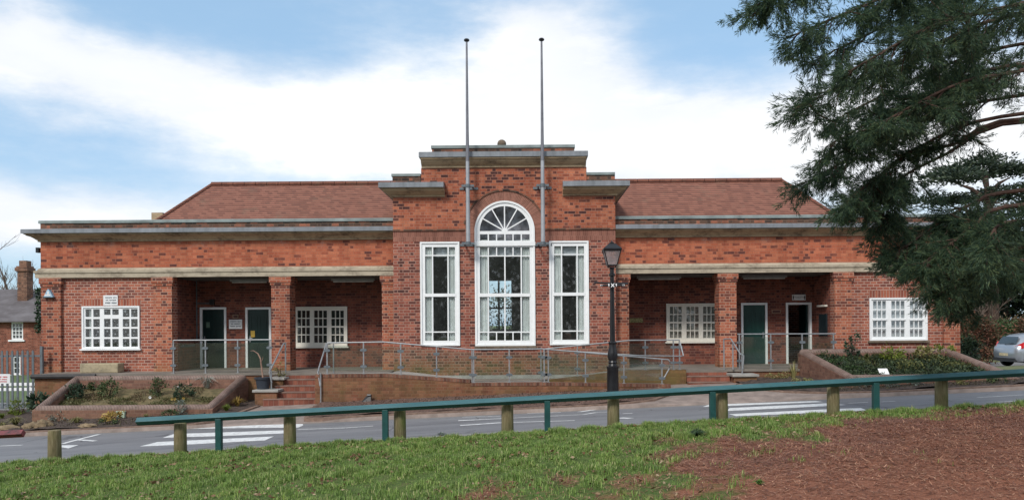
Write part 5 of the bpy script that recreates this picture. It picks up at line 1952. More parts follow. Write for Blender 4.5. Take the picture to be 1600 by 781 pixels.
def leaves(cent, dirs, length, width, r=rng, fold=.0):
    """diamond leaves: cent (N,3) base points, dirs (N,3)"""
    n = len(cent)
    d = unit(dirs)
    side = unit(np.cross(d, unit(r.normal(size=(n, 3)))))
    L = np.broadcast_to(np.asarray(length, float), (n,))[:, None]
    W = np.broadcast_to(np.asarray(width, float), (n,))[:, None] / 2
    mid = cent + d * L * .45
    v = np.stack([cent, mid - side * W, cent + d * L, mid + side * W], 1)
    f = np.arange(n * 4).reshape(n, 4)
    return v.reshape(-1, 3), f


def join(parts):
    vs, fs, o = [], [], 0
    for v, f in parts:
        vs.append(v)
        fs.append(f + o)
        o += len(v)
    return np.concatenate(vs), np.concatenate(fs)


def crown_points(n, c, rad, nclump, r, clump=.28, shell=.55):
    """points gathered in clumps through an ellipsoid: uneven outline and gaps"""
    u = unit(r.normal(size=(nclump, 3)))
    rr_ = shell + (1 - shell) * r.random((nclump, 1)) ** .6
    cc = u * rr_
    k = r.integers(0, nclump, n)
    sz = clump * (.5 + r.random(nclump))
    p = cc[k] + r.normal(size=(n, 3)) * sz[k][:, None] * .6
    return np.array(c) + p * np.array(rad), unit(p + r.normal(size=(n, 3)) * .6)


LF_SHRUB = leaf_mat('shrub_leaf', (.030, .050, .020), (.065, .095, .036), (.12, .15, .06))
LF_DARK = leaf_mat('evergreen_leaf', (.008, .018, .011), (.018, .034, .018), (.036, .058, .027))
LF_DARK2 = leaf_mat('cedar_needles', (.016, .030, .022), (.038, .060, .036), (.075, .095, .055))
LF_HEDGE = leaf_mat('hedge_leaf', (.020, .045, .016), (.045, .085, .026), (.085, .13, .045))
LF_RED = leaf_mat('red_leaf', (.035, .038, .018), (.10, .055, .030), (.25, .10, .066))
LF_BROWN = leaf_mat('beech_leaf', (.075, .055, .032), (.13, .090, .052), (.19, .13, .085))
LF_GREY = leaf_mat('grey_leaf', (.09, .11, .09), (.17, .20, .17), (.26, .29, .25))
LF_LIME = leaf_mat('lime_leaf', (.06, .09, .012), (.14, .18, .025), (.22, .26, .05))
LF_STRAW = leaf_mat('straw_leaf', (.12, .12, .04), (.24, .22, .08), (.36, .32, .15))
LF_YEL = leaf_mat('yellow_leaf', (.20, .13, .03), (.38, .25, .06), (.48, .36, .13))
LF_DEEP = leaf_mat('deep_leaf', (.018, .040, .022), (.040, .070, .040), (.085, .12, .07))
LF_WHITE = leaf_mat('white_twig', (.28, .29, .26), (.40, .42, .38), (.52, .53, .49))
LF_SEQ = leaf_mat('conifer_spray', (.026, .056, .040), (.066, .115, .066), (.14, .19, .085), trans=.45)
BARK = pm('bark', (.085, .052, .038), .95, .4, 9, bump=.02, c2=(.04, .026, .02))
BARK_R = pm('red_bark', (.075, .042, .030), .95, .4, 9, bump=.02, c2=(.035, .021, .017))
BARE = pm('bare_twig', (.13, .095, .075), .9, .3, 9)


def shrub(name, label, cat, c, rad, n, leaf, mat, seed, wide=None, ncl=14, group=None, stem=True, clump=.3):
    r = np.random.default_rng(seed)
    e = empty(name, (c[0], c[1], c[2]), label, cat, group)
    p, d = crown_points(n, (c[0], c[1], c[2] + rad[2] * .95), rad, ncl, r, clump)
    p[:, 2] = np.maximum(p[:, 2], c[2] + .01)
    v, f = leaves(p, d, leaf * (.7 + .6 * r.random(n)), (wide or leaf * .5) * (.7 + .6 * r.random(n)), r)
    np_mesh('foliage', v, f, mat, e)
    if stem:
        m = MB()
        for k in range(5):
            a = r.uniform(0, 6.28)
            m.tube([(c[0], c[1], c[2] - .05), (c[0] + math.cos(a) * rad[0] * .3, c[1] + math.sin(a) * rad[1] * .3, c[2] + rad[2] * .7), (c[0] + math.cos(a) * rad[0] * .6, c[1] + math.sin(a) * rad[1] * .6, c[2] + rad[2] * 1.4)], [.012 + rad[2] * .015, .01, .004], 5)
        m.build('stem', BARK, e)
    return e


def tuft(name, label, cat, c, h, n, mat, seed, spread=.6, width=.012, group=None):
    """strap-leaved clump"""
    r = np.random.default_rng(seed)
    a = r.uniform(0, 2 * np.pi, n)
    lean = spread * np.sqrt(r.random(n))
    L = h * (.6 + .5 * r.random(n))
    o = np.array([c[0], c[1], c[2]]) + np.stack([np.cos(a), np.sin(a), np.zeros(n)], -1) * (.12 * h * r.random(n))[:, None]
    hd = np.stack([np.cos(a), np.sin(a), np.zeros(n)], -1)
    sd_ = np.stack([-np.sin(a), np.cos(a), np.zeros(n)], -1) * (width / 2)
    up_ = np.array([0, 0, 1.0])
    m1 = o + (up_ * .55 + hd * (lean * .35)[:, None]) * L[:, None]
    tip = o + (up_ * (1 - .75 * lean)[:, None] + hd * (lean * 1.0)[:, None]) * L[:, None]
    v = np.stack([o - sd_, o + sd_, m1 + sd_, m1 - sd_, tip], 1).reshape(-1, 3)
    b_ = np.arange(n) * 5
    f = np.concatenate([np.stack([b_, b_ + 1, b_ + 2], -1), np.stack([b_, b_ + 2, b_ + 3], -1), np.stack([b_ + 3, b_ + 2, b_ + 4], -1)])
    o_ = np_mesh(name, v, f, mat, origin=tuple(c))
    tag(o_, label, cat, group)
    return o_


def at_bed(px, py, f=zpave, dz=.05):
    p = hit(px, py, dz, f)
    return (p.x, p.y, float(f(p.x, p.y)) + dz)


def at_surf(surf, px, py):
    """point of a planter's soil seen at a pixel"""
    best, bp = 1e9, None
    for v in np.linspace(0, 1, 40):
        for u in np.linspace(0, 1, 60):
            w = surf(u, v)
            x = (w.x * cs - (w.z - EYE) * sn) / w.y * F + CX
            y = CY - (w.x * sn + (w.z - EYE) * cs) / w.y * F
            d = (x - px) ** 2 + (y - py) ** 2
            if d < best:
                best, bp = d, w
    return (bp.x, bp.y, bp.z)


# ---- plants in the left planter
shrub('shrub', 'tallest bushy green shrub in the left planter, in front of the stone trough', 'shrub', at_surf(surfL, 170, 619), (.26, .22, .28), 650, .07, LF_SHRUB, 1, ncl=16)
shrub('shrub', 'green shrub with brownish leaves in the middle of the left planter, below the brick pillar', 'shrub', at_surf(surfL, 247, 619), (.21, .19, .25), 520, .065, LF_SHRUB, 2, ncl=14)
shrub('shrub', 'low dark shrub in the right half of the left planter, near yellow flowers', 'shrub', at_surf(surfL, 287, 624), (.24, .22, .22), 500, .07, LF_DEEP, 3)
shrub('shrub', 'low dark leafy plant by the left edge wall of the left planter', 'shrub', at_surf(surfL, 118, 621), (.33, .25, .17), 500, .10, LF_DEEP, 4)
shrub('shrub', 'small light green plant at the back of the left planter near the trough', 'shrub', at_surf(surfL, 150, 608), (.22, .16, .12), 260, .08, LF_SHRUB, 5)
tuft('white_plant', 'silvery white twiggy plant at the back right of the left planter', 'plant', at_surf(surfL, 322, 602), .62, 46, LF_WHITE, 6, 1.0, .022)
c = at_surf(surfL, 295, 604)
o = MB().box(c[0] - .018, c[0] + .018, c[1] - .018, c[1] + .018, c[2] - .1, c[2] + .30).build('garden_stake', pm('stake_pink', (.40, .20, .15), .8))
tag(o, 'thin pinkish stake standing in the soil of the left planter', 'stake')
for k, (px, py, m_, lab) in enumerate(((234, 624, SIGNW, 'single white flower in the left planter below the middle shrub'), (269, 627.5, LF_YEL, 'pair of small yellow flowers low in the left planter'), (288, 626, LF_YEL, 'yellow flower right below the dark low shrub in the left planter'), (279, 609, SIGNW, 'small white flower above the dark low shrub in the left planter'))):
    c = at_surf(surfL, px, py)
    e = empty('flower', c, lab, 'flower')
    fl = MB()
    st = MB()
    for j in range(2 if k == 1 else 1):
        x = c[0] + j * .09
        st.tube([(x, c[1], c[2] - .02), (x, c[1], c[2] + .07)], .005, 5)
        for a in range(6):
            t = a * math.pi / 3
            fl.poly([(x, c[1] - .005, c[2] + .07), (x + .035 * math.cos(t - .4), c[1] - .02, c[2] + .08 + .035 * math.sin(t - .4)), (x + .05 * math.cos(t), c[1] - .03, c[2] + .08 + .05 * math.sin(t)), (x + .035 * math.cos(t + .4), c[1] - .02, c[2] + .08 + .035 * math.sin(t + .4))])
    fl.build('petals', m_, e)
    st.build('stem', LF_SHRUB, e)


def ground_cover(name, n, sampler, leaf, mat, seed, hmax=.12):
    r = np.random.default_rng(seed)
    p = sampler(n, r)
    p[:, 2] += r.random(n) * hmax
    d = unit(r.normal(size=(n, 3)) + np.array([0, 0, .8]))
    v, f = leaves(p, d, leaf * (.5 + r.random(n)), leaf * .5 * (.5 + r.random(n)), r)
    o = np_mesh(name, v, f, mat)
    tag(o, kind='stuff')
    return o


def surf_sampler(surf, u0=0, u1=1, v0=0, v1=1, dens_seed=3, thr=-9):
    def g(n, r):
        u, v = r.uniform(u0, u1, n * 2), r.uniform(v0, v1, n * 2)
        P00, P10, P01, P11 = surf(0, 0), surf(1, 0), surf(0, 1), surf(1, 1)
        w = [np.array(q[:]) for q in (P00, P10, P01, P11)]
        p = w[0] * ((1 - u) * (1 - v))[:, None] + w[1] * (u * (1 - v))[:, None] + w[2] * ((1 - u) * v)[:, None] + w[3] * (u * v)[:, None]
        k = fbm(p[:, 0], p[:, 1], dens_seed, .8, 4) > thr
        p = p[k][:n]
        q = np.zeros((n, 3))
        q[:len(p)] = p
        q[len(p):] = p[:1]
        return q
    return g


ground_cover('creeping_plants', 5200, surf_sampler(surfL, 0, 1, 0, .55, 3, -.1), .05, leaf_mat('creeper', (.05, .055, .018), (.10, .10, .035), (.17, .17, .075)), 41, .05)
ground_cover('creeping_plants', 3000, surf_sampler(surfL, 0, 1, .4, 1, 4, .1), .045, leaf_mat('creeper_dry', (.07, .045, .025), (.13, .08, .045), (.11, .12, .05)), 42, .04)
ground_cover('ground_cover', 15000, surf_sampler(surfR, 0, 1, .0, 1, 3, -.35), .075, leaf_mat('ivy_cover', (.012, .022, .012), (.030, .052, .022), (.075, .10, .045)), 43, .20)
ground_cover('ground_cover', 3500, surf_sampler(surfR, .3, 1, .45, 1, 6, .2), .07, leaf_mat('cover_yellow', (.05, .06, .02), (.11, .12, .04), (.17, .17, .06)), 44, .24)
shrub('shrub', 'upright dark shrub at the back of the right planter, rising above the coping', 'shrub', at_surf(surfR, 1331, 560), (.20, .18, .44), 520, .09, LF_DEEP, 11, ncl=14)
shrub('shrub', 'leaning green leafy shrub in the middle of the right planter', 'shrub', at_surf(surfR, 1395, 568), (.30, .22, .26), 420, .10, LF_LIME, 12)
shrub('shrub', 'bright green shrub at the back right corner of the right planter', 'shrub', at_surf(surfR, 1472, 562), (.33, .24, .24), 450, .09, LF_LIME, 13)
shrub('shrub', 'grassy green clump near the right end of the right planter, front of the corner shrub', 'shrub', at_surf(surfR, 1443, 570), (.22, .2, .28), 330, .10, LF_STRAW, 14)
shrub('shrub', 'light green ferny plant at the left edge of the right planter', 'shrub', at_surf(surfR, 1310, 574), (.26, .2, .14), 420, .07, LF_HEDGE, 15)
shrub('shrub', 'light green ferny plant at the front left of the right planter beside the sloping wall', 'shrub', at_surf(surfR, 1330, 585), (.24, .2, .12), 380, .07, LF_HEDGE, 16)
shrub('shrub', 'small dull green shrub at the back left corner of the right planter', 'shrub', at_surf(surfR, 1287, 559), (.24, .2, .17), 350, .07, LF_SHRUB, 17)

# white plaque on a stake in the right planter
c = at_surf(surfR, 1381, 588)
q = P(1380.5, 580, c[1] - .42)
e = empty('plant_label', (q.x, q.y, c[2]), 'white plaque on a short stake at the front of the right planter', 'plaque')
MB().hexa([(q.x - .125, q.y - .05, q.z - .075), (q.x + .145, q.y - .05, q.z - .075), (q.x + .145, q.y - .042, q.z - .07), (q.x - .125, q.y - .042, q.z - .07), (q.x - .145, q.y + .04, q.z + .075), (q.x + .125, q.y + .04, q.z + .075), (q.x + .125, q.y + .048, q.z + .08), (q.x - .145, q.y + .048, q.z + .08)]).build('plate', pm('plaque_white', (.86, .86, .84), .35, .03), e)
MB().box(q.x - .015, q.x + .015, q.y - .005, q.y + .03, c[2] - .3, q.z - .03).build('stake', GALV, e)

# ---- left bed
shrub('shrub', 'big dark glossy-leaved shrub between the palisade fence and the left planter wall', 'shrub', at_bed(72, 643), (.42, .34, .27), 420, .17, LF_DEEP, 21, wide=.085)
shrub('shrub', 'bright yellow-green rounded shrub in front of the palisade fence', 'shrub', at_bed(32, 646), (.31, .27, .19), 900, .075, LF_LIME, 22, wide=.022)
tuft('grass_clump', 'pale drooping grass clump at the left end of the bed below the lime shrub', 'plant', at_bed(24, 664), .36, 170, LF_STRAW, 23, 1.0, .014)
tuft('grass_clump', 'yellowish low grass clump at the kerb in the far left corner', 'plant', at_bed(4, 668), .22, 120, LF_STRAW, 24, 1.1, .014)
tuft('grass_clump', 'small bright grass clump at the far left edge of the bed', 'plant', at_bed(3, 654), .25, 90, LF_LIME, 25, .9, .012)
tuft('grass_clump', 'green grass clump in front of the left planter, beside the grey-leaved shrubs', 'plant', at_bed(136, 653), .28, 150, LF_LIME, 26, .8, .011)
tuft('grass_clump', 'flattened yellow grass clump near the kerb, between rock and pale green box', 'plant', at_bed(120, 661), .26, 150, LF_STRAW, 27, 1.15, .014)
shrub('shrub', 'dull blue-green shrub against the front of the left planter at its left end', 'shrub', at_bed(73, 652), (.28, .2, .13), 380, .06, LF_GREY, 28)
shrub('shrub', 'silver-grey shrub in the left bed, lower of two side by side', 'shrub', at_bed(94, 656), (.26, .2, .12), 420, .05, LF_GREY, 29)
shrub('shrub', 'silver-grey shrub in the left bed close to the planter, upper of two side by side', 'shrub', at_bed(107, 650), (.20, .16, .12), 330, .05, LF_GREY, 30)
shrub('shrub', 'withered yellow plant in the left bed beside the pale green box', 'shrub', at_bed(177, 656), (.26, .2, .09), 260, .09, LF_YEL, 31)
shrub('shrub', 'low dark green cushion plant in the left bed below the yellow withered plant', 'shrub', at_bed(169, 663), (.20, .16, .08), 300, .05, LF_SHRUB, 32)
shrub('shrub', 'blue-grey spiky shrub in the left bed behind the left end of the green rail', 'shrub', at_bed(281, 648), (.24, .2, .20), 320, .08, LF_GREY, 33, wide=.02)
shrub('shrub', 'low green plant in the left bed just left of the blue-grey spiky shrub', 'shrub', at_bed(266, 651), (.20, .16, .10), 260, .06, LF_SHRUB, 34)
tuft('grass_clump', 'yellow striped grass clump by the right side wall of the left planter', 'plant', at_bed(371, 634), .36, 130, LF_YEL, 35, .95, .018)
tuft('grass_clump', 'pale green grass clump just in front of the yellow striped one', 'plant', at_bed(354, 642), .28, 110, LF_LIME, 36, 1.0, .016)
tuft('grass_clump', 'small straw-coloured clump in front of the left planter wall, above the rail end', 'plant', at_bed(228, 652), .16, 90, LF_STRAW, 37, 1.0, .012)


def rock(label, c, s, seed):
    r = random.Random(seed)
    bm = bmesh.new()
    bmesh.ops.create_icosphere(bm, subdivisions=3, radius=1)
    for v in bm.verts:
        n = v.co.normalized()
        k = 1 + .18 * math.sin(n.x * 4 + seed) * math.cos(n.y * 5 + seed * 2) + .08 * math.sin(n.z * 9 + n.x * 7) + r.uniform(-.04, .04)
        v.co = Vector((n.x * s[0] * k, n.y * s[1] * k, max(-.3, n.z) * s[2] * k))
    me = bpy.data.meshes.new('rock')
    bm.to_mesh(me)
    bm.free()
    me.materials.append(ROCK)
    o = bpy.data.objects.new('rock', me)
    COL.objects.link(o)
    o.location = c
    tag(o, label, 'rock')


rock('sandy peaked rock by the kerb in the left bed', at_bed(68, 666), (.22, .18, .19), 1)
rock('mossy flat rock by the kerb, left of the peaked one', at_bed(50, 667), (.22, .2, .13), 2)
rock('flat brown rock lying by the kerb below the green grass clump', at_bed(137, 665.5), (.24, .13, .07), 3)
rock('long flat yellowish rock at the left edge of the bed', at_bed(12, 669), (.34, .2, .09), 4)
# pale green box
c = at_bed(190, 652)
o = MB().box(c[0] - .11, c[0] + .11, c[1] - .06, c[1] + .06, c[2] - .02, c[2] + .16).box(c[0] - .13, c[0] + .13, c[1] - .075, c[1] + .075, c[2] + .161, c[2] + .185).build('garden_box', pm('pale_green_plastic', (.42, .52, .40), .5, .08), bevel=.01)
tag(o, 'small pale green plastic box in the left bed against the planter', 'box')

# ---- pot on the lower pedestal with a bare stem
c = P(411, 607, 22.85)
pz = zp1
e = empty('plant_pot', (c.x, 22.85, pz), 'black plastic pot with a bare crooked stem on the lower pedestal of the left steps', 'plant pot')
MB().lathe((c.x, 22.85, pz), [(.17, 0), (.215, .30), (.25, .305), (.255, .36), (.225, .362), (.215, .30), (0, .29)], 20).build('pot', pm('pot_plastic', (.035, .042, .055), .45, .15), e, smooth=True)
pt = [P(411, 591, 22.85), P(408.5, 572, 22.85), P(407, 560, 22.8), P(403, 552, 22.8), P(396, 547.5, 22.8), P(391, 548, 22.8)]
MB().tube(pt, [.024, .022, .02, .016, .010, .004], 7).tube([P(407.5, 566, 22.83), P(410.5, 560, 22.85), P(411, 556, 22.85)], [.012, .008, .003], 5).build('stem', pm('bare_stem', (.32, .20, .15), .8, .2, 12), e)
shrub('shrub', 'small straggly pot shrub on the taller pedestal at the top of the left steps', 'shrub', (P(437, 588, 23.5).x, 23.5, zp2), (.17, .15, .22), 150, .06, LF_STRAW, 51, clump=.35)
# tipped-up slate by the ramp wall
c = P(573, 622, 22.2)
o = MB().hexa([(c.x - .16, 22.05, c.z - .14), (c.x + .14, 22.05, c.z - .14), (c.x + .15, 22.12, c.z - .14), (c.x - .12, 22.12, c.z - .14), (c.x - .02, 22.2, c.z + .06), (c.x + .13, 22.2, c.z + .10), (c.x + .14, 22.25, c.z + .10), (c.x, 22.25, c.z + .07)]).build('ground_floodlight', BLACK)
tag(o, 'dark wedge-shaped floodlight on the ground in front of the ramp wall', 'floodlight')
MB().box(c.x + .02, c.x + .13, 22.14, 22.19, c.z + .09, c.z + .125).build('visor', STEEL, o)

# ---- right bed plants
for k, (px, py, m_, rad, lab) in enumerate(((1255, 602, LF_STRAW, (.30, .2, .10), 'straw-coloured low plant at the left end of the right bed'), (1345, 604, LF_GREY, (.20, .15, .12), 'grey lavender-like plant in the right bed left of the fifth green post'),
                                            (1392, 603, LF_GREY, (.20, .15, .12), 'grey lavender-like plant in the right bed right of the fifth green post'), (1430, 602, LF_GREY, (.24, .16, .12), 'grey-green plant in the right bed left of the last bollard'),
                                            (1507, 600, LF_STRAW, (.18, .12, .09), 'small tan plant in the right bed right of the last bollard'), (1556, 597.5, LF_SHRUB, (.22, .14, .09), 'dull green plant at the right end of the right bed'))):
    shrub('plant', lab, 'plant', at_bed(px, py), rad, 260, .06, m_, 60 + k, stem=False)
tuft('grass_clump', 'yellowish weed growing at the left wall of the right planter', 'plant', (P(1240, 588, 23.0).x, 23.0, float(zpave(8.2, 23.0)) + .05), .6, 40, LF_STRAW, 71, .45, .02)
for seed_, px, py in ((72, 1212, 590), (73, 1228, 589)):
    shrub('plant', 'low straw-coloured plant under the terrace edge left of the right planter, %s' % ('nearer the steps' if seed_ == 72 else 'nearer the planter wall'), 'plant', (P(px, py, 23.3).x, 23.3, float(zpave(7.7, 23.3)) + .04), (.22, .14, .09), 200, .05, LF_STRAW, seed_, stem=False)
# leaf litter in the beds
def poly_sampler(x0, x1, y0, y1, f, dz):
    def g(n, r):
        X, Y = r.uniform(x0, x1, n), r.uniform(y0, y1, n)
        return np.stack([X, Y, f(X, Y) + dz], -1)
    return g


ground_cover('bed_litter', 4200, poly_sampler(-5.6, 3.2, 19.85, 22.2, zpave, .04), .045, leaf_mat('bed_litter_leaf', (.06, .035, .026), (.13, .075, .055), (.22, .15, .115)), 81, .03)
ground_cover('bed_litter', 2600, poly_sampler(-16, -8.8, 19.7, 21.2, zpave, .04), .04, leaf_mat('bed_litter_dark', (.035, .026, .02), (.075, .055, .04), (.14, .13, .06)), 82, .03)
ground_cover('bed_litter', 2200, poly_sampler(8.2, 14.0, 19.75, 20.4, zpave, .04), .04, bpy.data.materials['bed_litter_dark'], 83, .03)

# ================================================================== LEFT: PALISADE FENCE, HOUSE
YF = 24.6
fence = empty('palisade_fence', (P(30, 640, YF).x, YF, -.3), 'grey steel palisade fence at the far left beside the hall', 'fence')
x0, x1 = P(-60, 600, YF).x, P(64, 600, YF).x
n = int((x1 - x0) / .168)
for i in range(n):
    x = x0 + i * .168
    ztop, zbot = P(30, 547, YF).z, P(30, 643, YF).z
    MB().extrude([(x - .034, zbot), (x + .034, zbot), (x + .034, ztop - .05), (x + .012, ztop), (x - .012, ztop), (x - .034, ztop - .05)], YF - .03, YF - .008).build('pale', GALV, fence)
MB().box(x1 - .03, x1 + .05, YF - .0, YF + .08, P(30, 643, YF).z - .1, P(30, 541, YF).z).build('post', GALV, fence)
for y in (556, 632):
    z = P(30, y, YF).z
    MB().box(x0, x1, YF - .005, YF + .04, z - .03, z + .03).build('rail', GALV, fence)
a = RC(-20, 584, 16, 599, YF - .04)
o = MB().box(a[0], a[1], YF - .05, YF - .036, a[2], a[3]).build('sign', SIGNW)
tag(o, 'white notice with red print fixed to the palisade fence', 'sign')
word_bars(o, (-12, 584, 15, 599), YF - .052, [(587.5, 2.2, (6, 4)), (591.5, 1.6, (7, 6))], SIGNR)
word_bars(o, (-12, 584, 15, 599), YF - .052, [(595, 1.6, (5, 8))], SIGNR)
# white barrier rail beyond the fence
wbz = [P(20, y, 27.5).z for y in (605, 599)]
xa_, xb_ = P(-60, 600, 27.5).x, P(56, 600, 27.5).x
e = empty('white_barrier', ((xa_ + xb_) / 2, 27.5, -.3), 'white two-board barrier rail behind the palisade fence', 'barrier')
MB().box(xa_, xb_, 27.48, 27.53, wbz[0] + .06, wbz[1] + .03).build('upper_board', WHITE, e)
MB().box(xa_, xb_, 27.48, 27.53, wbz[0] - .12, wbz[0] - .01).build('lower_board', WHITE, e)
for x in (xa_ + .5, xa_ + 1.6, xb_ - .3):
    MB().box(x, x + .09, 27.54, 27.6, -.5, wbz[1]).build('post', WHITE, e)

YH = 45.0
hx0, hx1 = P(-180, 500, YH).x, P(100, 500, YH).x
ze = P(20, 499, YH).z
house = empty('brick_house', ((hx0 + hx1) / 2, YH, -.5), 'old red brick house with slate roof and tall chimney past the left end', 'house')
hw1 = RC(17, 503, 36, 530.5, YH)
hw2 = RC(19, 556, 32, 585, YH)
MB().plate(hx0, hx1, -.8, ze, YH, YH + .3, [hw1, hw2]).build('wall', brick_mat('brick_house_wall', [(0, (.15, .052, .036)), (.5, (.25, .085, .055)), (1, (.32, .12, .08))], (.26, .16, .12), cluster=.1), house)
MB().box(hx1 - .3, hx1, YH + .301, YH + 8, -.8, ze).build('side_wall', BR_BAY, house)
MB().box(hx0, hx1, YH + 8, YH + 8.3, -.8, ze).build('rear_wall', BR_BAY, house)
SLATE = pm('slate_roof', (.115, .105, .108), .8, .35, 1.2, c2=(.075, .062, .062))
zrg = P(20, 452, YH + 4).z
rf = MB()
rf.quad((hx0 - .4, YH - .4, ze - .1), (hx1 + .3, YH - .4, ze - .1), (hx1 + .3, YH + 4, zrg), (hx0 - .4, YH + 4, zrg))
rf.quad((hx0 - .4, YH - .4, ze - .16), (hx1 + .3, YH - .4, ze - .16), (hx1 + .3, YH - .4, ze - .1), (hx0 - .4, YH - .4, ze - .1))
rf.quad((hx1 + .3, YH + 8.7, ze - .1), (hx0 - .4, YH + 8.7, ze - .1), (hx0 - .4, YH + 4, zrg), (hx1 + .3, YH + 4, zrg))
rf.poly([(hx1 + .28, YH - .4, ze - .1), (hx1 + .28, YH + 8.7, ze - .1), (hx1 + .28, YH + 4, zrg)])
rfo = rf.build('roof', SLATE, house)
c0, c1 = P(27, 440, YH + 2.3), P(42, 440, YH + 2.3)
zc0, zc1, zc2 = P(38, 478, YH + 2.8).z, P(38, 419, YH + 2.8).z, P(38, 408, YH + 2.8).z
BRC = brick_mat('brick_chimney', [(0, (.11, .06, .045)), (.5, (.20, .10, .065)), (1, (.28, .15, .10))], (.2, .15, .11), cluster=.15)
ch = MB().box(c0.x, c1.x, YH + 2.3, YH + 2.9, zc0 - 1.0, zc1 - .22).build('chimney', BRC, rfo)
MB().box(c0.x - .10, c1.x + .10, YH + 2.2, YH + 3.0, zc1 - .219, zc1).box(c0.x - .04, c1.x + .04, YH + 2.26, YH + 2.94, zc1 + .001, zc1 + .1).box(c0.x + .08, c1.x - .06, YH + 2.36, YH + 2.84, zc1 + .101, zc2).build('chimney_cap', BRC, rfo)
rb_ = P(63, 442, YH + 6)
for h, nx__, nz__ in ((hw1, 3, 4), (hw2, 2, 3)):
    xs = [h[0] + .07 + (h[1] - h[0] - .14) * i / nx__ for i in range(nx__ + 1)]
    zs_ = [h[2] + .07 + (h[3] - h[2] - .14) * i / nz__ for i in range(nz__ + 1)]
    hl = [(xs[i] + .02, xs[i + 1] - .02, zs_[j] + .02, zs_[j + 1] - .02) for i in range(nx__) for j in range(nz__)]
    w = MB().plate(h[0], h[1], h[2], h[3], YH + .04, YH + .12, hl).build('window', WHITE, house)
    MB().box(h[0] + .02, h[1] - .02, YH + .075, YH + .08, h[2] + .02, h[3] - .02).build('pane', GLASS, w)
    MB().box(h[0], h[1], YH + .31, YH + .33, h[2], h[3]).build('blind', BLACK_IN, w)
    MB().box(h[0] - .12, h[1] + .12, YH - .08, YH + .03, h[2] - .10, h[2] - .003).build('sill', WHITE, w)


def bare_tree(name, label, base, height, seed, mat=BARE, spread=.45, depth=5, r0=.22, group=None, tree_top=None):
    r = random.Random(seed)
    e = empty(name, base, label, 'tree', group)
    tr, cr = MB(), MB()

    def grow(p, d, L, rad, lev, mb):
        n = 3
        pts = [p]
        for i in range(n):
            d = (d + Vector((r.gauss(0, .10), r.gauss(0, .10), r.gauss(.04, .06)))).normalized()
            pts.append(pts[-1] + d * L / n)
        mb.tube(pts, [rad * (1 - .45 * i / n) for i in range(n + 1)], 5 if lev > 1 else 8, caps=False)
        if lev < depth:
            k = 3 if lev else 4
            for j in range(k):
                t = r.uniform(.45, 1.0)
                q = pts[min(n, int(t * n) + (1 if j == 0 else 0))]
                nd = (d + Vector((r.gauss(0, spread), r.gauss(0, spread), r.gauss(.12, spread * .6)))).normalized()
                grow(q, nd, L * r.uniform(.58, .78), rad * .52, lev + 1, cr)
    grow(Vector(base), Vector((0, 0, 1)), height * .34, r0, 0, tr)
    tr.build('trunk', mat, e)
    cr.build('crown', mat, e)
    return e


p = P(48, 500, 60)
bare_tree('bare_tree', 'leafless tree behind the old house and its chimney', (p.x, 60, -.5), 13.0, 5, r0=.22, depth=5)
# ivy on the corner of the old house
r = np.random.default_rng(91)
n = 900
x0_, x1_ = P(56, 470, YH - .5).x, P(75, 470, YH - .5).x
pp = np.stack([r.uniform(x0_, x1_, n), YH - .35 - .25 * r.random(n), np.zeros(n)], -1)
zt_a, zb_a = P(60, 452, YH).z, P(60, 520, YH).z
pp[:, 2] = r.uniform(zb_a, zt_a, n)
v, f = leaves(pp, r.normal(size=(n, 3)), .16, .11, r)
o = np_mesh('climbing_ivy', v, f, LF_DEEP)
tag(o, 'green ivy climbing the corner of the old house next to the hall', 'climber')

# shrubbery behind the hall, seen right through the big window
shrub('shrub', 'pale leafless shrub behind the hall, seen through the arched window', 'shrub', (-1.0, 36.0, .2), (2.4, 1.0, 1.95), 3600, .15, LF_GREY, 93, ncl=40)

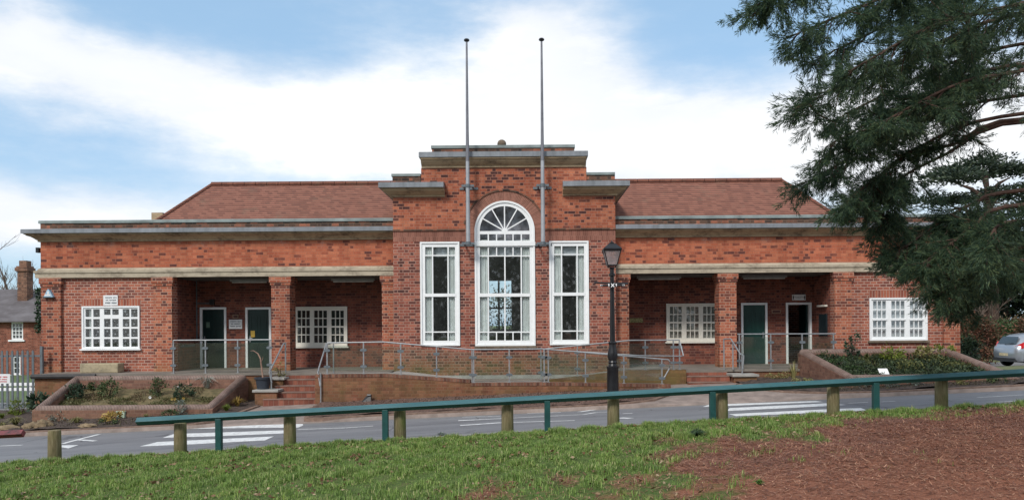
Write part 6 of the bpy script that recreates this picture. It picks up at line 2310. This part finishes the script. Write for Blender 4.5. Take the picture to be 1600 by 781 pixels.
# ================================================================== RIGHT: CAR, HEDGE, TREES
def car(label, loc, heading):
    e = empty('parked_car', loc, label, 'car')
    e.rotation_euler.z = heading
    SILV = pm('silver_paint', (.36, .39, .43), .28, .04, 2.0, .55)
    CG = pm('car_glass', (.035, .045, .05), .05, .1, 2.0, spec=.9)
    TRIM = pm('car_trim', (.025, .026, .028), .6, .1, 8)
    #      x    zbot  zmid zbelt zroof  wbot  wmid  wbelt wroof
    ST = [(.00, .42, .58, .80, .82, .60, .68, .64, .60),
          (.06, .30, .58, .84, .90, .70, .78, .72, .66),
          (.16, .24, .60, .90, 1.02, .76, .83, .78, .62),
          (.34, .22, .62, .95, 1.30, .80, .85, .82, .58),
          (.55, .21, .62, .97, 1.42, .82, .855, .835, .57),
          (.95, .20, .62, .97, 1.475, .83, .86, .84, .585),
          (1.6, .20, .62, .96, 1.49, .83, .86, .845, .60),
          (2.2, .20, .62, .94, 1.45, .83, .86, .84, .60),
          (2.65, .20, .62, .92, 1.26, .83, .86, .835, .60),
          (2.98, .20, .62, .91, 1.02, .83, .855, .82, .66),
          (3.4, .21, .60, .84, .90, .81, .84, .78, .62),
          (3.8, .24, .56, .70, .76, .74, .78, .68, .5),
          (3.98, .36, .52, .60, .62, .58, .62, .55, .42)]
    m = MB()
    sec = []
    for x, zb, zm, zl_, zr_, wb, wm, wl_, wr in ST:
        half = [(wb * .85, zb), (wb, zb + .06), (wm, zm), (wl_, zl_), (wr + .03, zr_ - .06 * (zr_ > 1.1) - .01), (wr * .7, zr_ - .004), (0.0, zr_)]
        ring_ = [(y, z) for y, z in half] + [(-y, z) for y, z in half[-2::-1]]
        sec.append([(x - .35 - .35, y, z) for y, z in ring_])
    k = len(sec[0])
    for s_ in sec:
        m.v += s_
    for i in range(len(sec) - 1):
        for j in range(k):
            jj = (j + 1) % k
            m.f.append((i * k + j, (i + 1) * k + j, (i + 1) * k + jj, i * k + jj))
    m.f.append(tuple(range(k)))
    m.f.append(tuple((len(sec) - 1) * k + j for j in range(k))[::-1])
    b_ = m.build('body', SILV, e, smooth=True, origin=loc)
    b_.location = (0, 0, 0)
    # vertices were built in local space
    me = b_.data
    for v in me.vertices:
        v.co += Vector(loc)

    def loc_part(mb, name, mat, smooth=False, parent=e):
        o = mb.build(name, mat, None, smooth, origin=(0, 0, 0))
        o.parent = parent
        o.location = (0, 0, 0)
        return o
    ox = -.70
    rw_ = MB().poly([(ox + .165, -.60, 1.00), (ox + .165, .60, 1.00), (ox + .29, .55, 1.235), (ox + .365, .50, 1.325), (ox + .365, -.50, 1.325), (ox + .29, -.55, 1.235)])
    for i, (x, y, z) in enumerate(rw_.v):
        rw_.v[i] = (x - .030, y, z + .012)
    loc_part(rw_, 'rear_window', CG)
    for sgn in (-1, 1):
        def side_pt(x, z):
            # interpolate the flank between belt and roof
            xs_ = [s[0] for s in ST]
            zl2, zr2, wl2, wr2 = (np.interp(x, xs_, [s[q] for s in ST]) for q in (3, 4, 7, 8))
            zr2 -= .07
            t = (z - zl2) / max(.05, zr2 - zl2)
            return (x + ox, sgn * (wl2 + (wr2 + .03 - wl2) * t + .008), z)
        loc_part(MB().poly([side_pt(.62, 1.02), side_pt(1.22, 1.0), side_pt(1.28, 1.37), side_pt(.95, 1.36)]), 'rear_side_window', CG)
        loc_part(MB().poly([side_pt(1.32, 1.0), side_pt(2.55, .97), side_pt(2.10, 1.34), side_pt(1.38, 1.38)]), 'side_window', CG)
        tl = MB().hexa([(ox + .095, sgn * .60, .80), (ox + .30, sgn * .862, .84), (ox + .36, sgn * .845, .86), (ox + .2, sgn * .60, .82), (ox + .105, sgn * .63, .93), (ox + .34, sgn * .845, 1.10), (ox + .45, sgn * .84, 1.09), (ox + .25, sgn * .63, .97)])
        for i, (x, y, z) in enumerate(tl.v):
            tl.v[i] = (x - .035, y, z)
        t_ = loc_part(tl, 'tail_light', pm('tail_light_red', (.55, .02, .025), .2, .05, 4, spec=.7))
        loc_part(MB().box(ox + .05, ox + .09, sgn * .61 - .05, sgn * .61 + .05, .80, .86), 'reversing_lamp', pm('lamp_clear', (.6, .6, .6), .2), parent=t_)
    loc_part(MB().box(ox - .012, ox + .03, -.27, .27, .50, .62), 'number_plate', pm('yellow_plate', (.52, .44, .27), .4))
    loc_part(MB().box(ox - .005, ox + .2, -.69, .69, .27, .41), 'bumper_trim', TRIM)
    loc_part(MB().tube([(ox + .045, -.0, .79), (ox + .055, .0, .79)], .055, 14), 'emblem', STEEL)
    loc_part(MB().tube([(ox + .10, .05, .99), (ox + .12, -.45, 1.06)], .012, 6), 'rear_wiper', TRIM)
    for x in (0.0, 2.5):
        for sgn in (-1, 1):
            w = MB()
            prof = [(.20, -.09), (.295, -.095), (.315, -.06), (.315, .06), (.295, .095), (.20, .09)]
            N = 24
            base = len(w.v)
            for r_, y in prof:
                for q in range(N):
                    a = 2 * math.pi * q / N
                    w.v.append((x + r_ * math.cos(a), sgn * .78 + y * sgn, .315 + r_ * math.sin(a)))
            for i in range(len(prof) - 1):
                for q in range(N):
                    w.f.append((base + i * N + q, base + i * N + (q + 1) % N, base + (i + 1) * N + (q + 1) % N, base + (i + 1) * N + q))
            wheel = loc_part(w, 'wheel', RUBBER, True)
            h = MB()
            for q in range(5):
                a = 2 * math.pi * q / 5
                ca, sa = math.cos(a), math.sin(a)
                h.hexa([(x + ca * .03 - sa * .045, sgn * .84, .315 + sa * .03 + ca * .045), (x + ca * .03 + sa * .045, sgn * .84, .315 + sa * .03 - ca * .045), (x + ca * .205 + sa * .03, sgn * .835, .315 + sa * .205 - ca * .03), (x + ca * .205 - sa * .03, sgn * .835, .315 + sa * .205 + ca * .03),
                        (x + ca * .03 - sa * .045, sgn * .865, .315 + sa * .03 + ca * .045), (x + ca * .03 + sa * .045, sgn * .865, .315 + sa * .03 - ca * .045), (x + ca * .205 + sa * .03, sgn * .86, .315 + sa * .205 - ca * .03), (x + ca * .205 - sa * .03, sgn * .86, .315 + sa * .205 + ca * .03)])
            for q in range(24):
                a, c_ = 2 * math.pi * q / 24, 2 * math.pi * (q + 1) / 24
                h.quad((x + .20 * math.cos(a), sgn * .866, .315 + .20 * math.sin(a)), (x + .225 * math.cos(a), sgn * .868, .315 + .225 * math.sin(a)), (x + .225 * math.cos(c_), sgn * .868, .315 + .225 * math.sin(c_)), (x + .20 * math.cos(c_), sgn * .866, .315 + .20 * math.sin(c_)))
            loc_part(h, 'rim', pm('alloy', (.50, .51, .53), .35, .05, 4, .6), parent=wheel)
            loc_part(MB().tube([(x, sgn * .76, .315), (x, sgn * .80, .315)], .20, 20), 'brake_disc', TRIM, parent=wheel)
            ar = MB()
            for q in range(20):
                a, c_ = math.pi * (q - 1) / 18, math.pi * q / 18
                ar.quad((x + .315 * math.cos(a), sgn * .869, .315 + .315 * math.sin(a)), (x + .365 * math.cos(a), sgn * .869, .315 + .365 * math.sin(a)), (x + .365 * math.cos(c_), sgn * .869, .315 + .365 * math.sin(c_)), (x + .315 * math.cos(c_), sgn * .869, .315 + .315 * math.sin(c_)))
            loc_part(ar, 'wheel_arch', TRIM)
    return e


DCAR = 33.0
cp = P(1583, 573, DCAR)
car('silver hatchback parked on the right beyond the hall, seen from behind', (21.6, DCAR, cp.z), R_(2))

# hedges and shrubs beyond the car
shrub('photinia_shrub', 'red-leaved bushy shrub at the right corner of the hall', 'shrub', (P(1522, 560, 37).x, 37, P(1522, 568, 37).z), (1.15, .9, 1.05), 5200, .15, LF_RED, 101, ncl=40)
shrub('photinia_shrub', 'dark green lower bush tucked against the right corner of the hall', 'shrub', (P(1508, 560, 35.5).x, 35.5, P(1508, 569, 35.5).z), (.75, .6, .62), 2600, .14, LF_DARK, 102, ncl=26)
shrub('hedge', 'clipped green hedge behind the silver car', 'hedge', (P(1590, 550, 42).x, 42, P(1590, 566, 42).z), (3.6, .8, 1.12), 9000, .15, LF_HEDGE, 103, ncl=110, clump=.2, stem=False)
shrub('hedge', 'brown winter beech hedge behind the green one at the far right', 'hedge', (P(1550, 540, 47).x, 47, P(1550, 566, 47).z), (4.2, .8, 1.42), 7000, .16, LF_BROWN, 104, ncl=110, clump=.2, stem=False)
shrub('photinia_shrub', 'small reddish bush at the right edge above the car', 'shrub', (P(1602, 545, 41).x, 41, P(1602, 560, 41).z), (.6, .5, 1.1), 1200, .15, LF_RED, 105, ncl=20)


def big_tree(name, label, base, trunk_h, crown_c, rad, n, leaf, mat, seed, ncl=60, clump=.2, shell=.45, wide=None, r0=.4, flat=1.0):
    r = np.random.default_rng(seed)
    e = empty(name, base, label, 'tree')
    p, d = crown_points(n, crown_c, rad, ncl, r, clump, shell)
    d[:, 2] *= flat
    v, f = leaves(p, d, leaf * (.6 + .8 * r.random(n)), (wide or leaf * .45) * (.6 + .8 * r.random(n)), r)
    np_mesh('crown', v, f, mat, e)
    m = MB()
    b = Vector(base)
    c = Vector(crown_c)
    m.tube([b - Vector((0, 0, .3)), b + (c - b) * .5, c + Vector((0, 0, rad[2] * .6))], [r0, r0 * .7, r0 * .2], 10)
    for k in range(12):
        t = .35 + .6 * k / 12
        q = b + (c - b) * t
        u = unit(r.normal(size=3))
        m.tube([q, q + Vector((u[0] * rad[0] * .4, u[1] * rad[1] * .4, abs(u[2]) * rad[2] * .25)), q + Vector((u[0] * rad[0] * .8, u[1] * rad[1] * .8, abs(u[2]) * rad[2] * .5))], [r0 * .35, r0 * .2, .03], 6)
    m.build('trunk', BARK, e)
    return e


def seat(px, D):
    x = P(px, 500, D).x
    return (x, D, float(zt(x, D)))


# flat-topped cedar: separate layers of foliage on one trunk
rC = np.random.default_rng(121)
cb = seat(1545, 50)
cedar = empty('cedar_tree', cb, 'flat-topped cedar with layered foliage far behind at the right', 'tree')
parts = []
br = MB()
ztopc = P(1530, 262, 50).z
br.tube([(cb[0], 50, cb[2] - .3), (cb[0] + .2, 50, cb[2] + 5), (cb[0] - .1, 50, ztopc - .5)], [.6, .45, .12], 10)
for px, py, rx_, n_ in ((1530, 262, 3.0, 2600), (1580, 268, 2.4, 2000), (1490, 277, 2.2, 1700), (1560, 300, 3.4, 3000), (1480, 312, 2.2, 1500), (1610, 320, 2.6, 2400), (1530, 345, 3.2, 2600), (1460, 365, 1.6, 900), (1590, 375, 3.0, 2800), (1520, 400, 3.2, 2800), (1580, 425, 3.0, 2600)):
    for q_ in range(3):
        c = P(px + rC.normal() * 14, py + rC.normal() * 4, 50 + rC.normal() * 1.6)
        pts_, dd = crown_points(n_ // 3, c, (rx_ * .75, rx_ * .75, .42), 26, rC, .34, .15)
        pts_[:, 2] -= .04 * (pts_[:, 0] - c[0]) ** 2
        dd[:, 2] = np.abs(dd[:, 2]) * .5
        v, f = leaves(pts_, dd, .26, .11, rC)
        parts.append((v, f))
    c = P(px, py + 6, 50)
    br.tube([(cb[0], 50, c.z - 1.3), ((cb[0] + c.x) / 2, 50, c.z - .5), (c.x, 50, c.z - .1)], [.16, .11, .03], 6)
v, f = join(parts)
np_mesh('crown', v, f, LF_DARK2, cedar)
br.build('trunk', BARK, cedar)

for k, (px, py, D, rad, n_, mat_, lab) in enumerate(((1500, 455, 52, (2.6, 2.2, 3.1), 9000, LF_DARK, 'dark evergreen tree just right of the hall roof line'), (1570, 465, 54, (3.2, 2.4, 3.4), 10000, LF_DARK, 'dark evergreen tree behind the silver car'),
                                                   (1640, 440, 53, (3.0, 2.4, 4.2), 9000, LF_DARK, 'tall dark evergreen at the far right edge'))):
    c = P(px, py, D)
    b_ = seat(px, D)
    big_tree('evergreen_tree', lab, b_, 3, (c.x, D, c.z), rad, n_, .30, mat_, 130 + k, ncl=70, wide=.16)
p = seat(1548, 48.5)
bare_tree('bare_tree', 'brown leafless tree in front of the dark evergreens at the right', p, 8.5, 15, r0=.16, depth=4)

# ================================================================== FOREGROUND CONIFER
TRK = Vector((11.6, 12.2, float(zt(11.6, 12.2))))
big = empty('giant_conifer', TRK, 'big dark conifer with drooping feathery sprays hanging into the picture from the right', 'tree')
rS = np.random.default_rng(202)
wood = MB()
MB().tube([TRK - Vector((0, 0, .3)), TRK + Vector((0, 0, 1.0)), TRK + Vector((0, 0, 6)), TRK + Vector((0, 0, 16))], [.95, .72, .58, .25], 18).build('trunk', BARK_R, big, smooth=True)
# limbs: (height on trunk, [(px, py, depth)...], relative density, first part bare 0..1)
LIMBS = [
    (9.6, [(1500, -150, 12.2), (1330, -60, 12.0), (1190, 5, 11.6)], 1.0, .45),
    (9.2, [(1560, -60, 11.6), (1400, -10, 11.2), (1240, 55, 10.9)], 1.0, .35),
    (8.6, [(1560, -20, 12.6), (1420, 25, 12.9), (1262, 100, 12.6)], 1.0, .30),
    (8.3, [(1580, 10, 11.0), (1460, 40, 10.6), (1330, 110, 10.3)], .9, .25),
    (7.6, [(1600, 20, 12.0), (1420, 90, 11.6), (1250, 165, 11.2)], 1.2, .25),
    (7.4, [(1590, 70, 13.2), (1460, 110, 13.4), (1300, 190, 13.0)], 1.1, .25),
    (7.2, [(1600, 110, 11.2), (1500, 130, 10.9), (1380, 190, 10.6)], .9, .25),
    (6.6, [(1600, 100, 12.2), (1440, 150, 11.9), (1290, 230, 11.5)], 1.2, .30),
    (6.4, [(1590, 150, 12.8), (1430, 190, 12.8), (1268, 282, 12.4)], 1.2, .38),
    (6.1, [(1580, 180, 12.0), (1450, 222, 11.7), (1332, 306, 11.3)], .95, .45),
    (5.7, [(1590, 186, 11.9), (1490, 226, 11.8), (1405, 247, 11.7), (1338, 322, 11.4)], .9, .55),
    (5.6, [(1594, 190, 12.3), (1480, 240, 12.3), (1400, 285, 12.1), (1376, 346, 11.9)], .8, .58),
    (4.8, [(1590, 298, 12.3), (1520, 318, 12.2), (1465, 350, 12.1), (1400, 396, 11.8)], 1.0, .42),
    (4.5, [(1594, 320, 11.7), (1530, 345, 11.6), (1490, 378, 11.4), (1440, 412, 11.2)], .9, .42),
    (4.2, [(1600, 350, 12.8), (1540, 360, 12.9), (1480, 380, 12.7), (1400, 400, 12.5)], .8, .35),
    (3.9, [(1610, 385, 12.0), (1560, 395, 11.8), (1500, 425, 11.5), (1470, 452, 11.3)], .8, .35),
    (3.6, [(1615, 405, 12.6), (1570, 420, 12.6), (1520, 440, 12.4), (1500, 462, 12.2)], .7, .35),
    (3.9, [(1640, 350, 10.8), (1600, 345, 10.5), (1560, 352, 10.2), (1540, 385, 10.0)], .75, .2),
]
sp_o, sp_d, sp_s = [], [], []


def cat(pts, t):
    """point on a polyline at 0..1 (smoothed)"""
    n = len(pts) - 1
    x = min(max(t, 0), .9999) * n
    i = int(x)
    f_ = x - i
    p0, p1, p2, p3 = pts[max(i - 1, 0)], pts[i], pts[i + 1], pts[min(i + 2, n)]
    return .5 * ((2 * p1) + (p2 - p0) * f_ + (2 * p0 - 5 * p1 + 4 * p2 - p3) * f_ ** 2 + (3 * p1 - p0 - 3 * p2 + p3) * f_ ** 3)


GAPS = [(1400, 60, 12, 9), (1500, 40, 9, 14), (1545, 110, 12, 16), (1440, 130, 8, 8), (1350, 75, 10, 8), (1290, 60, 9, 7), (1580, 60, 10, 16), (1510, 165, 14, 10), (1340, 275, 10, 8), (1475, 300, 16, 12), (1500, 325, 14, 10), (1350, 335, 9, 8), (1440, 330, 12, 12), (1465, 205, 26, 14), (1530, 240, 55, 20), (1440, 258, 55, 16), (1570, 225, 25, 14), (1555, 165, 22, 12), (1380, 205, 10, 8), (1312, 148, 18, 10), (1480, 255, 60, 12), (1370, 258, 30, 12), (1260, 130, 14, 20)]


def in_gap(p):
    x = (p.x * cs - (p.z - EYE) * sn) / p.y * F + CX
    y = CY - (p.x * sn + (p.z - EYE) * cs) / p.y * F
    return any(((x - g[0]) / g[2]) ** 2 + ((y - g[1]) / g[3]) ** 2 < 1 for g in GAPS)


for h, pl, dens, bare in LIMBS:
    pts = [np.array(TRK + Vector((0, 0, h - TRK.z)))] + [np.array(P(*q)) for q in pl]
    N = 14
    curve = [Vector(cat(pts, i / N)) for i in range(N + 1)]
    wood.tube(curve, [.034 * (1 - i / N) ** .7 + .006 for i in range(N + 1)], 7)
    L = sum((curve[i + 1] - curve[i]).length for i in range(N))
    nb = int(L * 7.6 * dens)
    for k in range(nb):
        t = bare + (1 - bare) * (k + rS.random()) / nb
        p = Vector(cat(pts, t))
        d0 = (Vector(cat(pts, min(1, t + .03))) - Vector(cat(pts, max(0, t - .03)))).normalized()
        sidev = Vector(rS.normal(size=3))
        sidev.z *= .5
        bd = (d0 * .75 + sidev * .55 + Vector((0, 0, -.30))).normalized()
        bl = rS.uniform(.30, .90) * (1.05 - .45 * t)
        q = [p]
        d = bd
        for s_ in range(4):
            d = (d + Vector((0, 0, -.10 + .09 * s_)) + Vector(rS.normal(size=3)) * .10).normalized()
            q.append(q[-1] + d * bl / 4)
        if in_gap(q[2]) or in_gap(q[4]):
            if rS.random() < .88:
                continue
        wood.tube(q, [.012, .010, .008, .006, .004], 4, caps=False)
        ns = int(6 + bl * 17)
        for s_ in range(ns):
            u = (.12 + .88 * (s_ + rS.random()) / ns) * 4
            i = min(3, int(u))
            o_ = q[i] + (q[i + 1] - q[i]) * (u - i)
            dd = (q[i + 1] - q[i]).normalized()
            sp_o.append(o_[:])
            sp_d.append((dd * .85 + Vector(rS.normal(size=3)) * .42 + Vector((0, 0, -.05)))[:])
            sp_s.append(1.15 - .35 * u / 4)
        for s_ in range(int(2 + bl * 6)):
            u = (.25 + .75 * rS.random()) * 4
            i = min(3, int(u))
            o_ = q[i] + (q[i + 1] - q[i]) * (u - i)
            dd = (q[i + 1] - q[i]).normalized()
            td = (dd * .7 + Vector(rS.normal(size=3)) * .5 + Vector((0, 0, -.35))).normalized()
            tl_ = rS.uniform(.14, .36)
            for z_ in range(int(3 + tl_ * 22)):
                w_ = rS.random()
                sp_o.append((o_ + td * tl_ * w_ + Vector((0, 0, .10 * tl_ * w_ * w_)))[:])
                sp_d.append((td * .95 + Vector(rS.normal(size=3)) * .25 + Vector((0, 0, .12 * w_)))[:])
                sp_s.append(1.1 - .4 * w_)
wood.build('limbs', BARK_R, big)
sp_o, sp_d, sp_s = np.array(sp_o), unit(np.array(sp_d)), np.array(sp_s)
K = 9
n = len(sp_o)
o_ = np.repeat(sp_o, K, 0)
d_ = np.repeat(sp_d, K, 0)
s_ = np.repeat(sp_s, K, 0)
al = rS.random((n * K, 1)) * .16 * s_[:, None]
o_ = o_ + d_ * al + rS.normal(size=o_.shape) * .008
dr = unit(d_ + rS.normal(size=d_.shape) * .30)
v, f = leaves(o_, dr, s_ * (.05 + .075 * rS.random(n * K)), .0065 + .006 * rS.random(n * K), rS)
np_mesh('needle_sprays', v, f, LF_SEQ, big)
print('conifer strips', n * K)

# ================================================================== LAWN: GRASS, LEAVES, LITTER
rG = np.random.default_rng(303)
n = 520000
Y = 5.6 + (13.52 - 5.6) * np.sqrt(rG.random(n))
X = rG.uniform(-1, 1, n) * (.74 * Y + .6) - .15
lt = litter(X, Y)
pt_ = fbm(X, Y, 77, .55, 5)
keep = rG.random(n) < np.clip(1.12 - 1.30 * lt - .35 * (pt_ < -.35) - .5 * (lt > .2) * (fbm(X, Y, 12, .9, 4) > .1), .0, 1)
keep &= rG.random(n) < np.clip(.75 + .6 * fbm(X, Y, 66, 2.2, 3), .35, 1)
keep &= rG.random(n) < (.62 + .45 * np.clip((Y - 5.5) / 4, 0, 1) + .0)
X, Y, pt_ = X[keep], Y[keep], pt_[keep]
n = len(X)
tall = np.clip((Y - 11.3) / 1.2, 0, 1) * np.clip(fbm(X, Y, 90, 1.2, 3) + .4, 0, 1)
clp = fbm(X, Y, 66, 2.2, 3)
hgt = (.024 + .040 * rG.random(n)) * (1 + .45 * pt_) * (1 + 1.0 * np.clip(clp, -.5, 1)) * (1 + .9 * tall)
hgt = np.clip(hgt, .015, .15) * np.clip((13.6 - Y) / 1.5, .28, 1)
Zg = np.array(zt(X, Y)) + .018 * fbm(X, Y, 3, .5, 4) - .008
a = rG.uniform(0, 2 * np.pi, n)
ln = rG.random(n) * 1.1
wd = .0022 + .0026 * rG.random(n)
o_ = np.stack([X, Y, Zg], -1)
hd = np.stack([np.cos(a), np.sin(a), np.zeros(n)], -1)
sd_ = np.stack([-np.sin(a), np.cos(a), np.zeros(n)], -1) * wd[:, None]
m1 = o_ + np.array([0, 0, 1.0]) * (hgt * .62)[:, None] + hd * (hgt * ln * .30)[:, None]
tp = o_ + np.array([0, 0, 1.0]) * (hgt * (1 - .35 * ln))[:, None] + hd * (hgt * ln * .95)[:, None]
v = np.stack([o_ - sd_, o_ + sd_, m1 + sd_ * .8, m1 - sd_ * .8, tp], 1).reshape(-1, 3)
b_ = np.arange(n) * 5
f = np.concatenate([np.stack([b_, b_ + 1, b_ + 2], -1), np.stack([b_, b_ + 2, b_ + 3], -1), np.stack([b_ + 3, b_ + 2, b_ + 4], -1)])
tG = NT('grass_blade')
gn = tG.node('ShaderNodeNewGeometry')
c1 = tG.ramp(gn.outputs['Random Per Island'], [(0, (.090, .15, .032)), (.45, (.175, .275, .060)), (.8, (.27, .365, .105)), (1, (.44, .39, .21))])
c1 = tG.mix(.7, c1, tG.ramp(tG.noise(2.6, 6, .7), [(.28, (.50, .62, .62)), (.45, (.95, 1.0, .95)), (.60, (1.15, 1.1, 1)), (.75, (1.5, 1.2, 1.1))]), 'MULTIPLY')
tG.done(c1, .6, 0, .25)
tl = tG.node('ShaderNodeBsdfTranslucent')
tG.l.new(c1, tl.inputs[0])
mx = tG.node('ShaderNodeMixShader')
mx.inputs[0].default_value = .25
tG.l.new(tG.b.outputs[0], mx.inputs[1])
tG.l.new(tl.outputs[0], mx.inputs[2])
tG.l.new(mx.outputs[0], tG.n['Material Output'].inputs['Surface'])
o = np_mesh('grass', v, f, tG.m)
tag(o, kind='stuff')
print('blades', n)

# fallen leaves, gathered in drifts
n = 16000
Y = 6 + 7.3 * np.sqrt(rG.random(n))
X = rG.uniform(-1, 1, n) * (.74 * Y + .4)
k = (fbm(X, Y, 55, .55, 5) + rG.normal(size=n) * .25 > .32) & (litter(X, Y) < .7)
X, Y = X[k], Y[k]
n = len(X)
Zg = np.array(zt(X, Y)) + .018 * fbm(X, Y, 3, .5, 4) + .018 + .02 * rG.random(n)
d = rG.normal(size=(n, 3)) * np.array([1, 1, .35])
v, f = leaves(np.stack([X, Y, Zg], -1), d, .03 + .04 * rG.random(n), .018 + .025 * rG.random(n), rG)
o = np_mesh('fallen_leaves', v, f, leaf_mat('dead_leaf', (.09, .045, .022), (.19, .11, .055), (.36, .27, .17), trans=0))
tag(o, kind='stuff')

# conifer litter: fine dead twigs lying on the ground
n = 130000
Y = 5.6 + 6.7 * np.sqrt(rG.random(n))
X = rG.uniform(-.15, 1, n) * (.74 * Y + .4)
k = rG.random(n) < np.clip(litter(X, Y) * 1.35 - .12, .0, 1)
X, Y = X[k], Y[k]
n = len(X)
Zg = np.array(zt(X, Y)) + .018 * fbm(X, Y, 3, .5, 4) + .004 + .022 * rG.random(n) ** 2
a = rG.uniform(0, 2 * np.pi, n)
d = np.stack([np.cos(a), np.sin(a), rG.normal(size=n) * .18], -1)
L = .03 + .09 * rG.random(n) ** 1.6
wd = .0018 + .003 * rG.random(n)
base = np.stack([X, Y, Zg], -1)
sd_ = np.stack([-np.sin(a), np.cos(a), np.zeros(n)], -1) * wd[:, None]
bend = np.stack([-np.sin(a), np.cos(a), rG.random(n) * .3], -1) * (rG.normal(size=n) * .22 * L)[:, None]
m1 = base + d * (L * .5)[:, None] + bend
tp = base + d * L[:, None]
v = np.stack([base - sd_, base + sd_, m1 + sd_, m1 - sd_, tp + sd_ * .4, tp - sd_ * .4], 1).reshape(-1, 3)
b_ = np.arange(n) * 6
f = np.concatenate([np.stack([b_, b_ + 1, b_ + 2, b_ + 3], -1), np.stack([b_ + 3, b_ + 2, b_ + 4, b_ + 5], -1)])
o = np_mesh('conifer_litter', v, f, leaf_mat('litter_twig', (.095, .037, .023), (.25, .094, .054), (.46, .26, .165), trans=0))
tag(o, kind='stuff')

# coarse weeds in the verge
for k, (px, py, h_, n_, lab) in enumerate(((1090, 682, .16, 260, 'dark green weedy clump in the verge left of the fourth green post'), (1186, 757, .07, 150, 'small bright grass clump alone in the brown litter'), (690, 662 + 20, .12, 200, 'grey-green weedy patch in the verge between the second post and the third'))):
    p = hit(px, py, 0)
    tuft('weed_clump', lab, 'plant', (p.x, p.y, float(zt(p.x, p.y))), h_, n_, (LF_HEDGE, leaf_mat('bright_grass', (.05, .10, .015), (.09, .17, .03), (.13, .22, .05)), LF_GREY)[k], 400 + k, 1.0, .016 if k != 1 else .008)

# the wood across the park, behind the photographer: what the big windows mirror
rW = np.random.default_rng(505)
pw_, dw_ = [], []
for k in range(30):
    cx_, cy_ = -34 + 68 * (k + rW.random()) / 30, -26 - 9 * rW.random()
    h_ = rW.uniform(11, 17)
    a_, b_ = crown_points(900, (cx_, cy_, h_ * .52), (2.6, 2.2, h_ * .5), 26, rW, .3, .3)
    pw_.append(a_)
    dw_.append(b_)
v, f = leaves(np.concatenate(pw_), np.concatenate(dw_), .75, .42, rW)
o = np_mesh('park_wood', v, f, LF_HEDGE)
tag(o, kind='stuff')
